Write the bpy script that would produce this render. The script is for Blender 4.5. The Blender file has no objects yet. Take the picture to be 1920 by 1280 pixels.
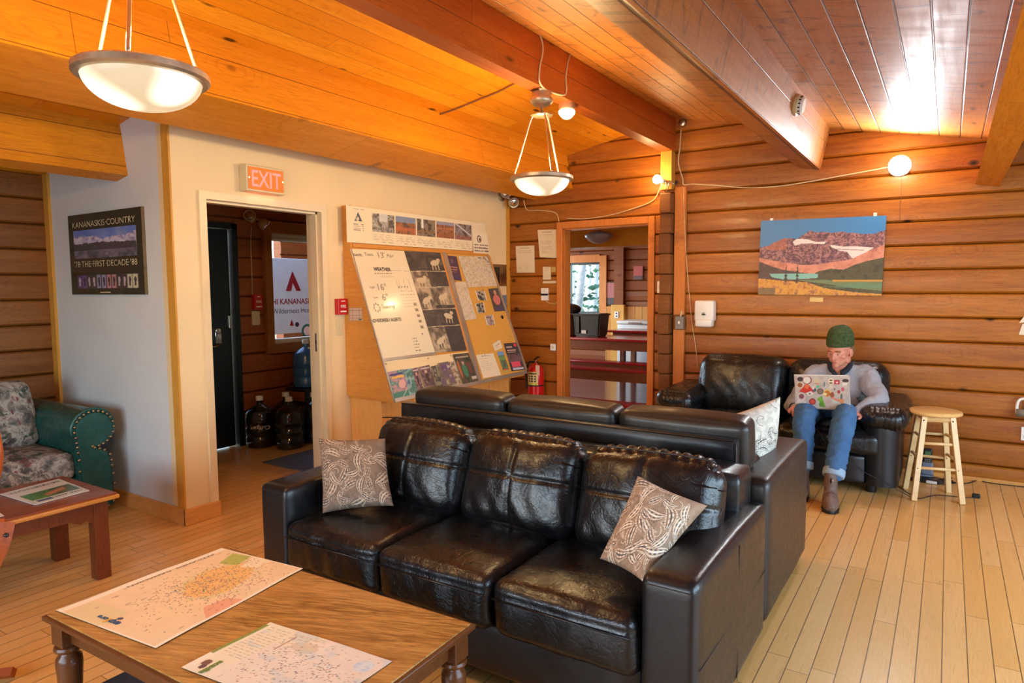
import bpy, bmesh, math, random
import numpy as np
from mathutils import Vector, Matrix, noise as mnoise

# ------------------------------------------------------------------ camera
S = bpy.context.scene
COL = S.collection
FPX = 1258.41            # focal length in pixels of the 1920 x 1280 frame
CAMH = 1.5
def cam_axes(yaw, pitch, roll):
    yaw, pitch, roll = [math.radians(a) for a in (yaw, pitch, roll)]
    F = Vector((math.sin(yaw)*math.cos(pitch), math.cos(yaw)*math.cos(pitch), math.sin(pitch)))
    r = Vector((math.cos(yaw), -math.sin(yaw), 0)); u = r.cross(F)
    c, s = math.cos(roll), math.sin(roll)
    return c*r + s*u, -s*r + c*u, F
CR, CU, CF = cam_axes(-32.9954, -4.5539, -.3917)
cd = bpy.data.cameras.new('camera'); cam = bpy.data.objects.new('camera', cd); COL.objects.link(cam)
cd.sensor_width = 36; cd.lens = FPX/1920*36; cd.clip_start = .05; cd.clip_end = 200
m = Matrix.Identity(4)
for i in range(3):
    m[i][0] = CR[i]; m[i][1] = CU[i]; m[i][2] = -CF[i]
m[0][3] = 0; m[1][3] = 0; m[2][3] = CAMH
cam.matrix_world = m
S.camera = cam
# measuring helpers: where the sight line through a photo pixel meets a real plane of the room
def ray(x, y): return CR*((x-960)/FPX) - CU*((y-640)/FPX) + CF
CP = Vector((0, 0, CAMH))
def at_z(x, y, z=0.): d = ray(x, y); return CP + d*((z-CAMH)/d.z)
def at_y(x, y, Y): d = ray(x, y); return CP + d*(Y/d.y)
def at_x(x, y, X): d = ray(x, y); return CP + d*(X/d.x)
def at_pl(x, y, P, n): d = ray(x, y); return CP + d*((P-CP).dot(n)/d.dot(n))

# ------------------------------------------------------------------ world and light
S.view_settings.view_transform = 'Standard'; S.view_settings.look = 'None'
S.view_settings.gamma = 1; S.view_settings.use_curve_mapping = False
S.view_settings.exposure = 0.12
W = bpy.data.worlds.new('world'); S.world = W; W.use_nodes = True
wn = W.node_tree.nodes; bg = wn['Background']
sky = wn.new('ShaderNodeTexSky'); sky.sky_type = 'NISHITA'; sky.sun_disc = False
sky.sun_elevation = math.radians(38); sky.sun_rotation = math.radians(200)
W.node_tree.links.new(sky.outputs[0], bg.inputs[0]); bg.inputs[1].default_value = .75

def area(name, loc, target, sx, sy, power, col):
    l = bpy.data.lights.new(name, 'AREA'); l.shape = 'RECTANGLE'; l.size = sx; l.size_y = sy
    l.energy = power; l.color = col
    o = bpy.data.objects.new(name, l); COL.objects.link(o)
    o.location = loc; o.rotation_euler = (Vector(target)-Vector(loc)).to_track_quat('-Z', 'Y').to_euler()
    return o
def point(name, loc, power, col, r=.04):
    l = bpy.data.lights.new(name, 'POINT'); l.energy = power; l.color = col; l.shadow_soft_size = r
    o = bpy.data.objects.new(name, l); COL.objects.link(o); o.location = loc
    return o
DAY = (.56, .79, 1.0)
WARM = (1.0, .665, .29)
# daylight standing in the window openings of the two unseen walls
area('daylight_front', (-1.9, -2.38, 1.35), (-1.9, 5, .9), 4.2, 1.5, 74, (.44, .71, 1.0))
area('daylight_right', (2.38, 2.6, 1.25), (-3, 3.2, .9), 4.6, 1.4, 150, DAY)
area('kitchen_fill', (-8.3, 9.4, 1.7), (-4, 8.4, .8), 2.6, 1.3, 230, DAY)  # added fill that brightens the dining room, outside an unseen side opening

# ------------------------------------------------------------------ colour + node helpers
def s2l(c):
    c = np.asarray(c, float)/255.
    return np.where(c <= .04045, c/12.92, ((c+.055)/1.055)**2.4)
def C3(r, g, b): return tuple(float(v) for v in s2l((r, g, b))) + (1.,)

class NT:
    def __init__(s, name):
        s.m = bpy.data.materials.new(name); s.m.use_nodes = True
        s.t = s.m.node_tree; s.b = s.t.nodes['Principled BSDF']
    def n(s, ty, **k):
        x = s.t.nodes.new(ty)
        for a, v in k.items(): setattr(x, a, v)
        return x
    def put(s, inp, v):
        if v is None: return
        if hasattr(v, 'is_linked'): s.t.links.new(v, inp)
        else: inp.default_value = v
    def M(s, op, a, b=None, c=None, clamp=False):
        x = s.n('ShaderNodeMath', operation=op, use_clamp=clamp)
        for i, v in enumerate((a, b, c)): s.put(x.inputs[i], v)
        return x.outputs[0]
    def mix(s, f, a, b, bt='MIX'):
        x = s.n('ShaderNodeMix', data_type='RGBA', blend_type=bt)
        s.put(x.inputs[0], f); s.put(x.inputs[6], a); s.put(x.inputs[7], b)
        return x.outputs[2]
    def xyz(s, a, b, c):
        x = s.n('ShaderNodeCombineXYZ')
        for i, v in enumerate((a, b, c)): s.put(x.inputs[i], v)
        return x.outputs[0]
    def noise(s, vec, scale=5, detail=3, rough=.5, dist=0):
        x = s.n('ShaderNodeTexNoise'); s.put(x.inputs['Vector'], vec)
        x.inputs['Scale'].default_value = scale; x.inputs['Detail'].default_value = detail
        x.inputs['Roughness'].default_value = rough; x.inputs['Distortion'].default_value = dist
        return x.outputs[0]
    def white(s, vec):
        x = s.n('ShaderNodeTexWhiteNoise', noise_dimensions='3D'); s.put(x.inputs['Vector'], vec); return x.outputs[0]
    def vor(s, vec, scale=5, feature='F1', rnd=1):
        x = s.n('ShaderNodeTexVoronoi', feature=feature); s.put(x.inputs['Vector'], vec)
        x.inputs['Scale'].default_value = scale; x.inputs['Randomness'].default_value = rnd
        return x.outputs['Distance']
    def rng(s, v, a, b, c=0., d=1.):
        x = s.n('ShaderNodeMapRange'); s.put(x.inputs[0], v)
        for i, q in enumerate((a, b, c, d)): x.inputs[i+1].default_value = q
        return x.outputs[0]
    def ramp(s, f, stops):
        x = s.n('ShaderNodeValToRGB'); s.put(x.inputs[0], f); e = x.color_ramp.elements
        while len(e) < len(stops): e.new(.5)
        for k, (p, c) in enumerate(stops): e[k].position = p; e[k].color = c
        return x.outputs[0]
    def co(s, which='Object'):
        return s.n('ShaderNodeTexCoord').outputs[which]
    def sep(s, v):
        x = s.n('ShaderNodeSeparateXYZ'); s.put(x.inputs[0], v); return x.outputs
    def bump(s, h, st=.3, dist=.01):
        x = s.n('ShaderNodeBump'); x.inputs['Strength'].default_value = st; x.inputs['Distance'].default_value = dist
        s.put(x.inputs['Height'], h); s.t.links.new(x.outputs[0], s.b.inputs['Normal'])
    def fin(s, col=None, rough=None, metal=None, coat=None, coatr=.1):
        s.put(s.b.inputs['Base Color'], col); s.put(s.b.inputs['Roughness'], rough)
        s.put(s.b.inputs['Metallic'], metal)
        if coat is not None: s.put(s.b.inputs['Coat Weight'], coat); s.b.inputs['Coat Roughness'].default_value = coatr
        return s.m

def pmat(name, col, rough=.5, metal=0., coat=None, var=.12, vs=8., bs=0., bsc=60., emit=0., ecol=None):
    """plain painted / metal / plastic surface with a little procedural unevenness"""
    t = NT(name)
    nz = t.noise(t.co(), vs, 3)
    c2 = tuple(x*(1-var) for x in col[:3])+(1,)
    c3 = tuple(min(1, x*(1+var)) for x in col[:3])+(1,)
    t.fin(t.mix(t.rng(nz, .3, .7), c2, c3), t.rng(nz, .2, .8, max(0, rough-.05), min(1, rough+.05)), metal, coat)
    if bs: t.bump(t.noise(t.co(), bsc, 3), bs, .002)
    if emit:
        t.b.inputs['Emission Color'].default_value = ecol or col
        t.b.inputs['Emission Strength'].default_value = emit
    return t.m

def wood(name, along='Y', across='X', width=.14, c=((180, 95, 30), (205, 120, 45), (140, 62, 18)), seam=.012,
         joint=2.2, rough=.35, coat=.08, knots=1.0, tone=.5, off=0., grain=1.0, seamcol=(60, 25, 8), kscale=1., bumpst=.25, coatr=.12, ripple=0., wear=0., spec=.3, cup=0.):
    """boards laid side by side: each board its own tone, butt joints, grain, knots, dark seams"""
    t = NT(name)
    ax = dict(zip('XYZ', t.sep(t.co())))
    A, B = ax[along], ax[across]
    k3 = [k for k in 'XYZ' if k not in (along, across)][0]; D = ax[k3]
    bw = t.M('DIVIDE', t.M('ADD', B, off), width)
    idx = t.M('FLOOR', bw); fr = t.M('FRACT', bw)
    r1 = t.white(t.xyz(idx, 3.7, 1.3))
    ja = t.M('ADD', t.M('DIVIDE', A, joint), t.M('MULTIPLY', r1, 7.))
    jd = t.M('FLOOR', ja); jf = t.M('FRACT', ja)
    r2 = t.white(t.xyz(idx, jd, 9.1))
    sh = t.M('MULTIPLY', r2, 40.)
    gv = t.xyz(t.M('ADD', t.M('MULTIPLY', A, 1.6), sh), t.M('MULTIPLY', B, 22.), t.M('ADD', t.M('MULTIPLY', D, 22.), sh))
    kv = t.xyz(t.M('ADD', t.M('MULTIPLY', A, 2.1*kscale), sh), t.M('MULTIPLY', fr, .9), t.M('MULTIPLY', r2, 13.))
    kd = t.vor(kv, 1.0)
    gr = t.noise(gv, 1.0, 4, .55, .6)
    ringv = t.M('SINE', t.M('ADD', t.M('MULTIPLY', kd, 60.), t.M('MULTIPLY', gr, 14.)))
    fine = t.noise(t.xyz(t.M('MULTIPLY', A, 9.), t.M('MULTIPLY', B, 190.), t.M('MULTIPLY', D, 190.)), 1., 2)
    ca, cb, cc = [C3(*q) for q in c]
    f = t.M('ADD', t.M('MULTIPLY', t.rng(gr, .3, .7), .55*grain), t.M('MULTIPLY', r2, tone), clamp=True)
    col = t.mix(f, cb, ca)
    col = t.mix(t.M('MULTIPLY', t.M('MULTIPLY', t.rng(ringv, .3, 1.), t.rng(kd, .1, .55, 1., .15)), .26*grain), col, cc)
    col = t.mix(t.M('MULTIPLY', t.rng(fine, .5, .75), .45*grain), col, cc)
    kn = t.M('MULTIPLY', t.rng(kd, .05, .13, 1., 0.), knots, clamp=True)
    col = t.mix(kn, col, C3(*(int(v*.42) for v in c[2])))
    e = seam/2/width
    sm = t.M('MAXIMUM', t.rng(t.M('ABSOLUTE', t.M('SUBTRACT', fr, .5)), .5-e*1.6, .5-e*.6),
             t.M('MULTIPLY', t.rng(t.M('ABSOLUTE', t.M('SUBTRACT', jf, .5)), .5-.0028/joint, .5-.001/joint), .8))
    if seam > 0: col = t.mix(t.M('MULTIPLY', sm, .85), col, C3(*seamcol))
    if wear:
        wn_ = t.rng(t.noise(t.co(), 1.3, 4, .6), .42, .62)
        col = t.mix(t.M('MULTIPLY', wn_, wear), col, C3(214, 190, 150))
    h = t.M('ADD', t.M('MULTIPLY', gr, .35), t.M('MULTIPLY', fine, .12))
    if ripple:
        rp = t.noise(t.xyz(t.M('ADD', t.M('MULTIPLY', A, 7.), sh), t.M('MULTIPLY', B, 1.6), sh), 1., 1, .5)
        h = t.M('ADD', h, t.M('MULTIPLY', rp, ripple))
        rd = t.M('MULTIPLY', t.rng(t.M('ABSOLUTE', t.M('SUBTRACT', rp, .5)), .0, .020, 1., 0.), .5)
        col = t.mix(rd, col, C3(*(int(v*.4) for v in c[2])))
    if seam > 0: h = t.M('SUBTRACT', h, t.M('MULTIPLY', sm, .9))
    if cup: h = t.M('ADD', h, t.M('MULTIPLY', t.M('POWER', t.M('SUBTRACT', fr, .5), 2.), cup))
    t.bump(h, bumpst, .004)
    t.b.inputs['Specular IOR Level'].default_value = spec
    return t.fin(col, t.rng(gr, .3, .7, rough-.06, rough+.08), 0., coat, coatr)

def leather(name, col=(22, 21, 22), rough=.33, wr=1., col2=None):
    t = NT(name); o = t.co()
    g = t.vor(o, 420., 'F1'); w1 = t.noise(o, 9., 4, .6, 1.2); w2 = t.noise(o, 28., 3, .6, .8)
    def crease(n, p): return t.M('POWER', t.M('SUBTRACT', 1., t.M('ABSOLUTE', t.M('SUBTRACT', t.M('MULTIPLY', n, 2.), 1.))), p)
    k1 = crease(t.noise(o, 7., 2, .5, 2.2), 14.); k2 = crease(t.noise(o, 22., 2, .5, 1.6), 9.)
    h = t.M('SUBTRACT', t.M('MULTIPLY', w1, .5*wr), t.M('ADD', t.M('MULTIPLY', k1, .16*wr), t.M('MULTIPLY', k2, .12*wr)))
    h = t.M('ADD', h, t.M('MULTIPLY', g, .05))
    t.bump(h, .38, .010)
    c2 = col2 or tuple(int(v*1.4+3) for v in col)
    cc = t.mix(t.rng(w1, .35, .75), C3(*col), C3(*c2))
    return t.fin(cc, t.rng(w2, .3, .7, rough-.05, rough+.08), 0., .12, .2)

def vcmat(name, rough=.6, coat=None, gain=1.):
    t = NT(name); a = t.n('ShaderNodeVertexColor', layer_name='Col')
    nz = t.noise(t.co(), 300., 1)
    c = t.mix(.06, a.outputs[0], nz)
    return t.fin(c, rough, 0., coat)

# ------------------------------------------------------------------ geometry helpers
def wmat(o):
    M = Matrix.Identity(4)
    while o is not None:
        M = (Matrix.Translation(o.location) @ o.rotation_euler.to_matrix().to_4x4()) @ M
        o = o.parent
    return M

class MB:
    def __init__(s): s.bm = bmesh.new(); s.M = Matrix.Identity(4)
    def v(s, p): return s.bm.verts.new(s.M @ Vector(p))
    def mesh(s, vs, fs):
        q = [s.v(p) for p in vs]
        for f in fs:
            try: s.bm.faces.new([q[i] for i in f])
            except ValueError: pass
        return s
    def box(s, x0, x1, y0, y1, z0, z1):
        return s.mesh([(x, y, z) for x in (x0, x1) for y in (y0, y1) for z in (z0, z1)],
                      [(0, 1, 3, 2), (4, 6, 7, 5), (0, 4, 5, 1), (2, 3, 7, 6), (0, 2, 6, 4), (1, 5, 7, 3)])
    def rbox(s, x0, x1, y0, y1, z0, z1, r=.004, seg=2):
        b = bmesh.new(); t = MB(); t.bm = b; t.box(x0, x1, y0, y1, z0, z1)
        bmesh.ops.recalc_face_normals(b, faces=b.faces)
        bmesh.ops.bevel(b, geom=b.edges[:], offset=r, segments=seg, affect='EDGES', profile=.5)
        return s.add(b)
    def add(s, b):
        b.verts.ensure_lookup_table(); mp = {}
        for v in b.verts: mp[v] = s.bm.verts.new(s.M @ v.co)
        for f in b.faces:
            try: s.bm.faces.new([mp[v] for v in f.verts])
            except ValueError: pass
        b.free(); return s
    def prism(s, poly, axis, a, b):
        """poly: 2D points in the two other axes (cyclic order XY, YZ -> axis X, XZ -> axis Y)"""
        n = len(poly)
        def P(p, t):
            return {'X': (t, p[0], p[1]), 'Y': (p[0], t, p[1]), 'Z': (p[0], p[1], t)}[axis]
        vs = [P(p, a) for p in poly] + [P(p, b) for p in poly]
        fs = [tuple(range(n-1, -1, -1)), tuple(range(n, 2*n))] + [(i, (i+1) % n, n+(i+1) % n, n+i) for i in range(n)]
        return s.mesh(vs, fs)
    def frame(s, d):
        d = Vector(d).normalized(); u = d.cross(Vector((0, 0, 1)))
        if u.length < 1e-3: u = d.cross(Vector((0, 1, 0)))
        u.normalize(); return u, d.cross(u).normalized()
    def tube(s, pts, r, n=8, cap=True):
        pts = [Vector(p) for p in pts]; R = r if hasattr(r, '__len__') else [r]*len(pts)
        rings = []; u = None
        for i, p in enumerate(pts):
            d = (pts[min(i+1, len(pts)-1)] - pts[max(i-1, 0)])
            if d.length < 1e-9: d = Vector((0, 0, 1))
            d.normalize()
            if u is None: u, w = s.frame(d)
            else:
                u = (u - d*u.dot(d));
                if u.length < 1e-4: u, w = s.frame(d)
                u.normalize(); w = d.cross(u)
            rings.append([s.v(p + (u*math.cos(2*math.pi*k/n) + w*math.sin(2*math.pi*k/n))*R[i]) for k in range(n)])
        for a, b in zip(rings, rings[1:]):
            for k in range(n): s.bm.faces.new((a[k], a[(k+1) % n], b[(k+1) % n], b[k]))
        if cap:
            s.bm.faces.new(rings[0][::-1]); s.bm.faces.new(rings[-1])
        return s
    def lathe(s, prof, c=(0, 0, 0), n=32, cap=True, axis='Z'):
        rings = []
        for r, z in prof:
            rg = []
            for k in range(n):
                a = 2*math.pi*k/n; x, y = r*math.cos(a), r*math.sin(a)
                p = {'Z': (x, y, z), 'Y': (x, z, y), 'X': (z, x, y)}[axis]
                rg.append(s.v((c[0]+p[0], c[1]+p[1], c[2]+p[2])))
            rings.append(rg)
        for a, b in zip(rings, rings[1:]):
            for k in range(n): s.bm.faces.new((a[k], a[(k+1) % n], b[(k+1) % n], b[k]))
        if cap:
            s.bm.faces.new(rings[0][::-1]); s.bm.faces.new(rings[-1])
        return s
    def ell(s, c, r, n=16, M=None):
        b = bmesh.new(); bmesh.ops.create_uvsphere(b, u_segments=n, v_segments=max(6, n//2+2), radius=1)
        T = Matrix.Translation(c) @ (M or Matrix.Identity(4)) @ Matrix.Diagonal((r[0], r[1], r[2], 1))
        for v in b.verts: v.co = T @ v.co
        return s.add(b)
    def quad(s, a, b, c, d, th=.001):
        """flat sheet with thickness; corners in order, front face is the side the normal (b-a)x(d-a) points to"""
        a, b, c, d = [Vector(p) for p in (a, b, c, d)]; n = (b-a).cross(d-a).normalized()*th
        vs = [a, b, c, d, a+n, b+n, c+n, d+n]
        return s.mesh(vs, [(3, 2, 1, 0), (4, 5, 6, 7), (0, 1, 5, 4), (1, 2, 6, 5), (2, 3, 7, 6), (3, 0, 4, 7)])
    def grid(s, nu, nv, fn):
        vs = [[s.v(fn(i/nu, j/nv)) for i in range(nu+1)] for j in range(nv+1)]
        for j in range(nv):
            for i in range(nu): s.bm.faces.new((vs[j][i], vs[j][i+1], vs[j+1][i+1], vs[j+1][i]))
        return s
    def cush(s, w, d, h, r=.05, bul=(.0, .0, .03), n=22, M=None, wr=.0, ws=7., seed=0., crease=None, flat=True):
        """padded cushion centred on the origin: rounded box, bulging faces, soft wrinkles, sewn creases"""
        b = bmesh.new(); bmesh.ops.create_cube(b, size=2)
        bmesh.ops.subdivide_edges(b, edges=b.edges[:], cuts=n-1, use_grid_fill=True)
        H = Vector((w/2, d/2, h/2))
        for v in b.verts:
            u = v.co.copy()
            p = Vector((u.x*H.x, u.y*H.y, u.z*H.z))
            q = Vector([max(-(H[i]-r), min(H[i]-r, p[i])) for i in range(3)])
            dd = p - q
            if dd.length > 1e-6 and sum(abs(x) > 1e-6 for x in dd) > 1: p = q + dd.normalized()*r
            f = [(1-u[i]**4) for i in range(3)]
            g = [max(0., 1-u[i]**2) for i in range(3)]
            p.x += math.copysign(bul[0], u.x)*(abs(u.x)**3)*g[1]*g[2]
            p.y += math.copysign(bul[1], u.y)*(abs(u.y)**3)*g[0]*g[2]
            p.z += math.copysign(bul[2], u.z)*(abs(u.z)**3)*g[0]*g[1]
            if wr:
                nn = p.normalized()
                e = 1.0 + 1.6*max(abs(u.x), abs(u.y))**6
                k = mnoise.fractal(Vector((p.x*ws+seed, p.y*ws*.7-seed, p.z*ws*.4)), 1., 2., 2) + .5*math.sin(3.*mnoise.noise(Vector((p.x*ws*.8+seed, p.y*ws*.8, p.z*3))) + p.x*ws*1.5)*mnoise.noise(Vector((seed, p.x*5, p.y*5+p.z*4)))
                p += nn*k*wr*e
            if crease: p = crease(u, p)
            v.co = (M @ p) if M else p
        return s.add(b)
    def build(s, name, mat, parent=None, smooth=False, world=True, bevel=0., kind=None, label=None, cat=None, group=None, subd=0, auto=None):
        bmesh.ops.recalc_face_normals(s.bm, faces=s.bm.faces)
        me = bpy.data.meshes.new(name); s.bm.to_mesh(me); s.bm.free()
        return link(name, me, mat, parent, smooth, world, bevel, kind, label, cat, group, subd, auto)

def link(name, me, mat, parent=None, smooth=False, world=True, bevel=0., kind=None, label=None, cat=None, group=None, subd=0, auto=None):
    for mm in (mat if isinstance(mat, (list, tuple)) else [mat]): me.materials.append(mm)
    o = bpy.data.objects.new(name, me); COL.objects.link(o)
    if parent is not None:
        if world: me.transform(wmat(parent).inverted())
        o.parent = parent
    if smooth: me.polygons.foreach_set('use_smooth', [True]*len(me.polygons))
    if bevel:
        b = o.modifiers.new('bevel', 'BEVEL'); b.width = bevel; b.segments = 2; b.limit_method = 'ANGLE'; b.angle_limit = .6
    if auto:
        me.polygons.foreach_set('use_smooth', [True]*len(me.polygons))
        try: me.set_sharp_from_angle(angle=auto)
        except Exception: pass
    tag(o, label, cat, group, kind)
    return o
def tag(o, label=None, cat=None, group=None, kind=None):
    if label: o['label'] = label
    if cat: o['category'] = cat
    if group: o['group'] = group
    if kind: o['kind'] = kind
    return o
def thing(name, label, cat, loc=(0, 0, 0), rz=0., group=None):
    o = bpy.data.objects.new(name, None); COL.objects.link(o); o.location = loc; o.rotation_euler = (0, 0, rz)
    o.empty_display_size = .05
    return tag(o, label, cat, group)
def dup(root, loc, rz=None, label=None, group=None):
    r = root.copy(); COL.objects.link(r); r.location = loc
    if rz is not None: r.rotation_euler = (0, 0, rz)
    if label: r['label'] = label
    if group: r['group'] = group
    for ch in list(root.children):
        c = ch.copy(); COL.objects.link(c); c.parent = r
        for g in list(ch.children):
            d = g.copy(); COL.objects.link(d); d.parent = c
    return r
def struct(name, mb, mat, **k): return mb.build(name, mat, kind='structure', **k)

def spline(pts, n=8):
    """smooth polyline through points (Catmull-Rom)"""
    P = [Vector(p) for p in pts]; P = [P[0]*2-P[1]] + P + [P[-1]*2-P[-2]]; out = []
    for i in range(1, len(P)-2):
        for k in range(n):
            t = k/n; a, b, c, d = P[i-1:i+3]
            out.append(.5*((2*b) + (c-a)*t + (2*a-5*b+4*c-d)*t*t + (3*b-a-3*c+d)*t**3))
    out.append(P[-2]); return out

def rumple(o, fn):
    me = o.data; n = len(me.vertices)
    co = np.empty(n*3); no = np.empty(n*3); me.vertices.foreach_get('co', co); me.vertices.foreach_get('normal', no)
    co = co.reshape(-1, 3); no = no.reshape(-1, 3)
    co += no*np.array([fn(Vector(c)) for c in co])[:, None]
    me.vertices.foreach_set('co', co.ravel()); me.update()
def remeshed(name, mb, vox, mat, parent, smooth_it=3, label=None):
    """fuse overlapping closed shapes into one continuous skin"""
    bmesh.ops.recalc_face_normals(mb.bm, faces=mb.bm.faces)
    me = bpy.data.meshes.new(name); mb.bm.to_mesh(me); mb.bm.free()
    o = bpy.data.objects.new(name, me); COL.objects.link(o)
    r = o.modifiers.new('r', 'REMESH'); r.mode = 'VOXEL'; r.voxel_size = vox; r.use_smooth_shade = True
    s = o.modifiers.new('s', 'SMOOTH'); s.iterations = smooth_it; s.factor = .5
    bpy.context.view_layer.update()
    dg = bpy.context.evaluated_depsgraph_get()
    nm = bpy.data.meshes.new_from_object(o.evaluated_get(dg))
    bpy.data.objects.remove(o)
    nm.name = name
    return link(name, nm, mat, parent, smooth=True, label=label)

def text(string, name, mat, parent, P, right, up, h, width=None, align='CENTER', th=.0006, bold=0., shear=0., **k):
    """lettering: P = anchor (centre of the baseline row), h = cap height, width = total width to fit"""
    cu = bpy.data.curves.new(name, 'FONT'); cu.body = string; cu.size = 1.; cu.align_x = 'CENTER'; cu.offset = bold; cu.shear = shear
    cu.resolution_u = 3
    o = bpy.data.objects.new(name, cu);
    me = bpy.data.meshes.new_from_object(o)
    bpy.data.objects.remove(o)
    co = np.empty(len(me.vertices)*3, 'f'); me.vertices.foreach_get('co', co); co = co.reshape(-1, 3)
    x0, x1 = co[:, 0].min(), co[:, 0].max(); sy = h/.70; sx = (width/(x1-x0)) if width else sy
    co[:, 0] -= (x0+x1)/2 if align == 'CENTER' else x0
    right = Vector(right).normalized(); up = Vector(up).normalized(); n = right.cross(up); P = Vector(P)
    q = [P + right*float(a*sx) + up*float(b*sy) + n*th for a, b, _ in co]
    me.vertices.foreach_set('co', np.array([c for v in q for c in v], 'f')); me.update()
    return link(name, me, mat, parent, **k)

# ------------------------------------------------------------------ little painter for printed matter
def fbm(x, y, sc, seed=0, oct=4):
    rs = np.random.RandomState(seed); out = np.zeros_like(x, float); amp = 1.; tot = 0
    for o in range(oct):
        g = rs.rand(64, 64); xs = (x*sc) % 64; ys = (y*sc) % 64
        xi = np.floor(xs).astype(int); yi = np.floor(ys).astype(int); fx = xs-xi; fy = ys-yi
        fx = fx*fx*(3-2*fx); fy = fy*fy*(3-2*fy); x2 = (xi+1) % 64; y2 = (yi+1) % 64; xi %= 64; yi %= 64
        out += amp*((g[yi, xi]*(1-fx)+g[yi, x2]*fx)*(1-fy)+(g[y2, xi]*(1-fx)+g[y2, x2]*fx)*fy)
        tot += amp; amp *= .5; sc *= 2.03
    return out/tot
class Can:
    """pixel canvas over u (0..1 left to right) and v (0..1 bottom to top); a = width / height"""
    def __init__(s, nx, ny, bgc, a=1.):
        s.nx, s.ny = nx, ny; s.u, s.v = np.meshgrid(np.linspace(0, 1, nx), np.linspace(0, 1, ny)); s.a = a
        s.c = np.zeros((ny, nx, 3)) + np.array(bgc, float)
    def put(s, m, col):
        m = np.clip(np.asarray(m, float), 0, 1)[..., None]; s.c = s.c*(1-m) + np.asarray(col, float)*m; return s
    def rect(s, u0, u1, v0, v1, col): return s.put((s.u >= u0) & (s.u <= u1) & (s.v >= v0) & (s.v <= v1), col)
    def ell(s, u, v, ru, rv, col, rot=0.):
        c, n = math.cos(rot), math.sin(rot); x = (s.u-u)*s.a; y = s.v-v
        X = x*c+y*n; Y = -x*n+y*c
        return s.put((X/(ru*s.a))**2 + (Y/rv)**2 <= 1, col)
    def line(s, pts, w, col):
        m = np.zeros(s.u.shape, bool)
        for (a, b), (c, d) in zip(pts, pts[1:]):
            ax, ay, bx, by = a*s.a, b, c*s.a, d; x = s.u*s.a; y = s.v
            L = (bx-ax)**2+(by-ay)**2+1e-12; t = np.clip(((x-ax)*(bx-ax)+(y-ay)*(by-ay))/L, 0, 1)
            m |= ((x-ax-t*(bx-ax))**2 + (y-ay-t*(by-ay))**2) < (w/2)**2
        return s.put(m, col)
    def poly(s, pts, col):
        m = np.zeros(s.u.shape, bool); n = len(pts)
        for i in range(n):
            (x0, y0), (x1, y1) = pts[i], pts[(i+1) % n]
            if abs(y1-y0) < 1e-9: continue
            c = ((s.v < y0) != (s.v < y1)) & (s.u < (x1-x0)*(s.v-y0)/(y1-y0)+x0); m ^= c
        return s.put(m, col)
    def mottle(s, m, cols, sc, seed=0):
        f = fbm(s.u*s.a, s.v, sc, seed); f = (f-f.min())/(f.max()-f.min()+1e-9); k = len(cols)-1
        i = np.clip((f*k).astype(int), 0, k-1); t = (f*k-i)[..., None]; cs = np.array(cols, float)
        mm = np.clip(np.asarray(m, float), 0, 1)[..., None]
        s.c = s.c*(1-mm) + (cs[i]*(1-t)+cs[i+1]*t)*mm; return s
    def words(s, u0, u1, v, h, col, seed=0, dens=.75):
        """a row of tiny print too small to read"""
        rs = np.random.RandomState(seed); u = u0
        while u < u1:
            L = rs.uniform(.012, .05); s.rect(u, min(u+L, u1), v-h/2, v+h/2*rs.uniform(.6, 1), col); u += L + .012/dens
        return s
def set_cols(me, cols):
    a = me.color_attributes.new('Col', 'FLOAT_COLOR', 'POINT')
    d = np.ones((len(me.vertices), 4), 'f'); d[:, :3] = s2l(cols); a.data.foreach_set('color', d.ravel())
def sheet(name, can, P, mat, parent=None, th=.0015, **k):
    """printed sheet: P(u, v) -> point; a thin solid with the canvas on its front"""
    nx, ny = can.nx, can.ny
    us, vs_ = np.linspace(0, 1, nx), np.linspace(0, 1, ny)
    p00, p10, p01 = Vector(P(0, 0)), Vector(P(1, 0)), Vector(P(0, 1)); n = (p10-p00).cross(p01-p00).normalized()
    top = [Vector(P(u, v)) for v in vs_ for u in us]
    nn = len(top); vs = [tuple(p + n*th) for p in top] + [tuple(p) for p in top]
    fs = []
    for j in range(ny-1):
        for i in range(nx-1):
            q = (j*nx+i, j*nx+i+1, (j+1)*nx+i+1, (j+1)*nx+i); fs.append(q); fs.append(tuple(nn+k for k in q[::-1]))
    edge = [i for i in range(nx)] + [j*nx+nx-1 for j in range(1, ny)] + [(ny-1)*nx+i for i in range(nx-2, -1, -1)] + [j*nx for j in range(ny-2, 0, -1)]
    L = len(edge); fs += [(edge[(q+1) % L], edge[q], nn+edge[q], nn+edge[(q+1) % L]) for q in range(L)]
    me = bpy.data.meshes.new(name); me.from_pydata(vs, [], fs); me.update()
    cols = can.c.reshape(-1, 3); set_cols(me, np.vstack([cols, cols*0+np.array([205, 200, 190])]))
    return link(name, me, mat, parent, **k)
def quadP(a, b, c, d):
    """corners: bottom-left, bottom-right, top-right, top-left"""
    a, b, c, d = [Vector(p) for p in (a, b, c, d)]
    return lambda u, v: (a*(1-u)+b*u)*(1-v) + (d*(1-u)+c*u)*v

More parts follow.
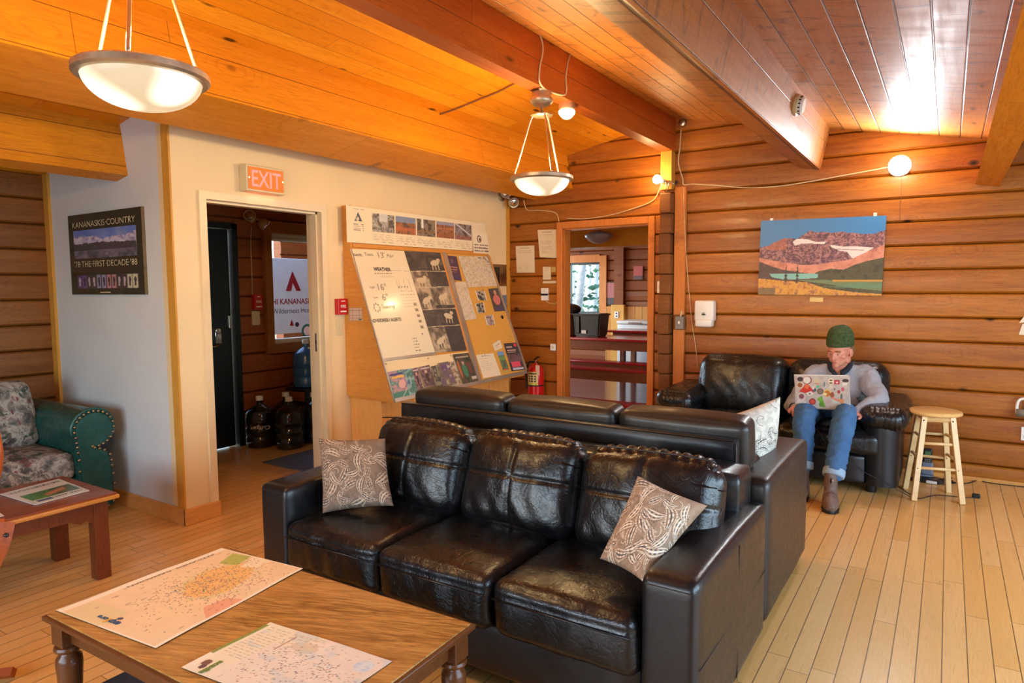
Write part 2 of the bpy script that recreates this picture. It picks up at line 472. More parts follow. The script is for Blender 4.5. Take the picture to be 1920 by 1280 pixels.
# ------------------------------------------------------------------ room materials
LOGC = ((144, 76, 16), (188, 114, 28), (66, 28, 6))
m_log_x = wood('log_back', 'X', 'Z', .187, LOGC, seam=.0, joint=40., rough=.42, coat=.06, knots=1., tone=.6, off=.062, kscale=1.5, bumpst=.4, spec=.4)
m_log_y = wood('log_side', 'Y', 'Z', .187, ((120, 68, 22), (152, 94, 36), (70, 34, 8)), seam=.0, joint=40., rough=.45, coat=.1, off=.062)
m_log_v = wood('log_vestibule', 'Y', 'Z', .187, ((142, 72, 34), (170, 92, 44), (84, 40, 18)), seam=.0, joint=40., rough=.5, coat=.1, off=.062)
CEILC = ((222, 138, 18), (238, 164, 38), (160, 74, 8))
m_ceil_l = wood('ceiling_boards_left', 'Y', 'X', .14, CEILC, seam=.004, joint=1.7, rough=.42, coat=.04, knots=1.3, seamcol=(150, 76, 16), tone=.85, kscale=1.2)
m_ceil_r = wood('ceiling_boards_right', 'Y', 'X', .1325, ((176, 108, 40), (198, 130, 56), (112, 58, 18)), seam=.007, joint=30., rough=.47, coat=.0, knots=.6,
                off=.765, ripple=1.6, bumpst=.6, spec=.75, tone=.35, grain=.7, cup=2.5)
BEAMC = ((212, 126, 18), (228, 148, 32), (146, 64, 8))
m_beam = wood('beam_wood', 'Y', 'Z', .21, BEAMC, seam=.004, joint=3.1, rough=.42, coat=.05, knots=1., seamcol=(96, 46, 14), off=.0)
m_beam_r = wood('ridge_beam_wood', 'Y', 'Z', .15, ((182, 88, 26), (198, 106, 36), (120, 46, 12)), seam=.004, joint=1.9, rough=.42, coat=.05, knots=.7, seamcol=(90, 36, 12), off=.1)
m_beam_g = wood('glossy_beam_wood', 'Y', 'Z', .2, ((160, 94, 38), (182, 114, 50), (96, 48, 16)), seam=.004, joint=3.4, rough=.42, coat=.0, knots=.9, seamcol=(60, 26, 10), off=.13, ripple=1.2, bumpst=.5, spec=.8)
m_floor = wood('maple_floor', 'Y', 'X', .0862, ((219, 166, 88), (234, 190, 124), (184, 122, 52)), seam=.0035, joint=1.15, rough=.32, coat=.15, knots=.12, tone=.6,
               off=.484, seamcol=(70, 40, 18), grain=.55, bumpst=.08, coatr=.2)
m_trim = wood('pine_trim', 'Z', 'X', 3., ((206, 144, 50), (220, 160, 66), (170, 104, 30)), seam=0, joint=30, rough=.4, coat=.2, knots=.2, tone=.1)
m_trim_h = wood('pine_trim_flat', 'Y', 'Z', 3., ((210, 146, 72), (224, 162, 88), (180, 106, 44)), seam=0, joint=30, rough=.4, coat=.2, knots=.3, tone=.1)
m_trimx = wood('door_casing_wood', 'Z', 'X', 3., ((196, 112, 44), (210, 130, 58), (140, 70, 24)), seam=0, joint=30, rough=.4, coat=.2, knots=.3, tone=.1)
m_white = pmat('cream_wall_paint', C3(234, 208, 158), .6, var=.03, vs=3., bs=.06, bsc=90)
m_frame = pmat('cream_door_frame', C3(228, 204, 160), .35, var=.03)
m_dark = pmat('dark_green_door', C3(24, 34, 34), .4, var=.2, vs=4)
m_steel = pmat('brushed_steel', C3(190, 180, 165), .28, 1., var=.08)
m_chrome = pmat('chrome', C3(220, 220, 220), .12, 1., var=.03)
m_brass = pmat('aged_bronze', C3(150, 128, 96), .3, 1., var=.12, vs=20)
m_whitep = pmat('white_plastic', C3(232, 228, 220), .35, var=.02)
m_beige = pmat('beige_plastic', C3(214, 196, 152), .4, var=.03)
m_black = pmat('black_plastic', C3(22, 22, 24), .35, var=.1)
m_cable = pmat('cream_cable', C3(216, 190, 146), .5, var=.06, vs=30)
m_glass = NT('window_glass'); m_glass.b.inputs['Transmission Weight'].default_value = 1; m_glass.b.inputs['IOR'].default_value = 1.05
m_glass = m_glass.fin((.96, .98, 1, 1), .02)
m_print = vcmat('printed_paper', .55)
m_gloss = vcmat('glossy_print', .22, .4)

# ------------------------------------------------------------------ shell dimensions
YB = 6.175; XW = -4.04; XO = -5.70; YP = 2.38; XR = 2.5; YF = -2.5
ZR = 3.06; XRG = -2.23
def zc(x): return ZR - .2*abs(x-XRG)

def logs(mb, axis, a0, a1, z0, z1, face, sgn, t=.16):
    """courses of squared logs; the face bulges a little and falls back into a V at each joint.
    axis 'X': logs run along X, their face at y=face looking towards sgn*Y"""
    k = math.floor((z0+.062)/.187)
    while True:
        lo = max(z0, k*.187-.062); hi = min(z1, (k+1)*.187-.062); k += 1
        if lo >= z1-1e-6: break
        g = min(.018, (hi-lo)*.3)
        pr = [(.034, lo), (.012, lo+g*.35), (.0, lo+g), (-.006, (lo+hi)/2), (0, hi-g*.7), (.010, hi-g*.2), (.034, hi)]
        pts = [(face - sgn*d, z) for d, z in pr] + [(face-sgn*t, hi), (face-sgn*t, lo)]
        mb.prism(pts, 'X' if axis == 'X' else 'Y', a0, a1)
    return mb

struct('floor', MB().box(XO-.3, XR+.2, YF-.2, YB+.17, -.12, 0), m_floor)
# ceilings: two slopes meeting over the ridge beam
struct('ceiling', MB().prism([(XO-.3, zc(XO-.3)), (XRG, ZR), (XRG, ZR+.1), (XO-.3, zc(XO-.3)+.1)], 'Y', YF-.2, YB+.2), m_ceil_l)
struct('ceiling', MB().prism([(XRG, ZR), (XR+.2, zc(XR+.2)), (XR+.2, zc(XR+.2)+.1), (XRG, ZR+.1)], 'Y', YF-.2, YB+.2), m_ceil_r)

# back wall of logs with the doorway
D2 = (-3.365, -2.43, 2.105)
mb = MB()
logs(mb, 'X', XO-.2, D2[0], 0, 3.2, YB, -1, .12)
logs(mb, 'X', D2[0], D2[1], D2[2], 3.2, YB, -1, .12)
logs(mb, 'X', D2[1], XR+.2, 0, 3.2, YB, -1, .12)
struct('wall_back', mb, m_log_x, auto=.5)
# white partition with the framed opening (its room side is x = XW)
D1 = (2.60, 3.545, 2.085)
mb = MB()
for y0, y1, z0 in ((YP+.0, D1[0]-.04, 0), (D1[0]-.04, D1[1]+.04, D1[2]+.04), (D1[1]+.04, YB+.03, 0)):
    mb.prism([(XW-.14, z0), (XW, z0), (XW, zc(XW)+.02), (XW-.14, zc(XW-.14)+.02)], 'Y', y0, y1)
struct('wall_left', mb, m_white)
m_white2 = pmat('white_wall_paint', C3(214, 216, 212), .6, var=.03, vs=3., bs=.06, bsc=90)
struct('wall_pier', MB().prism([(XO-.05, 0), (XW-.14, 0), (XW-.14, zc(XW-.14)+.02), (XO-.05, zc(XO-.05)+.02)], 'Y', YP, YP+.1), m_white2)
# outer log wall: left bay, then the vestibule with exterior door and window
DD = (3.02, 3.96, 2.12); WV = (4.34, 5.2, .96, 2.06)
mb = MB()
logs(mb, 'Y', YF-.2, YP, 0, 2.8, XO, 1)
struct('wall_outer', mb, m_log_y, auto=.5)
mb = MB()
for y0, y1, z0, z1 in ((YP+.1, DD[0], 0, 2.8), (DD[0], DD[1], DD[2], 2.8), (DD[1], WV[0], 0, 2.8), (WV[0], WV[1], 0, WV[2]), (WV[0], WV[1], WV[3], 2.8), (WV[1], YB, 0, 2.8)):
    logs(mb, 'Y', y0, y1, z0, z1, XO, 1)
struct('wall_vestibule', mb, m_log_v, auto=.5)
# unseen walls behind the camera, with real window openings
mb = MB()
for x0, x1, z0, z1 in ((XO, -4.1, 0, 3.1), (-4.1, .3, 0, .6), (-4.1, .3, 2.1, 3.1), (.3, XR+.2, 0, 3.1)):
    mb.box(x0, x1, YF-.15, YF, z0, z1)
struct('wall_front', mb, m_log_x)
mb = MB()
for y0, y1, z0, z1 in ((YF, .2, 0, 2.4), (.2, 5.0, 0, .55), (.2, 5.0, 1.95, 2.4), (5.0, YB+.2, 0, 2.4)):
    mb.box(XR, XR+.15, y0, y1, z0, z1)
struct('wall_right', mb, m_log_y)
def window_frame(idx, axis, a0, a1, z0, z1, pos, n, mat, w=.07, d=.1, glass=True):
    mb = MB()
    def bx(p0, p1, q0, q1):
        if axis == 'X': mb.box(p0, p1, pos-d/2, pos+d/2, q0, q1)
        else: mb.box(pos-d/2, pos+d/2, p0, p1, q0, q1)
    bx(a0, a0+w, z0, z1); bx(a1-w, a1, z0, z1); bx(a0, a1, z1-w, z1); bx(a0, a1, z0, z0+w)
    for i in range(1, n):
        a = a0+(a1-a0)*i/n; bx(a-w/2, a+w/2, z0, z1)
    o = struct('window_%d' % idx, mb, mat)
    if glass:
        g = MB()
        if axis == 'X': g.box(a0+w, a1-w, pos-.004, pos+.004, z0+w, z1-w)
        else: g.box(pos-.004, pos+.004, a0+w, a1-w, z0+w, z1-w)
        g.build('pane', m_glass, o)
    return o
window_frame(3, 'X', -4.1, .3, .6, 2.1, YF-.07, 3, m_trim, glass=False)
window_frame(4, 'Y', .2, 5.0, .55, 1.95, XR+.07, 3, m_trim, glass=False)

# baseboards and corner trims
def bboard(name, x0, x1, y0, y1, h=.105): return struct(name, MB().rbox(x0, x1, y0, y1, 0, h, .004), m_trim_h)
bboard('baseboard_pier', XO+.0, XW+.016, YP-.018, YP)
bboard('baseboard_left', XW, XW+.024, YP-.018, D1[0]+.012)
bboard('baseboard_left', XW, XW+.018, D1[1]+.04, 3.76)
bboard('baseboard_back', -2.04, XR, YB-.012, YB+.01, .03)
struct('trim_1', MB().box(XW-.07, XW+.004, YP-.012, YP, .105, zc(XW)), m_trim)
struct('trim_2', MB().box(XO+.0, XO+.075, YP-.02, YP, .105, zc(XO)), m_trim)
struct('trim_3', MB().box(XW, XW+.012, YB-.06, YB+.0, 0, zc(XW)), m_trim)
# steel door frame of the white opening
mb = MB()
a, b, h = D1
for y0, y1, z0, z1 in ((a-.05, a, 0, h+.05), (b, b+.05, 0, h+.05), (a, b, h, h+.05)):
    mb.box(XW-.155, XW+.018, y0, y1, z0, z1)
for y0, y1, z0, z1 in ((a, a+.016, 0, h), (b-.016, b, 0, h), (a, b, h-.016, h)):
    mb.box(XW-.1, XW-.03, y0, y1, z0, z1)
fr = struct('door_1', mb, m_frame)
MB().rbox(XW-.075, XW-.055, b-.018, b-.0155, 1.02, 1.16, .002).build('strike_plate', m_steel, fr)
for z in (.35, 1.85): MB().rbox(XW-.15, XW-.11, a-.001, a+.004, z-.05, z+.05, .002).build('hinge', m_steel, fr)
# wooden casing of the doorway in the log wall
mb = MB(); a, b, h = D2
for x0, x1, z0, z1 in ((a-.065, a, 0, h+.07), (b, b+.065, 0, h+.07), (a, b, h, h+.07)):
    mb.rbox(x0, x1, YB-.035, YB+.0, z0, z1, .006)
for x0, x1, z0, z1 in ((a-.02, a+.012, 0, h), (b-.012, b+.02, 0, h), (a, b, h-.012, h+.02)):
    mb.box(x0, x1, YB, YB+.125, z0, z1)
struct('door_2', mb, m_trimx)

# exterior door in the vestibule
mb = MB(); a, b, h = DD
for y0, y1, z0, z1 in ((a, a+.05, 0, h), (b-.055, b, 0, h), (a, b, h-.05, h)):
    mb.box(XO-.14, XO+.04, y0, y1, z0, z1)
dd = struct('door_3', mb, m_dark)
MB().rbox(XO-.05, XO-.005, a+.05, b-.07, .01, h-.055, .003).build('door_leaf', m_dark, dd)
mb = MB().rbox(XO-.005, XO+.045, b-.27, b-.20, 1.0, 1.15, .012)
mb.rbox(XO-.005, XO+.05, b-.265, b-.205, 1.09, 1.15, .012)
hd = mb.build('door_lock', m_chrome, dd, auto=.6)
MB().tube([(XO+.03, b-.235, 1.0), (XO+.05, b-.235, .985), (XO+.055, b-.30, .98), (XO+.055, b-.40, .978)], .009, 10).build('door_handle', m_chrome, dd, smooth=True)
MB().rbox(XO-.005, XO+.02, b-.11, b-.085, 1.14, 1.26, .004).build('latch_guard', m_steel, dd)

# vestibule window: casing, sash, glass and roller blind
mb = MB(); a, b, z0, z1 = WV
for y0, y1, q0, q1 in ((a-.085, a, z0-.1, z1+.12), (b, b+.085, z0-.1, z1+.12), (a, b, z1, z1+.12), (a, b, z0-.1, z0)):
    mb.rbox(XO, XO+.05, y0, y1, q0, q1, .004)
wv = struct('window_1', mb, wood('dark_casing', 'Y', 'Z', 3., ((150, 92, 44), (170, 108, 54), (104, 56, 24)), seam=0, joint=30, tone=.1))
mb = MB()
for y0, y1, q0, q1 in ((a, a+.03, z0, z1), (b-.03, b, z0, z1), (a, b, z1-.03, z1), (a, b, z0, z0+.035)):
    mb.box(XO-.12, XO-.02, y0, y1, q0, q1)
mb.build('sash', m_whitep, wv)
MB().box(XO-.08, XO-.074, a+.03, b-.03, z0+.035, z1-.03).build('pane', m_glass, wv)
MB().tube([(XO-.035, a+.03, z1-.05), (XO-.035, b-.03, z1-.05)], .022, 12).build('roller_blind', m_whitep, wv, smooth=True)

# ------------------------------------------------------------------ ceiling beams (laid square to the slope) and posts
def beam(x_top, w, d, mat, side, label, yend=YB+.0, ystart=YF, n=1):
    """x_top: where the face nearest the camera meets the ceiling; side -1 left slope (beam body to the left), +1 right slope"""
    tl = math.atan(.2)*side            # left slope leans one way, right slope the other
    c, s = math.cos(tl), math.sin(tl)
    along = Vector((c, -s*1.0)); down = Vector((-s, -c))
    P = Vector((x_top, zc(x_top)+.0))
    w_ = -w if side < 0 or label == 'x' else w
    return P, along, down
def tilted(name, x_top, w, d, side, mat, bodydir, yend=YB, ystart=YF):
    sl = -.2 if side > 0 else .2                      # dz/dx of the ceiling there
    al = Vector((1, sl)).normalized(); dn = Vector((al.y, -al.x))
    P = Vector((x_top, zc(x_top)+.004)); Q = P + al*w*bodydir
    return struct(name, MB().prism([tuple(P), tuple(Q), tuple(Q+dn*d), tuple(P+dn*d)], 'Y', ystart, yend), mat)
tilted('trim_4', -3.325, .44, .345, -1, m_beam, -1)
tilted('trim_5', -4.60, .14, .345, -1, m_beam, -1, yend=YP)
tilted('trim_6', -.868, .17, .335, 1, m_beam_g, -1)
tilted('trim_7', .205, .15, .335, 1, m_beam, 1)
struct('trim_8', MB().box(-2.288, -2.178, YF, YB, 2.752, ZR+.02), m_beam_r)
# post under the ridge beam: squared head, then the dark notched log ends, beside it a plain board
struct('trim_9', MB().rbox(-2.287, -2.18, YB-.10, YB, 2.40, 2.752, .004), m_trim)
mb = MB()
random.seed(4)
for k in range(13):
    z0 = max(0, k*.187-.062); z1 = min(2.40, (k+1)*.187-.066)
    dx, dy = random.uniform(-.008, .008), random.uniform(-.015, .01)
    mb.rbox(-2.285+dx, -2.175+dx, YB-.13+dy, YB, z0, z1, .010)
struct('trim_10', mb, wood('rough_log_ends', 'X', 'Z', .187, ((112, 66, 28), (138, 84, 36), (60, 32, 12)), seam=0, joint=30, rough=.6, coat=.1, off=.062, knots=.5, tone=.8))
struct('trim_11', MB().rbox(-2.165, -2.06, YB-.05, YB-.006, 0, 1.10, .003).rbox(-2.165, -2.06, YB-.05, YB-.006, 1.24, 2.42, .003), m_trimx)

# ------------------------------------------------------------------ dining room behind the doorway
m_red = pmat('red_laminate', C3(178, 36, 44), .22, var=.08, coat=.4)
m_brown = wood('table_apron', 'X', 'Z', .3, ((130, 66, 28), (150, 80, 34), (84, 38, 14)), seam=0, joint=9, rough=.45)
m_log_k = wood('log_kitchen', 'X', 'Z', .187, ((122, 62, 26), (146, 78, 34), (74, 34, 12)), seam=0, joint=40, rough=.5, coat=.1, off=.062)
m_redfloor = pmat('dark_red_floor', C3(112, 34, 40), .2, var=.15, coat=.4)
K0 = YB+.115; KY = 11.5
struct('floor_dining', MB().box(-8, -1.2, K0-.01, KY+.3, -.13, -.002), m_redfloor)
struct('ceiling_dining', MB().box(-8, -1.2, K0, KY+.3, 2.95, 3.05), m_ceil_l)
mb = MB()
for y0, y1, z0, z1 in ((K0, 8.0, 0, 3), (8.0, 10.8, 0, .95), (8.0, 10.8, 2.4, 3), (10.8, KY+.3, 0, 3)): logs(mb, 'Y', y0, y1, z0, z1, -8, 1)  # out-of-view opening added to let the dining room fill light in
struct('wall_dining_left', mb, m_log_k)
struct('wall_dining_right', logs(MB(), 'Y', K0, KY+.3, 0, 3, -1.3, -1), m_log_k)
wk = (at_y(1060, 500, KY).x-.25, at_y(1126, 500, KY).x, at_y(1100, 588, KY).z, at_y(1100, 492, KY).z)
mb = MB()
for x0, x1, z0, z1 in ((-8, wk[0], 0, 3), (wk[1], -1.2, 0, 3), (wk[0], wk[1], 0, wk[2]), (wk[0], wk[1], wk[3], 3)):
    logs(mb, 'X', x0, x1, z0, z1, KY, -1)
struct('wall_dining_back', mb, m_log_k)
mb = MB()
for x0, x1, z0, z1 in ((wk[0]-.12, wk[0], wk[2]-.12, wk[3]+.12), (wk[1], wk[1]+.14, wk[2]-.12, wk[3]+.12), (wk[0], wk[1], wk[3], wk[3]+.14), (wk[0], wk[1], wk[2]-.12, wk[2])):
    mb.box(x0, x1, KY-.05, KY, z0, z1)
w2 = struct('window_2', mb, m_trimx)
MB().box(wk[0], wk[1], KY+.06, KY+.066, wk[2], wk[3]).build('pane', m_glass, w2)
mb = MB(); xm = at_y(1066, 500, KY).x
mb.box(xm-.03, xm+.03, KY+.03, KY+.1, wk[2], wk[3]); mb.box(wk[1]-.04, wk[1], KY+.03, KY+.1, wk[2], wk[3]); mb.box(wk[0], wk[1], KY+.03, KY+.1, wk[3]-.04, wk[3]); mb.box(wk[0], wk[1], KY+.03, KY+.1, wk[2], wk[2]+.04)
mb.build('sash', m_black, w2)
# ceiling beam across the dining room and its lamp
bz = at_y(1140, 462, 7.6).z
struct('trim_12', MB().box(-8, -1.3, 7.6, 7.9, bz, 2.95), wood('dining_beam', 'X', 'Z', .3, BEAMC, seam=0, joint=9))
# a pilaster and pale wainscot on the dining room back wall
pw = at_y(1172, 575, KY)
struct('trim_13', MB().box(at_y(1155, 500, KY).x, at_y(1172, 500, KY).x, KY-.08, KY, 0, 2.6), m_log_k)
struct('trim_14', MB().rbox(wk[1]+.14, -1.4, KY-.07, KY-.02, 0, at_y(1170, 574, KY).z, .005), wood('wainscot', 'Z', 'X', .14, ((196, 130, 56), (212, 148, 72), (150, 88, 34)), seam=.008, joint=9))
p = at_y(1163, 575, KY-.1)
o = MB().rbox(p.x-.16, p.x+.1, KY-.16, KY-.08, 0, p.z+.04, .01).build('cabinet_post', wood('yellow_post', 'Z', 'X', 3, ((214, 156, 70), (226, 170, 90), (170, 108, 44)), seam=0), label='short pale wooden post against the dining room back wall', cat='post')

def picnic(name, x0, x1, y0, y1, zt, label, bench=True):
    t = thing(name, label, 'table', ((x0+x1)/2, (y0+y1)/2, 0))
    MB().rbox(x0, x1, y0, y1, zt-.035, zt, .01).build('tabletop', m_red, t)
    MB().box(x0+.1, x1-.1, y0+.03, y0+.06, zt-.17, zt-.035).box(x0+.1, x1-.1, y1-.06, y1-.03, zt-.17, zt-.035).build('apron', m_brown, t)
    for x in (x0+.25, x1-.25):
        for y in (y0+.1, y1-.1):
            MB().rbox(x-.04, x+.04, y-.04, y+.04, 0, zt-.035, .006).build('leg', m_brown, t)
    return t
def bench(x0, x1, y0, y1, zt, label):
    t = thing('bench', label, 'bench', ((x0+x1)/2, (y0+y1)/2, 0))
    MB().rbox(x0, x1, y0, y1, zt-.03, zt, .008).build('seat', m_red, t)
    MB().box(x0+.05, x1-.05, y0+.02, y0+.045, zt-.16, zt-.03).build('apron', m_brown, t)
    for x in (x0+.3, x1-.3): MB().rbox(x-.04, x+.04, y0+.05, y1-.03, 0, zt-.03, .006).build('leg', m_brown, t)
    return t
ya = at_z(1140, 635, .75).y
picnic('dining_table', -6.2, -2.75, ya, ya+.75, .75, 'nearer of two red topped dining tables seen through the doorway')
xb = at_z(1106, 618, .75+.02)
picnic('dining_table', xb.x+.5, -2.3, ya+1.1, ya+1.75, .80, 'farther red topped dining table, seen just above the nearer one')
b2 = at_z(1140, 682, .45)
bench(-6.1, -2.6, ya-.95, ya-.73, .43, 'nearer red bench below the dining table, closest to the doorway')
bench(-6.3, -2.7, ya-.42, ya-.20, .46, 'red bench pushed under the dining table, behind the nearer bench')
bench(-5.2, -2.6, K0+.75, K0+1.0, .16, 'low red bench on the dining room floor just inside the doorway')
# storage bins on a pale cabinet by the window, a chest freezer, two posters, a socket
m_bin = pmat('dark_grey_bin', C3(44, 46, 50), .35, var=.1)
yb_ = ya+.2
p = at_y(1075, 620, yb_); q = at_y(1120, 618, yb_); zt = at_y(1100, 588, yb_).z
t = thing('storage_bin', 'dark grey plastic storage tub on the dining table under the window', 'bin', ((p.x+q.x)/2, yb_+.2, .75))
w = q.x-p.x; cx = (p.x+q.x)/2
b = bmesh.new(); tb = MB(); tb.bm = b; tb.box(-w/2, w/2, -.16, .16, 0, zt-.75)
for v in b.verts:
    if v.co.z > .01: v.co.x *= 1.16; v.co.y *= 1.1
bmesh.ops.bevel(b, geom=b.edges[:], offset=.02, segments=2, affect='EDGES')
mb = MB(); mb.M = Matrix.Translation((cx, yb_+.2, .75)); mb.add(b); mb.build('tub', m_bin, t, auto=.7)
MB().rbox(cx-w*.6, cx+w*.6, yb_+.01, yb_+.39, zt-.03, zt-.005, .008).build('rim', m_bin, t)
MB().rbox(cx-w*.42, cx-w*.25, yb_+.005, yb_+.03, .80, zt-.04, .008).build('handle', m_black, t)
MB().box(cx-w*.18, cx+w*.02, yb_+.012, yb_+.02, .80, .85).build('sticker', m_whitep, t)
r = at_y(1062, 600, yb_+.1)
t = thing('storage_bin', 'pale grey plastic tub left of the dark tub, half behind the door casing', 'bin', (r.x-.12, yb_+.15, .75))
MB().rbox(r.x-.35, p.x-.05, yb_-.02, yb_+.32, .752, zt-.02, .02).build('tub', pmat('pale_tub', C3(170, 165, 160), .4), t, auto=.7)
MB().rbox(r.x-.36, p.x-.04, yb_-.03, yb_+.33, zt-.02, zt, .008).build('lid', m_whitep, t)
c_ = at_y(1080, 582, yb_+.15)
t = thing('helmet', 'dark rounded case lying on the pale tub in front of the window', 'case', (c_.x-.1, yb_+.15, zt))
MB().ell((c_.x-.12, yb_+.15, zt+.06), (.2, .14, .09), 20).build('shell', m_bin, t, smooth=True)
fy = ya+1.86
p = at_y(1157, 601, fy); q = at_y(1225, 612, fy)
t = thing('chest_freezer', 'white chest freezer behind the farther dining table', 'freezer', ((p.x+q.x)/2, fy+.3, 0))
MB().rbox(p.x, q.x+.4, fy, fy+.6, .02, p.z-.06, .02).build('body', m_whitep, t, auto=.7)
MB().rbox(p.x-.01, q.x+.41, fy-.01, fy+.61, p.z-.055, p.z, .015).build('lid', m_whitep, t, auto=.7)
MB().rbox((p.x+q.x)/2-.12, (p.x+q.x)/2+.12, fy-.03, fy-.008, p.z-.045, p.z-.02, .004).build('handle', m_steel, t)
def kposter(pa, pb, Y, cols, label):
    a = at_y(*pa, Y); b = at_y(*pb, Y); cn = Can(24, 40, cols[0], .62)
    cn.rect(0, 1, 0, .3, cols[1]); cn.mottle((cn.v < .3), [cols[1], cols[2]], 6, 3)
    o = sheet('poster', cn, quadP((a.x, Y, b.z), (b.x, Y, b.z), (b.x, Y, a.z), (a.x, Y, a.z)), m_print, th=.004); tag(o, label, 'poster'); return o
kposter((1136, 530), (1155, 570), KY-.03, ((172, 92, 88), (70, 40, 44), (40, 26, 30)), 'pink and grey poster beside the dining room window')
kposter((1188, 499), (1205, 524), KY-.03, ((186, 70, 62), (120, 60, 60), (60, 40, 44)), 'small red notice high on the dining room back wall')
MB().rbox(at_y(1134, 530, KY).x, at_y(1157, 530, KY).x, KY-.02, KY-.012, at_y(1145, 572, KY).z, at_y(1145, 528, KY).z, .003).build('poster_backing', m_black, label='black backing board behind the pink and grey dining room poster', cat='board')
p = at_y(1156, 590, KY-.17)
t = thing('wall_socket', 'white wall socket on the short pale post in the dining room', 'socket', p)
MB().rbox(p.x-.04, p.x+.04, KY-.175, KY-.162, p.z-.06, p.z+.06, .004).build('plate', m_whitep, t)
for s in (-.025, .025): MB().rbox(p.x-.015, p.x+.015, KY-.18, KY-.175, p.z+s-.012, p.z+s+.012, .002).build('outlet', m_black, t)
p = at_y(1123, 443, 7.2); 
t = thing('ceiling_lamp', 'unlit bowl lamp hanging in front of the dining room beam', 'lamp', (p.x, 7.2, 2.95))
MB().tube([(p.x, 7.2, 2.95), (p.x, 7.2, p.z+.05)], .01, 8).build('stem', m_brass, t)
MB().lathe([(.03, .07), (.12, .045), (.165, .02), (.165, 0), (.12, -.05), (.05, -.08), (.005, -.085)], (p.x, 7.2, p.z), 24).build('bowl', pmat('dim_glass', C3(160, 140, 130), .3), t, smooth=True)
for q_, lb in (((1078, 655), 'small pale box on the left end of the bench behind the doorway'), ((1092, 655), 'small pale bottle on the bench behind the doorway, right of the pale box')):
    pp = at_z(q_[0], 660, .50)
    MB().rbox(pp.x-.06, pp.x+.02, ya-.5, ya-.42, .5, .54, .005).build('box' if q_[0] < 1080 else 'bottle', m_beige, label=lb, cat='box' if q_[0] < 1080 else 'bottle')

# ------------------------------------------------------------------ outdoors: ground, birch and spruce beyond the dining room window, sign by the entrance
struct('ground', MB().box(-16, -1, 11.2, 26, -.4, -.3).box(-16, -6.1, -4, 11.2, -.4, -.3), pmat('forest_floor', C3(86, 90, 58), .9, var=.4, vs=3))
m_bark = pmat('birch_bark', C3(205, 212, 205), .8, var=.25, vs=9)
m_leaf = pmat('foliage', C3(74, 124, 92), .8, var=.4, vs=4)
rnd = random.Random(8)
for i, (px_, dy, lean) in enumerate(((1086, 14, .10), (1102, 17.5, .02), (1113, 15.6, .06), (1074, 19.5, -.04), (1120, 21.5, 0))):
    c0 = at_y(px_, 560, dy)
    t = thing('birch_tree', ('pale leaning birch trunk, largest in the dining room window', 'slim pale trunk in the middle of the dining room window', 'pale trunk near the right edge of the dining room window',
                             'far pale trunk at the left edge of the dining room window', 'farthest thin trunk behind the others in the dining room window')[i], 'tree', (c0.x, dy, -.3), group=None)
    MB().tube([(c0.x-lean*1.5, dy, -.3), (c0.x, dy, 1.2), (c0.x+lean*2.2, dy, 3.4), (c0.x+lean*4, dy, 6)], [.11, .095, .08, .05], 10).build('trunk', m_bark, t, smooth=True)
    mb = MB()
    for k in range(170):
        q = Vector((c0.x+rnd.gauss(0, .35), dy+rnd.uniform(.2, .6), rnd.uniform(-.2, 4.5)))
        s = rnd.uniform(.05, .16); n1 = Vector((rnd.gauss(0, 1), rnd.gauss(0, 1), rnd.gauss(0, 1))).normalized(); u, w = mb.frame(n1)
        mb.mesh([q-u*s, q-w*s*.5, q+u*s, q+w*s*.5, q+n1*.01], [(0, 1, 4), (1, 2, 4), (2, 3, 4), (3, 0, 4), (0, 3, 2, 1)])
    mb.build('foliage', m_leaf, t)
# sign outside
m_sign = pmat('sign_board_white', C3(196, 232, 244), .4, var=.03)
XS = -7.1
a = at_x(505, 483, XS); b = at_x(640, 478, XS); c0 = at_x(515, 627, XS)
sg = thing('hostel_sign', 'white hostel sign with a dark red tent emblem outside the entrance window', 'sign', (XS, (a.y+b.y)/2, -.3))
MB().rbox(XS-.04, XS, a.y-.1, a.y+1.75, c0.z, a.z, .006).build('panel', m_sign, sg)
for y in (a.y, a.y+1.6): MB().rbox(XS-.10, XS-.04, y-.05, y+.05, -.32, a.z, .01).build('post', m_log_v, sg)
m_maroon = pmat('maroon_print', C3(130, 22, 40), .5); m_navy = pmat('dark_print', C3(40, 34, 60), .5); m_grn = pmat('green_print', C3(30, 110, 100), .5)
def signp(x, y): return at_x(x, y, XS+.002)
mb = MB(); p1, p2, p3 = signp(548, 508), signp(536, 545), signp(564, 546)
for q in (p1, p2, p3): q.x = XS
mb.prism([(p1.y, p1.z), (p2.y, p2.z), ((p2.y*.65+p3.y*.35), p2.z), ((p1.y), p2.z+(p1.z-p2.z)*.42), ((p2.y*.3+p3.y*.7), p2.z), (p3.y, p2.z)], 'X', XS, XS+.004); mb.build('emblem', m_maroon, sg)
R_, U_ = (0, 1, 0), (0, 0, 1)
p = signp(520, 565); text('HI KANANASKIS', 'lettering', m_maroon, sg, (XS, p.y-.075, signp(540, 570).z), R_, U_, .070, width=.68, align='LEFT', bold=.02)
p = signp(520, 582); text('Wilderness Hostel', 'lettering', m_navy, sg, (XS, p.y-.075, signp(540, 587).z), R_, U_, .065, width=.68, align='LEFT')
p = signp(547, 606); MB().prism([(p.y-.03, p.z-.03), (p.y+.03, p.z-.03), (p.y, p.z+.05)], 'X', XS, XS+.004).build('small_emblem', m_maroon, sg)
p = signp(557, 608); MB().lathe([(.03, 0), (.03, .004)], (XS, p.y, p.z), 16, axis='X').build('small_emblem', m_navy, sg)
p = signp(576, 620); MB().lathe([(.09, 0), (.09, .004)], (XS, p.y, p.z), 24, axis='X').build('round_seal', m_grn, sg)
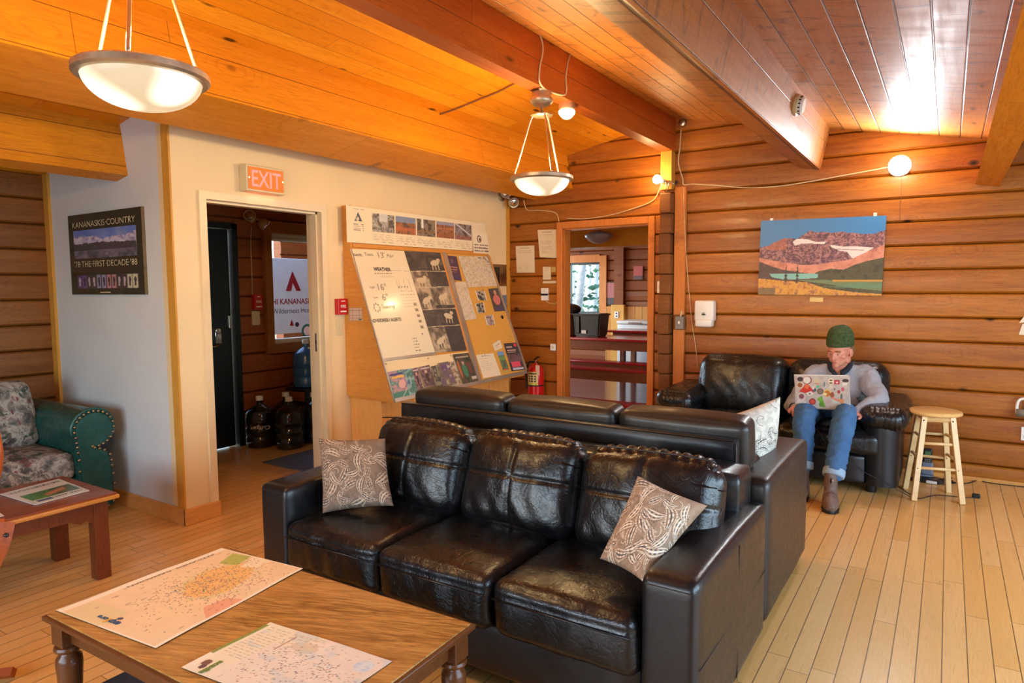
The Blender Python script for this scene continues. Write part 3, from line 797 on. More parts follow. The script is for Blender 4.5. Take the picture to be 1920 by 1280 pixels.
MB().lathe([(.06, .004), (.06, .006)], (XS, p.y, p.z), 24, axis='X').build('round_seal_centre', m_whitep, sg)

# ------------------------------------------------------------------ lamps and wall fixtures
def glowmat(name, col, e, rough=.3, base=None):
    t = NT(name); t.b.inputs['Emission Color'].default_value = col; t.b.inputs['Emission Strength'].default_value = e
    return t.fin(base or C3(240, 230, 210), rough)
def bowlmat():
    """frosted glass bowl; its glow and two bulb hot spots are painted as emission"""
    t = NT('frosted_glass_painted_glow'); x, y, z = t.sep(t.co('Generated'))
    d1 = t.M('POWER', t.M('ADD', t.M('POWER', t.M('SUBTRACT', x, .42), 2.), t.M('POWER', t.M('SUBTRACT', y, .24), 2.)), .5)
    d2 = t.M('POWER', t.M('ADD', t.M('POWER', t.M('SUBTRACT', x, .90), 2.), t.M('POWER', t.M('SUBTRACT', y, .58), 2.)), .5)
    g = t.M('MAXIMUM', t.rng(d1, .12, .30, 1., 0.), t.rng(d2, .10, .26, 1., 0.))  # hot spots placed on the side facing the camera, painted into the glow
    t.put(t.b.inputs['Emission Color'], t.mix(g, (1, .74, .44, 1), (1, .95, .86, 1)))
    t.put(t.b.inputs['Emission Strength'], t.rng(g, 0., 1., .62, 1.7))
    return t.fin(C3(150, 140, 120), .3)
m_bowl = bowlmat()
m_nickel = pmat('brushed_nickel', C3(196, 178, 150), .42, .85, var=.1, vs=30)
m_rod = pmat('pale_gold_rod', C3(214, 196, 160), .22, .9, var=.05)
def pendant(loc, label, ztop, power, low_hub):
    x, y, z = loc                                        # z = rim height
    t = thing('pendant_lamp', label, 'lamp', (x, y, z), 0, 'bowl pendants under the ridge beam')
    R = .19
    mb = MB().lathe([(R+.006, .018), (R+.012, .012), (R+.012, -.006), (R+.004, -.014), (R-.014, -.014), (R-.014, .018)], (x, y, z), 64, cap=False)
    mb.bm.verts.ensure_lookup_table(); mb.build('rim', m_nickel, t, auto=.5)
    prof = [(R-.012, -.004)] + [(R*math.cos(a)**.9*.94, -.105*math.sin(a)) for a in np.linspace(.12, 1.5, 14)] + [(.002, -.105)]
    inner = [(r*.985, zz+.004) for r, zz in reversed(prof)]
    MB().lathe(prof+inner, (x, y, z), 56, cap=False).build('glass_bowl', m_bowl, t, smooth=True)
    hub = z+low_hub
    for k in range(3):
        a = math.radians(80+120*k); c, s = math.cos(a), math.sin(a)
        pts = [(x+c*r, y+s*r, z+h) for r, h in ((R, .01), (R*.80, low_hub*.30), (R*.60, low_hub*.60), (R*.40, low_hub*.9), (R*.30, low_hub))]
        MB().tube(spline(pts, 5), .0065, 8).build('rod', m_rod, t, smooth=True)
    MB().lathe([(.014, -.012), (.07, -.004), (.072, .004), (.03, .012), (.012, .03), (.006, .035)], (x, y, hub), 28).build('hub', m_rod, t, smooth=True)
    mb = MB(); n = max(2, int((ztop-.09-hub-.03)/.035))
    for i in range(n):
        zc_ = hub+.03+(ztop-.09-hub-.03)*(i+.5)/n; q = []
        for k in range(13):
            a = 2*math.pi*k/12; u = .009*math.cos(a); w = .022*math.sin(a)
            q.append((x+u*(i % 2), y+u*(1-i % 2), zc_+w))
        mb.tube(q, .0022, 5, cap=False)
    mb.build('chain', m_brass, t, smooth=True)
    MB().lathe([(.058, 0), (.062, -.012), (.060, -.035), (.075, -.05), (.073, -.07), (.045, -.092), (.012, -.098), (.004, -.11)], (x, y, ztop), 32).build('ceiling_canopy', m_nickel, t, smooth=True)
    for dx in (-.07, .07):
        MB().ell((x+dx, y+dx*.6, z-.03), (.024, .024, .032), 14).build('bulb', glow_w, t, smooth=True)
        l = point('pendant_bulb_light', (x+dx, y+dx*.6, z+.10), power, WARM, .05)
    return t
glow_w = glowmat('warm_bulb', (1, .72, .40, 1), 12)
pendant((-2.23, 1.235, 2.195), 'larger looking bowl pendant lamp at the upper left, nearest the camera', 2.752, 24, .42)
pendant((-2.23, 3.80, 2.20), 'bowl pendant lamp hanging in the middle of the room in front of the doorway', 2.752, 26, .40)
for yy, w in ((1.235, 11), (3.80, 11)):
    l = bpy.data.lights.new('pendant_glow', 'AREA'); l.shape = 'DISK'; l.size = .34; l.energy = w; l.color = WARM
    o = bpy.data.objects.new('pendant_glow', l); COL.objects.link(o); o.location = (-2.23, yy, 2.085)
# small opal fitting on the ridge beam
p = at_z(1050, 196, 2.752); p.x = -2.232
t = thing('beam_spotlight', 'small round glass ceiling light on the beam beside the pendant canopy', 'lamp', (p.x, p.y, 2.752))
MB().lathe([(.052, 0), (.056, -.01), (.054, -.04), (.048, -.045)], (p.x, p.y, 2.752), 28).build('collar', m_nickel, t, auto=.6)
MB().lathe([(.05, -.045), (.058, -.052), (.056, -.07), (.040, -.088), (.028, -.10), (.006, -.108)], (p.x, p.y, 2.752), 28).build('glass', glowmat('opal_glass_lit', (1, .85, .6, 1), 1.6), t, smooth=True)

# cables pinned along the ridge beam
def cable(name, pts, r, label, mat=None, cat='cable', sm=6):
    return tag(MB().tube(spline(pts, sm), r, 6).build(name, mat or m_cable, smooth=True), label, cat)
XF = -2.172
def bp(x, y): return tuple(at_x(x, y, XF))
e1 = at_z(1003, 168, 2.75)
cable('cable', [bp(925, -4), bp(960, 20), bp(995, 45), bp(1012, 65), bp(1018, 92), bp(1012, 128), (XF+.002, bp(1012, 150)[1], 2.762), (-2.19, 3.83, 2.742), (-2.215, 3.78, 2.742)], .006, 'cream cable arching down the side of the ridge beam to the pendant')
cable('cable', [(-2.21, 3.87, 2.74), (-2.19, bp(1035, 188)[1]-.12, 2.742), (XF+.002, bp(1058, 178)[1], 2.765), bp(1061, 145), bp(1066, 112), bp(1078, 96), bp(1110, 110), bp(1150, 140), bp(1200, 170), bp(1240, 195), bp(1268, 210), bp(1277, 222)], .0055,
      'long cream cable running from the pendant along the ridge beam to the wall box')
pA = at_y(1279, 230, YB-.03)
MB().lathe([(.035, .0), (.035, -.035), (.028, -.04)], (pA.x, YB, pA.z), 20, axis='Y').build('cable_box', m_steel, label='round grey cable box at the end of the ridge beam', cat='box', smooth=True)
def wp(x, y, d=.012): return tuple(at_y(x, y, YB-d))
cable('cable', [wp(1277, 240), wp(1275, 275), wp(1272, 305), wp(1280, 335), wp(1282, 346), wp(1300, 345), wp(1350, 348), wp(1400, 352), wp(1460, 349), wp(1520, 340), wp(1580, 329), wp(1630, 320), wp(1668, 313)], .0055,
      'cream cable sagging across the log wall to the round wall light')
cable('cable', [wp(1281, 350, .07), wp(1283, 400, .07), wp(1288, 500, .07), wp(1297, 600, .03), wp(1303, 640, .02), wp(1309, 690, .02)], .0028, 'thin cream wire hanging down the pine board to the loveseat')
cable('cable', [wp(1240, 348, .04), wp(1225, 375, .02), wp(1190, 390, .015), wp(1140, 404, .015), wp(1095, 410, .015), wp(1062, 409, .015)], .0045, 'cream cable above the doorway casing')
cable('cable', [wp(1048, 415, .045), wp(1045, 403, .02), wp(1036, 397, .015), wp(1010, 394, .015), wp(990, 394, .015), wp(984, 385, .02), wp(982, 375, .05)], .0045, 'cream cable from the corner emergency light to the doorway casing')
# conduit scar on the left ceiling slope
def cl(x, y, d=.012):
    P = Vector((XRG, 0, ZR-d)); n = Vector((-.2, 0, 1)); return tuple(at_pl(x, y, P, n))
cable('conduit', [cl(820, 216), cl(850, 206), cl(900, 186), cl(935, 172), cl(962, 158), cl(975, 152)], .006, 'short dark conduit crossing the ceiling boards', pmat('dark_conduit', C3(120, 80, 48), .5))

# round LED light on the log wall
p = at_y(1687, 311, YB)
t = thing('wall_light', 'bright round white light on the log wall above the painting', 'lamp', (p.x, YB, p.z))
MB().lathe([(.082, 0), (.084, -.012), (.078, -.022)], (p.x, YB, p.z), 40, axis='Y').build('housing', m_whitep, t, auto=.6)
MB().lathe([(.074, -.021), (.07, -.027), (.03, -.031), (.002, -.032)], (p.x, YB, p.z), 40, axis='Y').build('diffuser', glowmat('cool_led', (.86, .94, 1, 1), 22), t, smooth=True)
l = area('wall_light_beam', (p.x, YB-.04, p.z), (p.x, YB-1, p.z), .14, .14, 20, (.80, .91, 1.0)); l.data.shape = 'DISK'
point('wall_light_glow', (p.x, YB-.24, p.z), 9., (1, .86, .62), .05)
cable('wire', [wp(1690, 332, .006), wp(1690, 360, .006), wp(1688, 385, .006), wp(1687, 418, .006)], .0018, 'thin dark wire dropping from the round wall light', pmat('thin_dark_wire', C3(110, 84, 60), .6))
# bare bulb clipped to the post
p = at_y(1232, 336, YB-.12)
t = thing('bulb_lamp', 'bare glowing bulb clipped beside the top of the wooden post', 'lamp', (p.x, YB-.12, p.z))
MB().ell((p.x, YB-.12, p.z), (.04, .04, .042), 20).build('bulb', glowmat('hot_bulb', (1, .86, .6, 1), 14), t, smooth=True)
MB().tube([(p.x+.03, YB-.12, p.z-.012), (p.x+.07, YB-.12, p.z-.03)], .02, 12).build('socket', m_whitep, t, smooth=True)
mb = MB().tube([(p.x+.06, YB-.12, p.z-.025), (p.x+.10, YB-.125, p.z-.05), (p.x+.13, YB-.12, p.z-.03), (p.x+.16, YB-.115, p.z-.06)], .006, 8)
mb.tube([(p.x+.09, YB-.125, p.z-.02), (p.x+.095, YB-.125, p.z-.13)], .005, 8); mb.tube([(p.x+.12, YB-.125, p.z-.02), (p.x+.11, YB-.125, p.z-.10)], .004, 8)
mb.build('clamp', m_steel, t, smooth=True)
point('bulb_light', (p.x-.03, YB-.21, p.z), 9, WARM, .04)

# smoke detector high on the glossy beam
p = at_x(1492, 197, -.865)
sl = Vector((1, -.2)).normalized(); nx = Vector((sl.x, 0, sl.y)); 
pl = at_pl(1492, 197, Vector((-.868, 0, zc(-.868))), nx)
t = thing('smoke_detector', 'white round smoke detector on the glossy beam', 'smoke detector', pl)
Mx = nx.to_track_quat('Z', 'Y').to_matrix().to_4x4(); Mx.translation = pl
mb = MB(); mb.M = Mx; mb.lathe([(.068, -.001), (.068, .018), (.060, .022)], n=32); mb.build('base', m_beige, t, auto=.5)
mb = MB(); mb.M = Mx; mb.lathe([(.058, .02), (.056, .042), (.045, .052), (.004, .054)], n=32); mb.build('cover', m_whitep, t, auto=.5)
mb = MB(); mb.M = Mx
for k in range(14):
    a = 2*math.pi*k/14; mb.box(.056*math.cos(a)-.004, .056*math.cos(a)+.004, .056*math.sin(a)-.004, .056*math.sin(a)+.004, .026, .038)
mb.build('vents', m_black, t)

# twin-head emergency lights
def emergency(c, wall, label, heads, mats=(None, None), plate=True):
    """c: mounting point on the wall; wall: outward direction; heads: list of (offset, aim)"""
    c = Vector(c); t = thing('emergency_light', label, 'emergency light', c)
    wall = Vector(wall)
    if plate:
        Mx = wall.to_track_quat('Z', 'Y').to_matrix().to_4x4(); Mx.translation = c
        mb = MB(); mb.M = Mx; mb.lathe([(.05, 0), (.05, .02), (.03, .03)], n=24); mb.build('mounting_plate', mats[0] or m_steel, t, auto=.5)
    for off, aim in heads:
        off = Vector(off); aim = Vector(aim).normalized(); h = c+off
        Mx = aim.to_track_quat('Z', 'Y').to_matrix().to_4x4(); Mx.translation = h
        mb = MB(); mb.M = Mx; mb.lathe([(.012, -.055), (.035, -.045), (.052, -.015), (.058, .025), (.054, .03), (.050, .026)], n=28)
        hd = mb.build('lamp_head', mats[0] or m_nickel, t, smooth=True)
        mb = MB(); mb.M = Mx; mb.lathe([(.049, .024), (.03, .030), (.012, .034), (.002, .034)], n=28); mb.build('lens', mats[1] or m_chrome, hd, smooth=True)
        MB().tube([c+wall*.02, c+wall*.05+off*.4, h-aim*.05], .010, 8).build('swivel_arm', mats[0] or m_nickel, t, smooth=True)
    return t
emergency((XW, 6.02, 2.47), (1, 0, 0), 'two headed metal emergency light in the corner above the notice board', [((.09, -.03, .03), (.5, -.9, -.1)), ((.12, .06, -.06), (.75, -.6, -.45))])
pv = at_x(470, 408, XO)
emergency(pv, (1, 0, 0), 'two headed beige emergency light seen through the left opening', [((.10, -.08, .0), (.5, -.6, .3)), ((.10, .07, -.06), (.5, .5, -.6))],
          (pmat('aged_beige_metal', C3(196, 160, 112), .4, .3), m_steel))
# wires, alarm stations and switches
def plate(name, mat, axis, a0, a1, z0, z1, face, d, label, cat, parts=()):
    t = thing(name, label, cat, ((a0+a1)/2, face, z0) if axis == 'X' else (face, (a0+a1)/2, z0))
    def bx(p0, p1, q0, q1, o0, o1):
        return MB().rbox(p0, p1, face-o1, face-o0, q0, q1, min(.003, (o1-o0)*.3)) if axis == 'X' else MB().rbox(face+o0, face+o1, p0, p1, q0, q1, min(.003, (o1-o0)*.3))
    bx(a0, a1, z0, z1, 0, d).build('plate', mat, t)
    for nm, mt, u0, u1, v0, v1, dd in parts:
        bx(a0+(a1-a0)*u0, a0+(a1-a0)*u1, z0+(z1-z0)*v0, z0+(z1-z0)*v1, d, d+dd).build(nm, mt, t)
    return t
m_redp = pmat('alarm_red', C3(190, 24, 26), .3, var=.05); m_grey = pmat('grey_plastic', C3(128, 122, 112), .4)
def alarm(y0, y1, z0, z1, face, label):
    t = plate('fire_alarm_station', m_redp, 'Y', y0, y1, z0, z1, face, .045, label, 'fire alarm', (('pull_bar', m_whitep, .18, .82, .16, .24, .004), ('top_mark', m_whitep, .3, .7, .82, .88, .002)))
    text('FIRE', 'lettering', m_whitep, t, (face+.046, (y0+y1)/2, z0+(z1-z0)*.45), (0, 1, 0), (0, 0, 1), (z1-z0)*.16, bold=.02)
a = at_x(627, 560, XW); b = at_x(645, 589, XW)
alarm(a.y, b.y, b.z, a.z, XW, 'red fire alarm station on the white wall left of the notice board')
a = at_x(629, 598, XW); b = at_x(642, 628, XW)
plate('light_switch', m_beige, 'Y', a.y, b.y, b.z, a.z, XW, .008, 'beige light switch under the red fire alarm on the white wall', 'switch', (('toggle', m_beige, .42, .58, .4, .6, .012),))
a = at_x(470, 552, XO+.0); b = at_x(487, 580, XO)
alarm(a.y, b.y, b.z, a.z, XO+.012, 'red fire alarm station on the dark log wall seen through the left opening')
a = at_x(470, 583, XO); b = at_x(485, 609, XO)
plate('light_switch', m_beige, 'Y', a.y, b.y, b.z, a.z, XO+.006, .02, 'pale light switch under the fire alarm in the vestibule', 'switch', (('toggle', m_beige, .42, .58, .4, .6, .012),))
cable('wire', [tuple(at_x(471, 425, XO+.012)), tuple(at_x(470, 460, XO+.012)), tuple(at_x(472, 510, XO+.012)), tuple(at_x(473, 552, XO+.015))], .004, 'pale wire hanging from the vestibule emergency light to the fire alarm')
# EXIT sign
a = at_x(463, 301, XW+.09); b = at_x(537, 366, XW+.09)
t = thing('exit_sign', 'lit orange and red EXIT sign above the white framed opening', 'sign', (XW, (a.y+b.y)/2, b.z))
ya_, yb2, z0, z1 = a.y, b.y, b.z+.0, at_x(537, 320, XW+.09).z+.005
MB().rbox(XW, XW+.075, ya_, yb2, z0, z1, .006).build('housing', m_beige, t)
MB().rbox(XW+.075, XW+.082, ya_+.014, yb2-.014, z0+.014, z1-.014, .002).build('face', glowmat('exit_face', (.82, .20, .02, 1), .8, .6, C3(120, 50, 10)), t)
text('EXIT', 'lettering', glowmat('exit_letters', (1, .34, .28, 1), 1.0, .6, C3(120, 40, 30)), t, (XW+.084, (ya_+yb2)/2, z0+.034), (0, 1, 0), (0, 0, 1), (z1-z0)-.068, width=(yb2-ya_)*.76, bold=.012)
mb = MB()
for yy in (ya_+.02, yb2-.02): mb.prism([(yy-.008, (z0+z1)/2), (yy, (z0+z1)/2-.008), (yy+.004, (z0+z1)/2), (yy, (z0+z1)/2+.008)], 'X', XW+.082, XW+.084)
mb.build('arrow', glowmat('exit_arrow', (1, .5, .3, 1), 1.5), t)
l = area('exit_sign_spill', (XW+.05, (ya_+yb2)/2, z0-.004), (XW+.05, (ya_+yb2)/2, z0-1), .03, .22, .35, (1, .12, .08)); 

# framed poster on the pier wall
A = at_y(127, 405, YP-.02); B = at_y(264, 388, YP-.02); Cc = at_y(272, 552, YP-.02); Dd = at_y(136, 552, YP-.02)
px0, px1, pz0, pz1 = (A.x+Dd.x)/2, (B.x+Cc.x)/2, Cc.z, A.z
t = thing('framed_poster', 'dark framed mountain poster on the white pier wall', 'poster', ((px0+px1)/2, YP, pz0))
MB().rbox(px0, px1, YP-.022, YP-.001, pz0, pz1, .002).build('frame', pmat('poster_green', C3(46, 50, 40), .25, coat=.4), t)
MB().box(px1-.002, px1+.004, YP-.022, YP-.001, pz0, pz1).build('edge_strip', m_brass, t, label='bronze edge strip')
cn = Can(110, 64, (150, 150, 190), 2.)
cn.put((cn.v > .62), (80, 110, 190)); cn.mottle((cn.v > .6)*.5, [(70, 110, 200), (200, 200, 225)], 4, 2)
rg = .55+.35*fbm(cn.u, cn.u*0+.3, 6, 11, 4)
cn.mottle(cn.v < rg, [(60, 60, 100), (150, 140, 175), (220, 210, 225), (120, 110, 150)], 9, 5)
rg = .35+.35*fbm(cn.u, cn.u*0+.1, 5, 21, 4); cn.mottle(cn.v < rg, [(34, 32, 40), (60, 56, 68), (44, 40, 52)], 10, 7)
cn.mottle((cn.v < .28), [(40, 38, 46), (86, 82, 100), (130, 125, 145), (60, 56, 66)], 5, 9)
Wp, Hp = px1-px0, pz1-pz0
def pp(u, v, d=.0225): return (px0+Wp*u, YP-d, pz0+Hp*v)
sheet('mountain_picture', cn, quadP(pp(.075, .45), pp(.93, .45), pp(.93, .80), pp(.075, .80)), m_gloss, t, th=.001)
m_cream = pmat('cream_print', C3(206, 188, 150), .5)
text('KANANASKIS·COUNTRY', 'lettering', m_cream, t, pp(.5, .835, .024), (1, 0, 0), (0, 0, 1), Hp*.072, width=Wp*.86)
text("'78·THE·FIRST·DECADE·'88", 'lettering', m_cream, t, pp(.5, .345, .024), (1, 0, 0), (0, 0, 1), Hp*.072, width=Wp*.86)
cols = [(70, 50, 110), (90, 60, 130), (40, 40, 40), (60, 44, 44), (140, 140, 170), (150, 140, 180), (190, 130, 130), (190, 130, 130), (40, 36, 40), (50, 36, 40), (200, 190, 160), (210, 200, 160)]
cn = Can(120, 26, (46, 50, 40), 5)
for i, cc in enumerate(cols):
    u = i/12; cn.rect(u+.006, u+.078, .04, .96, cc); dk = (40, 30, 40) if sum(cc) > 250 else (190, 170, 180)
    cn.ell(u+.042, .6, .018, .22, dk); cn.rect(u+.03, u+.055, .2, .5, dk)
sheet('picture_row', cn, quadP(pp(.10, .075), pp(.93, .075), pp(.93, .245), pp(.10, .245)), m_gloss, t, th=.001)
MB().box(*[pp(.42, 0)[0], pp(.56, 0)[0]], YP-.0235, YP-.0225, pz0+Hp*.022, pz0+Hp*.034).build('small_print', m_cream, t)
# painting
A = at_y(1427, 414, YB-.03); B = at_y(1662, 404, YB-.03); Cc = at_y(1653, 554, YB-.03); Dd = at_y(1421, 552, YB-.03)
t = thing('painting', 'unframed mountain lake canvas hanging on the log wall above the loveseat', 'painting', ((A.x+B.x)/2, YB, Dd.z))
P0 = quadP(Dd, Cc, B, A)
nv = (Cc-Dd).cross(A-Dd).normalized()
MB().mesh([Dd, Cc, B, A]+[Vector(q)-nv*.026 for q in (Dd, Cc, B, A)], [(0, 1, 2, 3), (7, 6, 5, 4), (0, 4, 5, 1), (1, 5, 6, 2), (2, 6, 7, 3), (3, 7, 4, 0)]).build('canvas', pmat('canvas_edge', C3(96, 84, 70), .7), t)
cn = Can(250, 158, (60, 130, 190), 1.52); u, v = cn.u, cn.v
cn.put(np.clip((u-.1)*1.2, 0, 1)*.7, (30, 130, 205)); cn.put((1-u)*.35*(v > .6), (110, 150, 190))
xs = [0, .07, .12, .2, .27, .31, .37, .42, .455, .52, .6, .67, .75, .85, .93, 1]; ys = [.64, .66, .70, .745, .76, .75, .80, .855, .83, .82, .81, .82, .80, .78, .785, .82]
ridge = np.interp(u, xs, ys)+.03*(fbm(u, u*0, 22, 3)-.5)
mt = v < ridge
cn.mottle(mt, [(70, 44, 56), (120, 76, 84), (176, 120, 120), (100, 60, 76), (150, 96, 104), (200, 150, 148)], 13, 4)
st = np.sin((u*34+v*10+34*fbm(u, v, 9, 6))*1.5); cn.put(mt*(st > .55)*.55, (70, 40, 60)); cn.put(mt*(st < -.7)*.4, (210, 160, 150))
cn.put(((u < .23) & (u > .05) & (v > .60) & mt)*.6, (196, 110, 76))
def snow(pts, c=(236, 228, 224)): cn.poly(pts, c)
snow([(.28, .70), (.31, .745), (.40, .735), (.46, .70), (.55, .695), (.54, .665), (.45, .675), (.36, .68), (.30, .655)])
snow([(.58, .655), (.68, .63), (.80, .625), (.92, .605), (.86, .54), (.80, .455), (.76, .48), (.72, .56), (.66, .575), (.60, .62)])
cn.put(((np.abs(v-(.60-.10*(u-.6))) < .006) & (u > .6) & (u < .85))*.6, (140, 100, 110))
sc = np.interp(u, [0, .1, .2, .35, .5, .62, .75, .88, 1], [.50, .47, .44, .40, .40, .43, .46, .56, .64])
m1 = (v < sc) & (v > .28); cn.mottle(m1, [(196, 116, 92), (224, 152, 126), (206, 132, 110), (170, 100, 84)], 10, 9)
hl = np.interp(u, [0, .05, .12, .2, .35, .45], [.45, .42, .38, .34, .30, .28]); cn.mottle((v < hl) & (u < .47), [(104, 70, 66), (76, 56, 50), (130, 84, 70)], 14, 12)
fr_ = np.interp(u, [.44, .5, .6, .7, .78, .88, 1], [.26, .31, .345, .33, .39, .44, .48]); cn.mottle((v < fr_) & (u > .47), [(60, 58, 34), (84, 78, 44), (48, 48, 30)], 16, 14)
cn.poly([(.09, .285), (.5, .28), (.5, .225), (.42, .215), (.22, .205), (.12, .235)], (136, 196, 184))
cn.poly([(.30, .205), (.55, .20), (1, .165), (1, .06), (.8, .09), (.6, .14), (.42, .175)], (110, 130, 84))
cn.put(((v < .18) & (v > .10) & (u > .5) & (fbm(u*.4, v*3, 9, 5) > .5))*.6, (96, 150, 120))
lv = np.interp(u, [0, .2, .42, .5, .6, .7, .8, 1], [.22, .19, .165, .12, .08, .06, .04, .02])
cn.mottle(v < lv, [(150, 96, 40), (206, 140, 40), (226, 166, 60), (176, 110, 70), (120, 70, 50)], 20, 15)
cn.put(((v < .2) & (v > .175) & (u > .62))*1., (206, 150, 50)); cn.put(((v < .09) & (u < .15))*.7, (96, 84, 66))
for tu, tb_, th_ in ((.235, .17, .23), (.33, .155, .25)):
    for k in range(9):
        vv = tb_+th_*(k/9); w = .018*(1-k/10)*(1 if k % 2 else .55); cn.rect(tu-w, tu+w, vv, vv+th_/10, (66, 56, 40))
sheet('picture', cn, lambda a_, b_: P0(a_, b_)+nv*.0005, m_print, t, th=.001)
for q in ((1447, 412), (1641, 402)):
    a = at_y(*q, YB-.02); MB().rbox(a.x-.012, a.x+.012, YB-.03, YB-.006, a.z-.02, a.z+.014, .002).build('hanger', m_whitep, t)
a = at_y(1518, 557, YB-.01); b = at_y(1543, 566, YB-.01)
plate('name_plate', pmat('pale_gold_plate', C3(206, 168, 92), .4, .2), 'X', a.x, b.x, b.z, a.z, YB-.001, .008, 'small gold title plate below the painting', 'plate', (('print', m_brass, .1, .9, .55, .62, .0006), ('print', m_brass, .1, .8, .3, .36, .0006)))
# soap dispenser
a = at_y(1303, 563, YB-.08); b = at_y(1338, 613, YB-.08)
t = thing('soap_dispenser', 'white soap dispenser on the log wall beside the pine board', 'dispenser', ((a.x+b.x)/2, YB, b.z))
MB().rbox(a.x, b.x, YB-.10, YB+.0, b.z+.05, a.z, .018, 3).build('housing', m_whitep, t, auto=.8)
MB().rbox(a.x+.01, b.x-.01, YB-.115, YB-.02, b.z, b.z+.07, .018, 3).build('push_bar', m_whitep, t, auto=.8)
MB().ell(((a.x+b.x)/2, YB-.101, b.z+.115), (.020, .002, .009), 14).build('viewing_window', m_black, t, smooth=True)
MB().rbox((a.x+b.x)/2-.015, (a.x+b.x)/2+.015, YB-.102, YB-.10, b.z+.128, b.z+.132, .0006).build('mark', m_grey, t)
# junction box on the board, plates right of the doorway
a = at_y(1267, 593, YB-.07); b = at_y(1282, 617, YB-.07)
t = thing('junction_box', 'small grey metal switch box on the board beside the post', 'switch', ((a.x+b.x)/2, YB-.05, b.z))
MB().rbox(a.x, b.x, YB-.085, YB-.03, b.z, a.z, .004).build('box', m_grey, t); MB().box((a.x+b.x)/2-.006, (a.x+b.x)/2+.006, YB-.1, YB-.085, b.z+.05, b.z+.075).build('toggle', m_whitep, t)
MB().tube([((a.x+b.x)/2, YB-.05, a.z), ((a.x+b.x)/2+.01, YB-.05, a.z+.05)], .008, 8).build('conduit_stub', m_cable, t)
a = at_y(1232, 527, YB-.03); b = at_y(1243.5, 549, YB-.03)
plate('thermostat', m_whitep, 'X', a.x, b.x, b.z, a.z, YB, .03, 'small white thermostat between the doorway casing and the post', 'thermostat', (('dial', m_beige, .3, .7, .3, .7, .004),))
a = at_y(1233, 594, YB-.01); b = at_y(1242, 618, YB-.01)
plate('socket_plate', m_black, 'X', a.x, b.x, b.z, a.z, YB, .010, 'dark switch plate low between the doorway casing and the post', 'switch', (('toggle', m_black, .4, .6, .4, .6, .01),))
# papers and small things on the logs left of the doorway
def notice(pts, Y, cn, label, cat='notice', name='notice', mat=None):
    a, b, c, d = [at_y(*q, Y) for q in pts]   # bl, br, tr, tl
    o = sheet(name, cn, quadP(a, b, c, d), mat or m_print, th=.0012); return tag(o, label, cat)
def page(seed, bgc=(226, 206, 168), ink=(120, 90, 70), n=16, title=True, a=.75):
    c = Can(44, 60, bgc, a)
    if title: c.rect(.25, .75, .9, .925, ink)
    rs = np.random.RandomState(seed)
    for k in range(n):
        v = .82-k*.74/n
        if rs.rand() < .85: c.words(.12, rs.uniform(.55, .9), v, .014, tuple(int(x*.5+y*.5) for x, y in zip(bgc, ink)), seed*31+k)
    return c
notice([(1012, 482), (1044, 484), (1043, 430), (1008, 431)], YB-.009, page(3), 'white typed notice at the upper left of the doorway, the higher of two')
notice([(969, 511), (1003, 511), (1002, 460), (967, 461)], YB-.009, page(5, n=11), 'white typed notice near the corner, lower and left of the other')
notice([(1018, 524), (1033, 524), (1033, 500), (1018, 500)], YB-.009, page(7, n=6), 'small white card beside the doorway with a yellow tag', 'card', 'card')
notice([(1034, 510), (1042, 510), (1042, 500), (1034, 500)], YB-.009, Can(6, 6, (190, 160, 70)), 'tiny yellow tag beside the small white card', 'tag', 'tag')
notice([(1018, 531), (1043, 531), (1043, 526), (1018, 527)], YB-.009, Can(12, 4, (222, 200, 160)), 'narrow cream label strip under the small white card', 'strip', 'label_strip')
a = at_y(1016, 540, YB); b = at_y(1029, 563, YB)
plate('wall_control', m_whitep, 'X', a.x, b.x, b.z, a.z, YB, .02, 'small white and black wall control left of the doorway', 'switch', (('band', m_black, 0, 1.05, .4, .55, .006), ('button', m_beige, .4, .6, .72, .84, .004)))
cable('wire', [wp(1022, 563, .015), wp(1030, 568, .01), wp(1040, 569, .01), wp(1044, 566, .03)], .003, 'short pale wire from the wall control to the doorway casing')
a = at_y(1034, 644, YB); b = at_y(1044, 657, YB)
plate('wall_socket', m_whitep, 'X', a.x, b.x, b.z, a.z, YB, .03, 'small white plug box above the fire extinguisher', 'socket', (('cover', m_beige, .3, .7, .3, .7, .004),))
# plaque and blue sheet on the white wall beside the corner
def wallP(pts, X): return [at_x(*q, X) for q in pts]
a, b, c, d = wallP([(931, 537), (950, 536), (950, 496), (925, 495)], XW+.016)
t = thing('plaque', 'small wooden plaque behind the notice board beside the corner', 'plaque', tuple(a))
y0, y1, z0, z1 = d.y, c.y, b.z, c.z
MB().rbox(XW, XW+.016, y0, y1, z0, z1, .006).build('board', pmat('plaque_wood', C3(120, 80, 34), .3), t)
MB().rbox(XW+.016, XW+.018, y0+(y1-y0)*.5, y1-.015, z0+.03, z1-.03, .0006).build('metal_plate', m_brass, t); MB().rbox(XW+.016, XW+.018, y0+.015, y0+(y1-y0)*.45, z0+.03, z1-.03, .0006).build('picture', m_black, t)
a = at_x(944, 553, XW); b = at_x(953, 578, XW)
o = sheet('leaflet', Can(8, 12, (110, 124, 150)), quadP((XW+.001, a.y-.1, b.z), (XW+.001, b.y, b.z), (XW+.001, b.y, a.z), (XW+.001, a.y-.1, a.z)), m_print); tag(o, 'grey blue leaflet on the white wall under the plaque', 'leaflet')

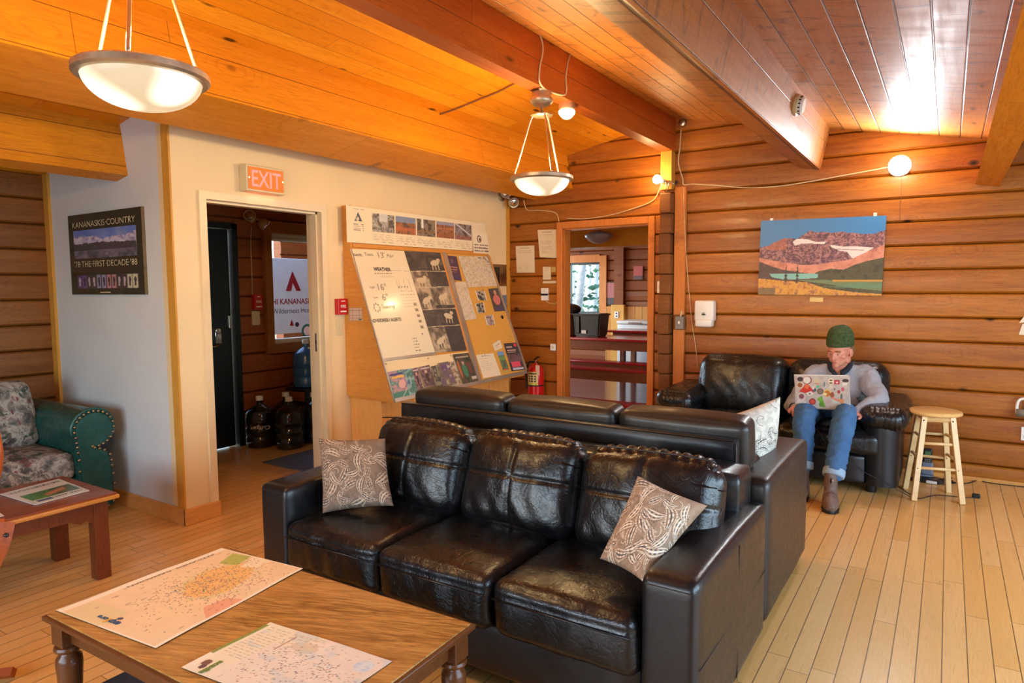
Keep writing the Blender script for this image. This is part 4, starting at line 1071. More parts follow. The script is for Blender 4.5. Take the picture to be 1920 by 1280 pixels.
# fire extinguisher on the log wall
ex, ey = at_y(1004, 700, YB-.12).x, YB-.115
zb_ = at_y(1004, 747, YB-.2).z; ztp = at_y(1004, 683, YB-.12).z
t = thing('fire_extinguisher', 'red fire extinguisher with a hanging white tag on the log wall by the doorway', 'fire extinguisher', (ex, ey, zb_))
H_ = ztp-zb_
MB().lathe([(.07, 0), (.086, .008), (.088, .03), (.088, H_-.08), (.078, H_-.03), (.045, H_-.004), (.022, H_+.004), (.02, H_+.02)], (ex, ey, zb_), 36).build('cylinder', pmat('extinguisher_red', C3(196, 16, 18), .25, var=.04, coat=.4), t, smooth=True)
MB().lathe([(.0895, 0), (.0895, .012)], (ex, ey, zb_+H_*.36), 36).build('strap', m_black, t, smooth=True)
cn = Can(24, 34, (214, 196, 110), .7); cn.rect(.0, 1, .0, .16, (196, 190, 60)); cn.rect(.1, .9, .8, .93, (90, 60, 40))
for i in range(3):
    for j in range(3): cn.rect(.12+i*.27, .3+i*.27, .22+j*.18, .34+j*.18, (60, 50, 46))
fd = Vector((-ex, -ey, 0)).normalized(); rt = Vector((-fd.y, fd.x, 0))
def cyl(u, v, z0, z1, r=.0892, ang=(-1.15, .25)):
    a_ = ang[0]+(ang[1]-ang[0])*u; d_ = fd*math.cos(a_)+rt*math.sin(a_); return Vector((ex, ey, z0+(z1-z0)*v))+d_*r
sheet('label', cn, lambda u_, v_: cyl(u_, v_, zb_+H_*.40, zb_+H_*.80), m_gloss, t, th=.0006)
MB().tube([(ex, ey, zb_+H_+.01), (ex, ey, zb_+H_+.05)], .018, 12).build('valve', m_brass, t, smooth=True)
MB().tube([(ex-.01, ey-.01, zb_+H_+.05), (ex+.05, ey-.04, zb_+H_+.085), (ex+.075, ey-.05, zb_+H_+.085)], .009, 8).tube([(ex, ey-.01, zb_+H_+.03), (ex+.07, ey-.05, zb_+H_+.03)], .006, 8).build('handle', m_black, t, smooth=True)
MB().tube(spline([(ex-.01, ey, zb_+H_+.03), (ex-.07, ey-.02, zb_+H_+.02), (ex-.105, ey-.02, zb_+H_-.08), (ex-.10, ey-.02, zb_+H_*.45), (ex-.095, ey-.02, zb_+H_*.25)]), .010, 10).build('hose', m_black, t, smooth=True)
tg = Vector((ex+.0, ey, zb_))+fd*.088+rt*.02
MB().rbox(tg.x-.024, tg.x+.024, tg.y-.004, tg.y-.001, zb_+H_*.70, zb_+H_+.0, .001).build('tag', pmat('tag_paper', C3(232, 206, 176), .7), t)
MB().tube([(tg.x, tg.y-.002, zb_+H_), (ex+.02, ey-.03, zb_+H_+.03)], .0015, 5).build('tag_string', m_whitep, t)
MB().rbox(ex-.03, ex+.03, ey+.07, YB+.0, zb_+H_*.5, zb_+H_*.9, .004).build('wall_bracket', m_steel, t)

# things at the right edge of the log wall
a = at_y(1904, 780, YB-.03)
t = thing('roll_holder', 'white bracket holding a grey roll low on the log wall at the right edge', 'holder', (a.x+.08, YB, a.z))
zt_, zb2 = at_y(1908, 747, YB-.04).z, a.z
MB().tube(spline([(a.x+.006, YB-.04, zb2+.02), (a.x+.006, YB-.045, zt_-.04), (a.x+.03, YB-.045, zt_), (a.x+.12, YB-.045, zt_), (a.x+.145, YB-.045, zt_-.04), (a.x+.145, YB-.04, zb2+.02)]), .010, 8).build('bracket', m_whitep, t, smooth=True)
MB().tube([(a.x, YB-.045, zb2+.03), (a.x+.15, YB-.045, zb2+.03)], .03, 18).build('roll', m_grey, t, smooth=True)
MB().rbox(a.x+.05, a.x+.10, YB-.03, YB+.0, zb2+.0, zt_, .004).build('back_plate', m_whitep, t)
a = at_y(1915, 800, YB-.01); plate('wall_socket', m_whitep, 'X', a.x, a.x+.07, a.z-.10, a.z, YB-.0, .012, 'white wall socket under the roll holder at the right edge', 'socket', (('outlet', m_beige, .25, .75, .15, .42, .002), ('outlet', m_beige, .25, .75, .58, .85, .002)))
for q, l_ in ((((1911, 605), (1935, 603), (1935, 592), (1919, 594)), 'cream paper scrap at the right edge, the upper of two'), (((1910, 627), (1935, 629), (1935, 607), (1917, 607)), 'cream paper scrap at the right edge, the lower of two')):
    notice(q, YB-.009, Can(6, 6, (226, 206, 176)), l_, 'paper', 'paper')

# ------------------------------------------------------------------ slanted notice case
m_case = wood('case_plywood', 'X', 'Z', 3., ((206, 134, 52), (218, 148, 66), (176, 104, 36)), seam=0, joint=30, rough=.4, coat=.2, knots=0, tone=.1)
m_case2 = wood('cabinet_plywood', 'Z', 'Y', .55, ((222, 156, 76), (232, 170, 92), (186, 116, 46)), seam=.004, joint=30, rough=.4, coat=.2, knots=.4, tone=.2)
m_alu = pmat('aluminium_rail', C3(196, 186, 168), .35, .7, var=.05)
BT = Vector((-3.955, 3.79, 1.83)); BB = Vector((-3.53, 3.79, .655)); Y0B, Y1B = 3.79, 5.67
bn = Vector((BT.z-BB.z, 0, BB.x-BT.x)).normalized()      # outward normal of the slanted front
def bq(x, y, d=.0): return at_pl(x, y, BT+bn*d, bn)
case = thing('notice_case', 'slanted wooden notice case on its plywood base against the white wall', 'notice board', (XW, (Y0B+Y1B)/2, 0))
poly = [(XW, .65), (BB.x, .65), (BT.x, BT.z), (-3.955, 1.86), (-3.955, 2.155), (XW, 2.155)]
for y0, y1 in ((Y0B-.02, Y0B), (Y1B, Y1B+.02)):
    MB().prism(poly if y0 < 4 else poly[:3]+[(XW, 1.86)], 'Y', y0, y1).build('side_panel', m_case, case)
MB().mesh([BT+Vector((0, 0, 0)), Vector((BT.x, Y1B, BT.z)), Vector((BB.x, Y1B, BB.z)), BB]+[p-bn*.018 for p in (BT, Vector((BT.x, Y1B, BT.z)), Vector((BB.x, Y1B, BB.z)), BB)],
          [(0, 1, 2, 3), (7, 6, 5, 4), (0, 4, 5, 1), (1, 5, 6, 2), (2, 6, 7, 3), (3, 7, 4, 0)]).build('sloping_panel', m_case, case)
MB().rbox(XW, -3.70, Y0B+.02, Y1B-.03, 0, .65, .004).build('base_cabinet', m_case2, case)
MB().rbox(XW, BB.x-.005, Y0B, Y1B, .625, .652, .003).build('base_rail', m_case, case)
MB().rbox(XW, BT.x+.012, Y0B, Y1B-.02, 1.828, 1.862, .003).build('top_ledge', m_case, case)
# header panel with five photographs
XH = -3.953
def hq(x, y, d=.0): return at_x(x, y, XH+d)
h0, h1 = hq(648, 387), hq(886, 470)
HY0, HY1, HZ0, HZ1 = h0.y, hq(885, 440).y, 1.865, 2.150
cn = Can(330, 70, (236, 218, 176), (HY1-HY0)/(HZ1-HZ0))
def huv(x, y): p = hq(x, y); return (p.y-HY0)/(HY1-HY0), (p.z-HZ0)/(HZ1-HZ0)
phs = [[(698, 437), (738, 440), (738, 396), (696, 391)], [(741.5, 440), (778, 444), (778, 401.5), (740.5, 397)], [(781, 444), (815, 448), (815, 406), (780.6, 402)], [(818, 448), (850, 451), (850, 411), (817.5, 407)], [(852, 451), (882, 454), (882.6, 415), (852, 412)]]
pal = [[(48, 38, 32), (90, 76, 62), (190, 180, 160), (60, 50, 40)], [(60, 40, 20), (130, 80, 30), (180, 100, 40), (50, 36, 20)], [(30, 24, 18), (70, 54, 36), (150, 130, 100), (24, 18, 14)], [(50, 30, 20), (140, 76, 36), (170, 110, 70), (40, 26, 20)], [(40, 34, 30), (100, 70, 50), (150, 140, 140), (50, 40, 30)]]
for i, (qd, pl_) in enumerate(zip(phs, pal)):
    uv = [huv(*q) for q in qd]; u0, u1 = min(q[0] for q in uv), max(q[0] for q in uv); v0, v1 = min(q[1] for q in uv), max(q[1] for q in uv)
    v0, v1 = .35, .87
    mk = (cn.u > u0) & (cn.u < u1) & (cn.v > v0) & (cn.v < v1); mk = mk*1.
    cn.mottle(mk, pl_, 9+i, 30+i)
    if i == 0: cn.put(mk*(cn.v > .66)*(np.abs(cn.u-(u0+u1)/2) < .03), (205, 200, 190)); cn.put(mk*(cn.v < .5)*(fbm(cn.u*6, cn.v, 8, 4) > .52), (150, 140, 130))
    if i == 1: cn.put(mk*(cn.v > .70)*.8, (120, 150, 190)); cn.put(mk*(cn.v < .56)*(cn.v > .46)*.7, (200, 96, 40))
    if i == 2: cn.put(mk*(cn.v > .6)*(np.abs(cn.u-(u0*.7+u1*.3)) < .009), (230, 225, 210)); cn.put(mk*(np.abs(cn.v-.5) < .03)*.6, (150, 90, 40))
    if i == 3: cn.put(mk*(np.abs(cn.v-.66) < .02), (190, 120, 60)); cn.put(mk*(cn.v > .78)*.8, (150, 160, 190)); cn.put(mk*(cn.v < .5)*.7, (150, 80, 36))
    if i == 4: cn.put(mk*(np.abs(cn.v-(.9-(cn.u-u0)/(u1-u0)*.4)) < .03), (190, 190, 190)); cn.put(mk*(cn.v < .5)*.5, (170, 80, 60))
    for k in range(5): cn.words(u0+.01*(k % 2), u1-.01, .27-k*.035, .016, (196, 178, 146), i*7+k)
    cn.words(u0+(u1-u0)*.4, u1, .07, .022, (150, 110, 80), i)
lu, lv = huv(673, 405)
cn.words(.045, .115, .93, .015, (150, 140, 120), 3)
cn.poly([(.050, .60), (.075, .86), (.102, .60)], (62, 64, 76)); cn.poly([(.066, .62), (.073, .74), (.080, .68), (.078, .60)], (236, 218, 176)); cn.poly([(.060, .66), (.068, .78), (.064, .62)], (220, 206, 170))
for k in range(4): cn.words(.045, .112, .52-k*.055, .026, (150, 135, 110), 50+k)
sheet('header_print', cn, lambda u_, v_: Vector((XH+.004, HY0+(HY1-HY0)*u_, HZ0+(HZ1-HZ0)*v_)), m_print, case, th=.002)
MB().box(XW, XH+.004, Y0B, HY1, HZ0, HZ1).build('header_board', m_case, case)
def xsheet(name, pts, X, cn, label, cat):
    a, b, c, d = [at_x(*q, X) for q in pts]
    return tag(sheet(name, cn, quadP(a, b, c, d), m_print, th=.0012), label, cat)
cn = Can(20, 20, (232, 214, 174))
xsheet('notice', [(885, 445), (911, 446), (908.5, 418), (883.5, 416)], XH+.008, cn, 'blank upper white sheet at the right end of the header board', 'notice')
cn = Can(50, 56, (236, 220, 184), .9); cn.ell(.42, .68, .14, .17, (90, 60, 50)); cn.ell(.42, .68, .09, .12, (236, 220, 184)); cn.ell(.45, .66, .05, .07, (90, 50, 40))
for k in range(3): cn.words(.08, .95, .40-k*.14, .07, (110, 80, 66), k, 2.)
xsheet('notice', [(888, 474), (918, 476), (913, 437), (885, 434)], XH+.012, cn, 'white notice with a small round dark emblem at the right end of the header board', 'notice')
p = [at_x(*q, 0) for q in ()]
sy = Y0B-.021
def sq(x, y): return at_y(x, y, sy)
a, b, c, d = sq(654.5, 601), sq(680, 601), sq(678, 577), sq(654.5, 577)
cn = Can(30, 26, (206, 178, 150))
for k in range(5): cn.rect(0, 1, k*.2, k*.2+.025, (150, 116, 96))
for k in range(4): cn.rect(.02+k*.25, .045+k*.25, 0, 1, (160, 124, 100))
cn.rect(.7, .95, .05, .14, (60, 50, 50))
tag(sheet('sticker_sheet', cn, quadP(a, b, c, d), m_print, th=.001), 'small square printed sheet on the side of the notice case', 'paper')

def on_board(name, pts, cn, label, cat, d=.003, mat=None, th=.0012):
    """pts bottom-left, bottom-right, top-right, top-left on the sloping front"""
    a, b, c, dd_ = [bq(*q, d) for q in pts]
    return tag(sheet(name, cn, quadP(a, b, c, dd_), mat or m_print, th=th), label, cat)
m_wb = vcmat('whiteboard_gloss', .22, .5)
# whiteboard
cn = Can(190, 230, (236, 222, 184), .9)
ink = (96, 84, 70)
cn.words(.30, .62, .775, .010, (150, 130, 100), 2); cn.line([(.47, .805), (.98, .80)], .004, (190, 170, 130)); cn.line([(.30, .745), (.72, .74)], .003, (200, 180, 140))
for k in range(7): cn.line([(.66+k*.05, .72), (.66+k*.05, .60)], .003, (170, 150, 120))
for k in range(4): cn.ell(.68+k*.055, .645, .009, .008, (50, 44, 44))
cn.line([(.64, .61), (.97, .60)], .003, (180, 160, 130))
for k in range(5): cn.words(.66, .95, .57-k*.028, .006, (190, 168, 132), k)
for c_ in ((.16, .40), ):
    for k in range(8): a_ = k*math.pi/4; cn.ell(.16+.05*math.cos(a_), .46+.035*math.sin(a_), .012, .012, (150, 130, 110))
for k in range(5): cn.rect(.86-.0*k, .93, .46-k*.055, .492-k*.055, (190, 172, 140)); cn.rect(.87, .92, .468-k*.055, .480-k*.055, (120, 104, 86))
for k in range(5): cn.words(.63, .74, .155-k*.028, .009, (130, 110, 90), 9+k)
cn.ell(.86, .19, .012, .008, (40, 34, 30))
WBp = [(717.5, 674), (815.3, 661.5), (756.7, 470.5), (656, 466.5)]
wb = on_board('whiteboard', WBp, cn, 'whiteboard with handwritten weather and alerts on the left of the notice case', 'whiteboard', .004, m_wb, .004)
up = (Vector((BT.x, 0, BT.z))-Vector((BB.x, 0, BB.z))).normalized(); ry = Vector((0, 1, 0))
a, b, c, dd_ = [bq(*q, .0095) for q in WBp]; WP = quadP(a, b, c, dd_)
m_ink = pmat('marker_ink', C3(78, 70, 62), .5); m_inkl = pmat('faint_marker_ink', C3(150, 134, 112), .5)
def wt(s, u, v, h, w=None, mt=None, bold=0.): text(s, 'lettering', mt or m_ink, wb, WP(u, v), ry, up, h, width=w, bold=bold, th=.0004)
wt('DATE:', .11, .935, .020, .09, bold=.02); wt('Tues', .30, .94, .030, .10, m_inkl); wt('13', .52, .925, .05, .06, m_inkl); wt('th', .58, .965, .015, .03, m_inkl); wt('Apr', .70, .935, .03, .09, m_inkl)
wt('WEATHER', .47, .80, .030, .20, bold=.03); wt('high', .19, .64, .018, .06, m_inkl); wt('16°', .37, .62, .055, .10, m_inkl); wt('low', .20, .545, .018, .05, m_inkl); wt('6°', .37, .525, .055, .07, m_inkl)
wt('Sunny', .38, .45, .035, .15, m_inkl); wt('ADVISORIES / ALERTS', .27, .33, .028, .34, bold=.02)
# black and white animal poster
cn = Can(130, 230, (120, 104, 82), .48)
rs = np.random.RandomState(5)
cells = [(0, .5, .80, 1), (.5, 1, .80, 1), (0, .45, .64, .80), (.45, 1, .64, .80), (0, .4, .40, .64), (.4, 1, .46, .64), (.0, .42, .22, .42), (.42, 1, .26, .46), (0, .5, 0, .24), (.5, 1, 0, .26)]
for k, (u0, u1, v0, v1) in enumerate(cells):
    mk = (cn.u >= u0) & (cn.u < u1) & (cn.v >= v0) & (cn.v < v1)
    dk = k in (0, 1, 3, 6, 7, 9)
    cn.mottle(mk, [(56, 46, 36), (84, 72, 56), (40, 32, 26), (120, 104, 80)] if dk else [(110, 94, 72), (186, 166, 130), (80, 66, 50), (206, 186, 150)], 9, 60+k)
    uc, vc = (u0+u1)/2, (v0+v1)/2; body = (206, 186, 148) if k % 3 else (60, 50, 40)
    cn.ell(uc, vc-.01, .13, .028, body, .4-.2*(k % 4)); cn.ell(uc+.12, vc+.02, .05, .018, body); 
    for j in range(3): cn.line([(uc-.08+j*.08, vc-.02), (uc-.10+j*.09, vc-.075)], .012, body)
for v_ in (.80, .64, .42, .25): cn.line([(0, v_), (1, v_+.006)], .005, (214, 196, 158))
on_board('animal_poster', [(816.7, 661.5), (875.5, 656.5), (825.3, 473.6), (757.6, 470.6)], cn, 'tall black and white poster of farm animal pictures beside the whiteboard', 'poster', .003)
# rails
def rail(p0, p1, w, d0, d1, name='rail'):
    a, b = bq(*p0, d0), bq(*p1, d0); dr = (b-a).normalized(); sd = dr.cross(bn).normalized()*w/2
    vs = [a-sd, a+sd, b+sd, b-sd]; vs += [q+bn*(d1-d0) for q in vs]
    return MB().mesh(vs, [(3, 2, 1, 0), (4, 5, 6, 7), (0, 1, 5, 4), (1, 2, 6, 5), (2, 3, 7, 6), (3, 0, 4, 7)]).build(name, m_alu, case)
rail((831.5, 473.5), (898, 716), .055, .0, .014, 'centre_rail')
rail((716, 675.3), (816, 662.5), .022, .0, .012)
rail((738.5, 751.5), (986, 697.5), .030, .0, .016, 'bottom_rail'); rail((912, 478), (986.5, 694), .022, 0, .012)
rail((657, 467), (738, 750), .012, 0, .010)
# corkboard and leaflet shelf
m_cork = pmat('cork', C3(214, 158, 66), .85, var=.18, vs=160, bs=.3, bsc=300)
def patch(name, pts, mat, d0, d1):
    q = [bq(*p, d0) for p in pts]; q += [p+bn*(d1-d0) for p in q]
    return MB().mesh(q, [(3, 2, 1, 0), (4, 5, 6, 7), (0, 1, 5, 4), (1, 2, 6, 5), (2, 3, 7, 6), (3, 0, 4, 7)]).build(name, mat, case)
patch('corkboard', [(904, 712), (984, 694), (911, 479), (839, 475)], m_cork, 0, .002)
patch('leaflet_shelf', [(738, 750), (894, 716), (877, 659), (720, 677)], m_white, 0, .002)
purple = Can(30, 50, (70, 34, 60), .5); purple.ell(.5, .78, .15, .10, (110, 76, 90)); purple.rect(.15, .85, .52, .555, (196, 140, 110)); purple.rect(.2, .8, .42, .45, (180, 120, 100)); purple.rect(.3, .7, .33, .35, (160, 100, 90)); purple.rect(.1, .9, .05, .2, (60, 36, 80))
def mapcan(seed, a=1.):
    c = Can(60, 56, (226, 212, 180), a); c.mottle(c.u >= 0, [(228, 214, 182), (206, 190, 156), (222, 208, 178), (190, 176, 150)], 26, seed); c.put((fbm(c.u, c.v, 34, seed+1) > .60)*.5, (150, 130, 110)); return c
photo = lambda s, p, n=26: Can(n, n, p[0]).mottle(np.ones((n, n)), p, 5, s)
dk3 = [(60, 48, 36), (30, 26, 24), (190, 180, 160), (90, 100, 60)]
def frame_photo(s, p):
    c = photo(s, p); c.rect(0, .08, 0, 1, (225, 210, 180)); c.rect(.92, 1, 0, 1, (225, 210, 180)); return c
on_board('leaflet', [(845.3, 524.5), (866.4, 526.6), (855.9, 481), (833.4, 478.5)], purple, 'dark purple leaflet at the top left of the corkboard', 'leaflet', .004)
mp = mapcan(4); mp.line([(.82, .98), (.9, .86), (.95, .8)], .03, (80, 70, 60)); mp.rect(.62, .74, .93, .97, (110, 96, 84))
on_board('trail_map', [(877.7, 538.5), (932.5, 536), (915.6, 481), (858.7, 480.5)], mp, 'large pale trail map at the top right of the corkboard', 'map', .006)
on_board('trail_map', [(870, 600.6), (893.4, 597.5), (873.4, 528), (846.7, 530)], mapcan(9, .5), 'narrow pale trail map below the purple leaflet', 'map', .004)
on_board('photograph', [(896, 563), (913.5, 563), (908.6, 545), (890.3, 544.8)], frame_photo(3, dk3), 'small photograph just below the large trail map', 'photo', .004)
on_board('photograph', [(895.8, 587.3), (910.6, 585.8), (906.7, 567), (890.3, 569.4)], frame_photo(8, dk3), 'small photograph in the middle of a column of three', 'photo', .004)
on_board('photograph', [(913, 610), (928.6, 608.4), (924, 589.7), (908.3, 592)], frame_photo(12, [(60, 60, 70), (150, 100, 80), (190, 190, 190), (40, 40, 44)]), 'lowest small photograph, below and right of the other two', 'photo', .004)
c = Can(34, 60, (56, 42, 50), .5); c.mottle(c.v >= 0, [(40, 32, 34), (90, 66, 54), (50, 40, 50)], 6, 2); c.ell(.5, .82, .12, .10, (196, 140, 110)); c.ell(.5, .50, .30, .22, (206, 110, 96)); c.rect(.15, .85, .04, .2, (60, 50, 90))
on_board('poster', [(927, 584), (947.3, 582.6), (936, 539.5), (915, 541.5)], c, 'dark poster with a figure in pink at the right of the corkboard', 'poster', .004)
a = bq(941.5, 594, .004); mb = MB(); mb.M = Matrix.Translation(a) @ bn.to_track_quat('Z', 'Y').to_matrix().to_4x4(); mb.lathe([(.022, 0), (.02, .002)], n=10); mb.build('sticker', m_black, label='small black round sticker on the bare cork', cat='sticker')
c = Can(30, 24, (230, 214, 180), 1.3); c.words(.15, .8, .6, .08, (120, 100, 90), 1); c.words(.2, .7, .35, .06, (140, 120, 100), 2)
on_board('card', [(928, 658), (942, 652), (937, 636.6), (923, 645)], c, 'tilted white card pinned above the lower leaflets', 'card', .004)
c = Can(24, 60, (60, 60, 56), .33); c.mottle(c.v >= 0, [(50, 44, 40), (100, 130, 80), (70, 60, 50)], 6, 8); c.rect(0, 1, .82, 1, (110, 150, 200)); c.rect(0, 1, .60, .75, (110, 150, 70)); c.rect(0, 1, 0, .12, (190, 160, 70)); c.rect(.1, .9, .12, .17, (210, 60, 40))
on_board('leaflet', [(945, 699), (956, 697.5), (942.7, 658), (931.7, 660)], c, 'narrow colourful leaflet between the white letter and the red leaflet', 'leaflet', .004)
c = Can(44, 70, (50, 32, 34), .5); c.mottle((c.v < .6) & (c.v > .3), [(60, 40, 44), (120, 80, 80), (40, 30, 34)], 8, 4); c.ell(.8, .92, .12, .06, (220, 50, 50)); c.rect(.1, .55, .84, .87, (206, 170, 150)); c.rect(.1, .75, .72, .76, (206, 160, 140)); c.rect(.1, .7, .66, .69, (190, 140, 120)); c.rect(.15, .8, .14, .32, (222, 70, 90)); c.rect(.15, .95, .03, .11, (200, 200, 206))
on_board('leaflet', [(959, 696), (984, 693), (969, 642), (944, 643.6)], c, 'dark and red leaflet at the lower right corner of the notice case', 'leaflet', .005)
on_board('letter', [(906, 709), (939.5, 703), (924.7, 661.6), (892, 665.5)], page(21, (232, 216, 180), (130, 110, 92), 9, a=.7), 'white typed letter pinned at the lower left of the corkboard', 'letter', .005)
blue = [(70, 90, 130), (200, 150, 150), (60, 130, 120), (190, 190, 170), (50, 70, 90)]
mauve = [(100, 76, 80), (150, 120, 120), (70, 50, 54), (170, 150, 140)]
grn = [(70, 72, 50), (150, 140, 110), (50, 50, 46), (190, 176, 150)]
BR = [([(740, 751), (768, 743), (757, 692), (727, 697.5)], blue, 2, 'blue and pink brochure at the left end of the leaflet shelf', .012),
      ([(767, 745), (784, 736.5), (771, 690), (753, 694)], [(90, 150, 170), (60, 110, 90), (150, 190, 190), (60, 80, 110)], 5, 'turquoise brochure, second from the left on the leaflet shelf', .008),
      ([(783, 737), (794.5, 731), (783, 688.5), (771.5, 691)], mauve, 7, 'narrow mauve brochure, third from the left on the leaflet shelf', .007),
      ([(797, 730), (817, 725), (804.5, 684), (785, 688)], mauve, 11, 'wider mauve brochure, fourth from the left on the leaflet shelf', .010),
      ([(818, 728), (832, 725), (820, 684), (807.5, 687)], grn, 13, 'narrow green and white brochure, fifth from the left on the leaflet shelf', .007),
      ([(832, 726), (856, 721), (840, 677.5), (820, 681)], [(190, 180, 150), (120, 104, 80), (96, 80, 110), (214, 200, 170)], 17, 'pale brochure with a purple patch, sixth from the left on the leaflet shelf', .010),
      ([(851, 723), (865, 719), (853, 676), (841, 679)], [(200, 186, 156), (130, 104, 76), (206, 190, 160), (90, 70, 56)], 19, 'pale narrow brochure, seventh from the left on the leaflet shelf', .007),
      ([(868, 720), (897, 714), (877.6, 661), (848.6, 664.5)], [(44, 44, 36), (70, 66, 50), (90, 70, 44), (40, 60, 50)], 23, 'dark brochure with a green figure at the right end of the leaflet shelf', .013)]
for k, (pts, pl_, sd, lb, d) in enumerate(BR):
    c = Can(40, 60, pl_[0], .5); c.mottle(c.v >= 0, pl_, 5, sd)
    if k == 0: c.rect(.15, .9, .74, .80, (236, 190, 60)); c.rect(.05, .85, .84, .9, (60, 60, 110)); c.ell(.7, .5, .22, .16, (220, 170, 160)); c.rect(0, 1, 0, .25, (60, 130, 110)); c.line([(.5, .0), (.95, .3)], .02, (200, 210, 190))
    if k in (2, 3): c.rect(.1, .9, .88, .92, (210, 190, 180)); c.ell(.5, .5, .15, .25, (60, 40, 44)); c.ell(.5, .75, .14, .08, (200, 160, 140))
    if k == 5: c.rect(.2, .7, .72, .88, (90, 70, 110))
    if k == 7: c.rect(.1, .9, .86, .90, (170, 160, 130)); c.ell(.42, .42, .15, .22, (60, 120, 90)); c.ell(.42, .68, .08, .06, (180, 150, 120)); c.rect(.65, .95, .1, .2, (200, 190, 170)); c.ell(.12, .5, .08, .3, (170, 100, 50)); c.ell(.75, .5, .08, .2, (120, 60, 50))
    on_board('brochure', pts, c, lb, 'brochure', d, m_gloss, .003)
for q in ((724, 682), (803, 671.5), (845, 666), (905, 667), (855, 528), (872, 541), (906, 543), (940, 592), (957, 631), (909, 665)):
    MB().ell(bq(*q, .008), (.006, .006, .006), 8).build('pin', m_steel, case)

# ------------------------------------------------------------------ black leather sofas standing back to back
m_lea = leather('black_leather', (13, 14, 17), .29, 1.)
m_lea2 = leather('smooth_black_leather', (14, 15, 18), .33, .25)
m_lea3 = leather('matt_back_leather', (26, 22, 20), .40, .2)
def T(x, y, z): return Matrix.Translation((x, y, z))
def Rx(a): return Matrix.Rotation(math.radians(a), 4, 'X')
def Ry(a): return Matrix.Rotation(math.radians(a), 4, 'Y')
def Rz(a): return Matrix.Rotation(math.radians(a), 4, 'Z')
def soft(x0, x1, y0, y1, z0, z1, r=.03, bul=(.006, .006, .008), n=14, wr=.0015, seed=0., crease=None, M=None, ws=6):
    mb = MB(); return mb.cush(x1-x0, y1-y0, z1-z0, r, bul, n, (M or T((x0+x1)/2, (y0+y1)/2, (z0+z1)/2)), wr, ws, seed, crease)
def gro(x, c, w, d): return d*math.exp(-((x-c)/w)**2)

s1 = thing('leather_sofa', 'three seat black leather sofa in front, facing the coffee table', 'sofa', (-1.635, 2.4, 0))
AX0, AX1 = -2.67, -.60
for x0, x1, sd in ((AX0, AX0+.19, 1.), (AX1-.185, AX1, 2.)):
    def cr(u, p):
        p.z -= gro(p.z, .235, .004, .0)*0
        return p
    soft(x0, x1, 1.935, 2.885, .045, .602, .028, (.004, .004, .010), 20, .0012, sd).build('arm', m_lea2, s1, smooth=True)
    mb = MB()
    for zz in (.32,): mb.tube([(x1+.0025 if sd == 2. else x0-.0025, 1.97, zz), (x1+.0025 if sd == 2. else x0-.0025, 2.86, zz)], .0015, 5)
    xs_ = x1+.0025 if sd == 2. else x0-.0025
    mb.tube([(xs_, 2.42, .06), (xs_, 2.42, .57)], .0015, 5); mb.tube([(x0+.02, 1.935-.001, .575), (x1-.02, 1.935-.001, .575)], .0025, 6)
    mb.build('arm_seam', m_lea3, s1)
soft(-2.48, -.785, 1.955, 2.05, .07, .27, .012, (0, .004, 0), 12, .001).build('front_rail', m_lea2, s1, smooth=True)
MB().rbox(-2.47, -.80, 2.02, 2.86, .10, .26, .01).build('seat_deck', m_lea2, s1)
soft(-2.60, -.665, 2.66, 2.885, .08, .76, .03, (0, .004, .004), 14, .001).build('back_frame', m_lea2, s1, smooth=True)
cw = (2.48-.785)/3
for i in range(3):
    x0 = -2.48+cw*i; xc = x0+cw/2
    def crs(u, p, i=i):
        # sewn welt round the front edge, seat softly sunk in the middle
        if u.z > .5: p.z -= .012*math.exp(-((u.x)/.55)**2-((u.y-.05)/.5)**2)
        if u.y < -.99: p.y += .004*math.exp(-((u.z-.55)/.10)**2)
        return p
    soft(x0+.003, x0+cw-.003, 1.915, 2.50, .245, .452, .042, (.004, .012, .028), 40, .0035, 10.+i*3.7, crs, ws=9).build('seat_cushion', m_lea, s1, smooth=True)
    mb = MB(); zz = .395
    mb.tube([(x0+.02, 1.905, zz-.003), (xc, 1.897, zz), (x0+cw-.02, 1.905, zz-.003)], .0035, 6); mb.build('piping', m_lea2, s1, smooth=True)
bw = .588
for i in range(3):
    xc = -2.44+.294+i*(1.76-.588)/2
    def crb(u, p, i=i):
        if u.y < -.3:
            d = max(gro(u.x, .0, .036, .009), gro(u.z, .10, .045, .009)); p.y += d
            d2 = .030*math.exp(-((u.x)/.9)**2)*(max(0, -u.z))**2; p.y -= d2
            # pulled folds running from the seam ends
            p.y += .003*math.sin(18*u.x+9*u.z)*max(0, -u.z)
        if abs(u.z-1) < .02: p.z += .005*math.sin(40*u.x+i)
        p.z += -.018*abs(u.x)**4*(u.z > .5)
        return p
    M_ = T(xc, 2.50, .635) @ Rz((-1.5, 1., 1.5)[i]) @ Rx(-16)
    mb = MB().cush(bw, .17, .415, .075, (.002, .060, .014), 64, M_, .0038, 8., 50.+i*5.3, crb); mb.build('back_cushion', m_lea, s1, smooth=True)
    q = [M_ @ Vector((-bw/2+.03+(bw-.06)*k/14, -.075-.010*math.sin(math.pi*k/14), .205-.010*abs(k/7-1)**4)) for k in range(15)]
    MB().tube(q, .0035, 6).build('piping', m_lea2, s1, smooth=True)
for x in (-2.62, -.66):
    for y in (1.99, 2.84): MB().rbox(x-.025, x+.025, y-.025, y+.025, 0, .05, .004).build('foot', m_black, s1)

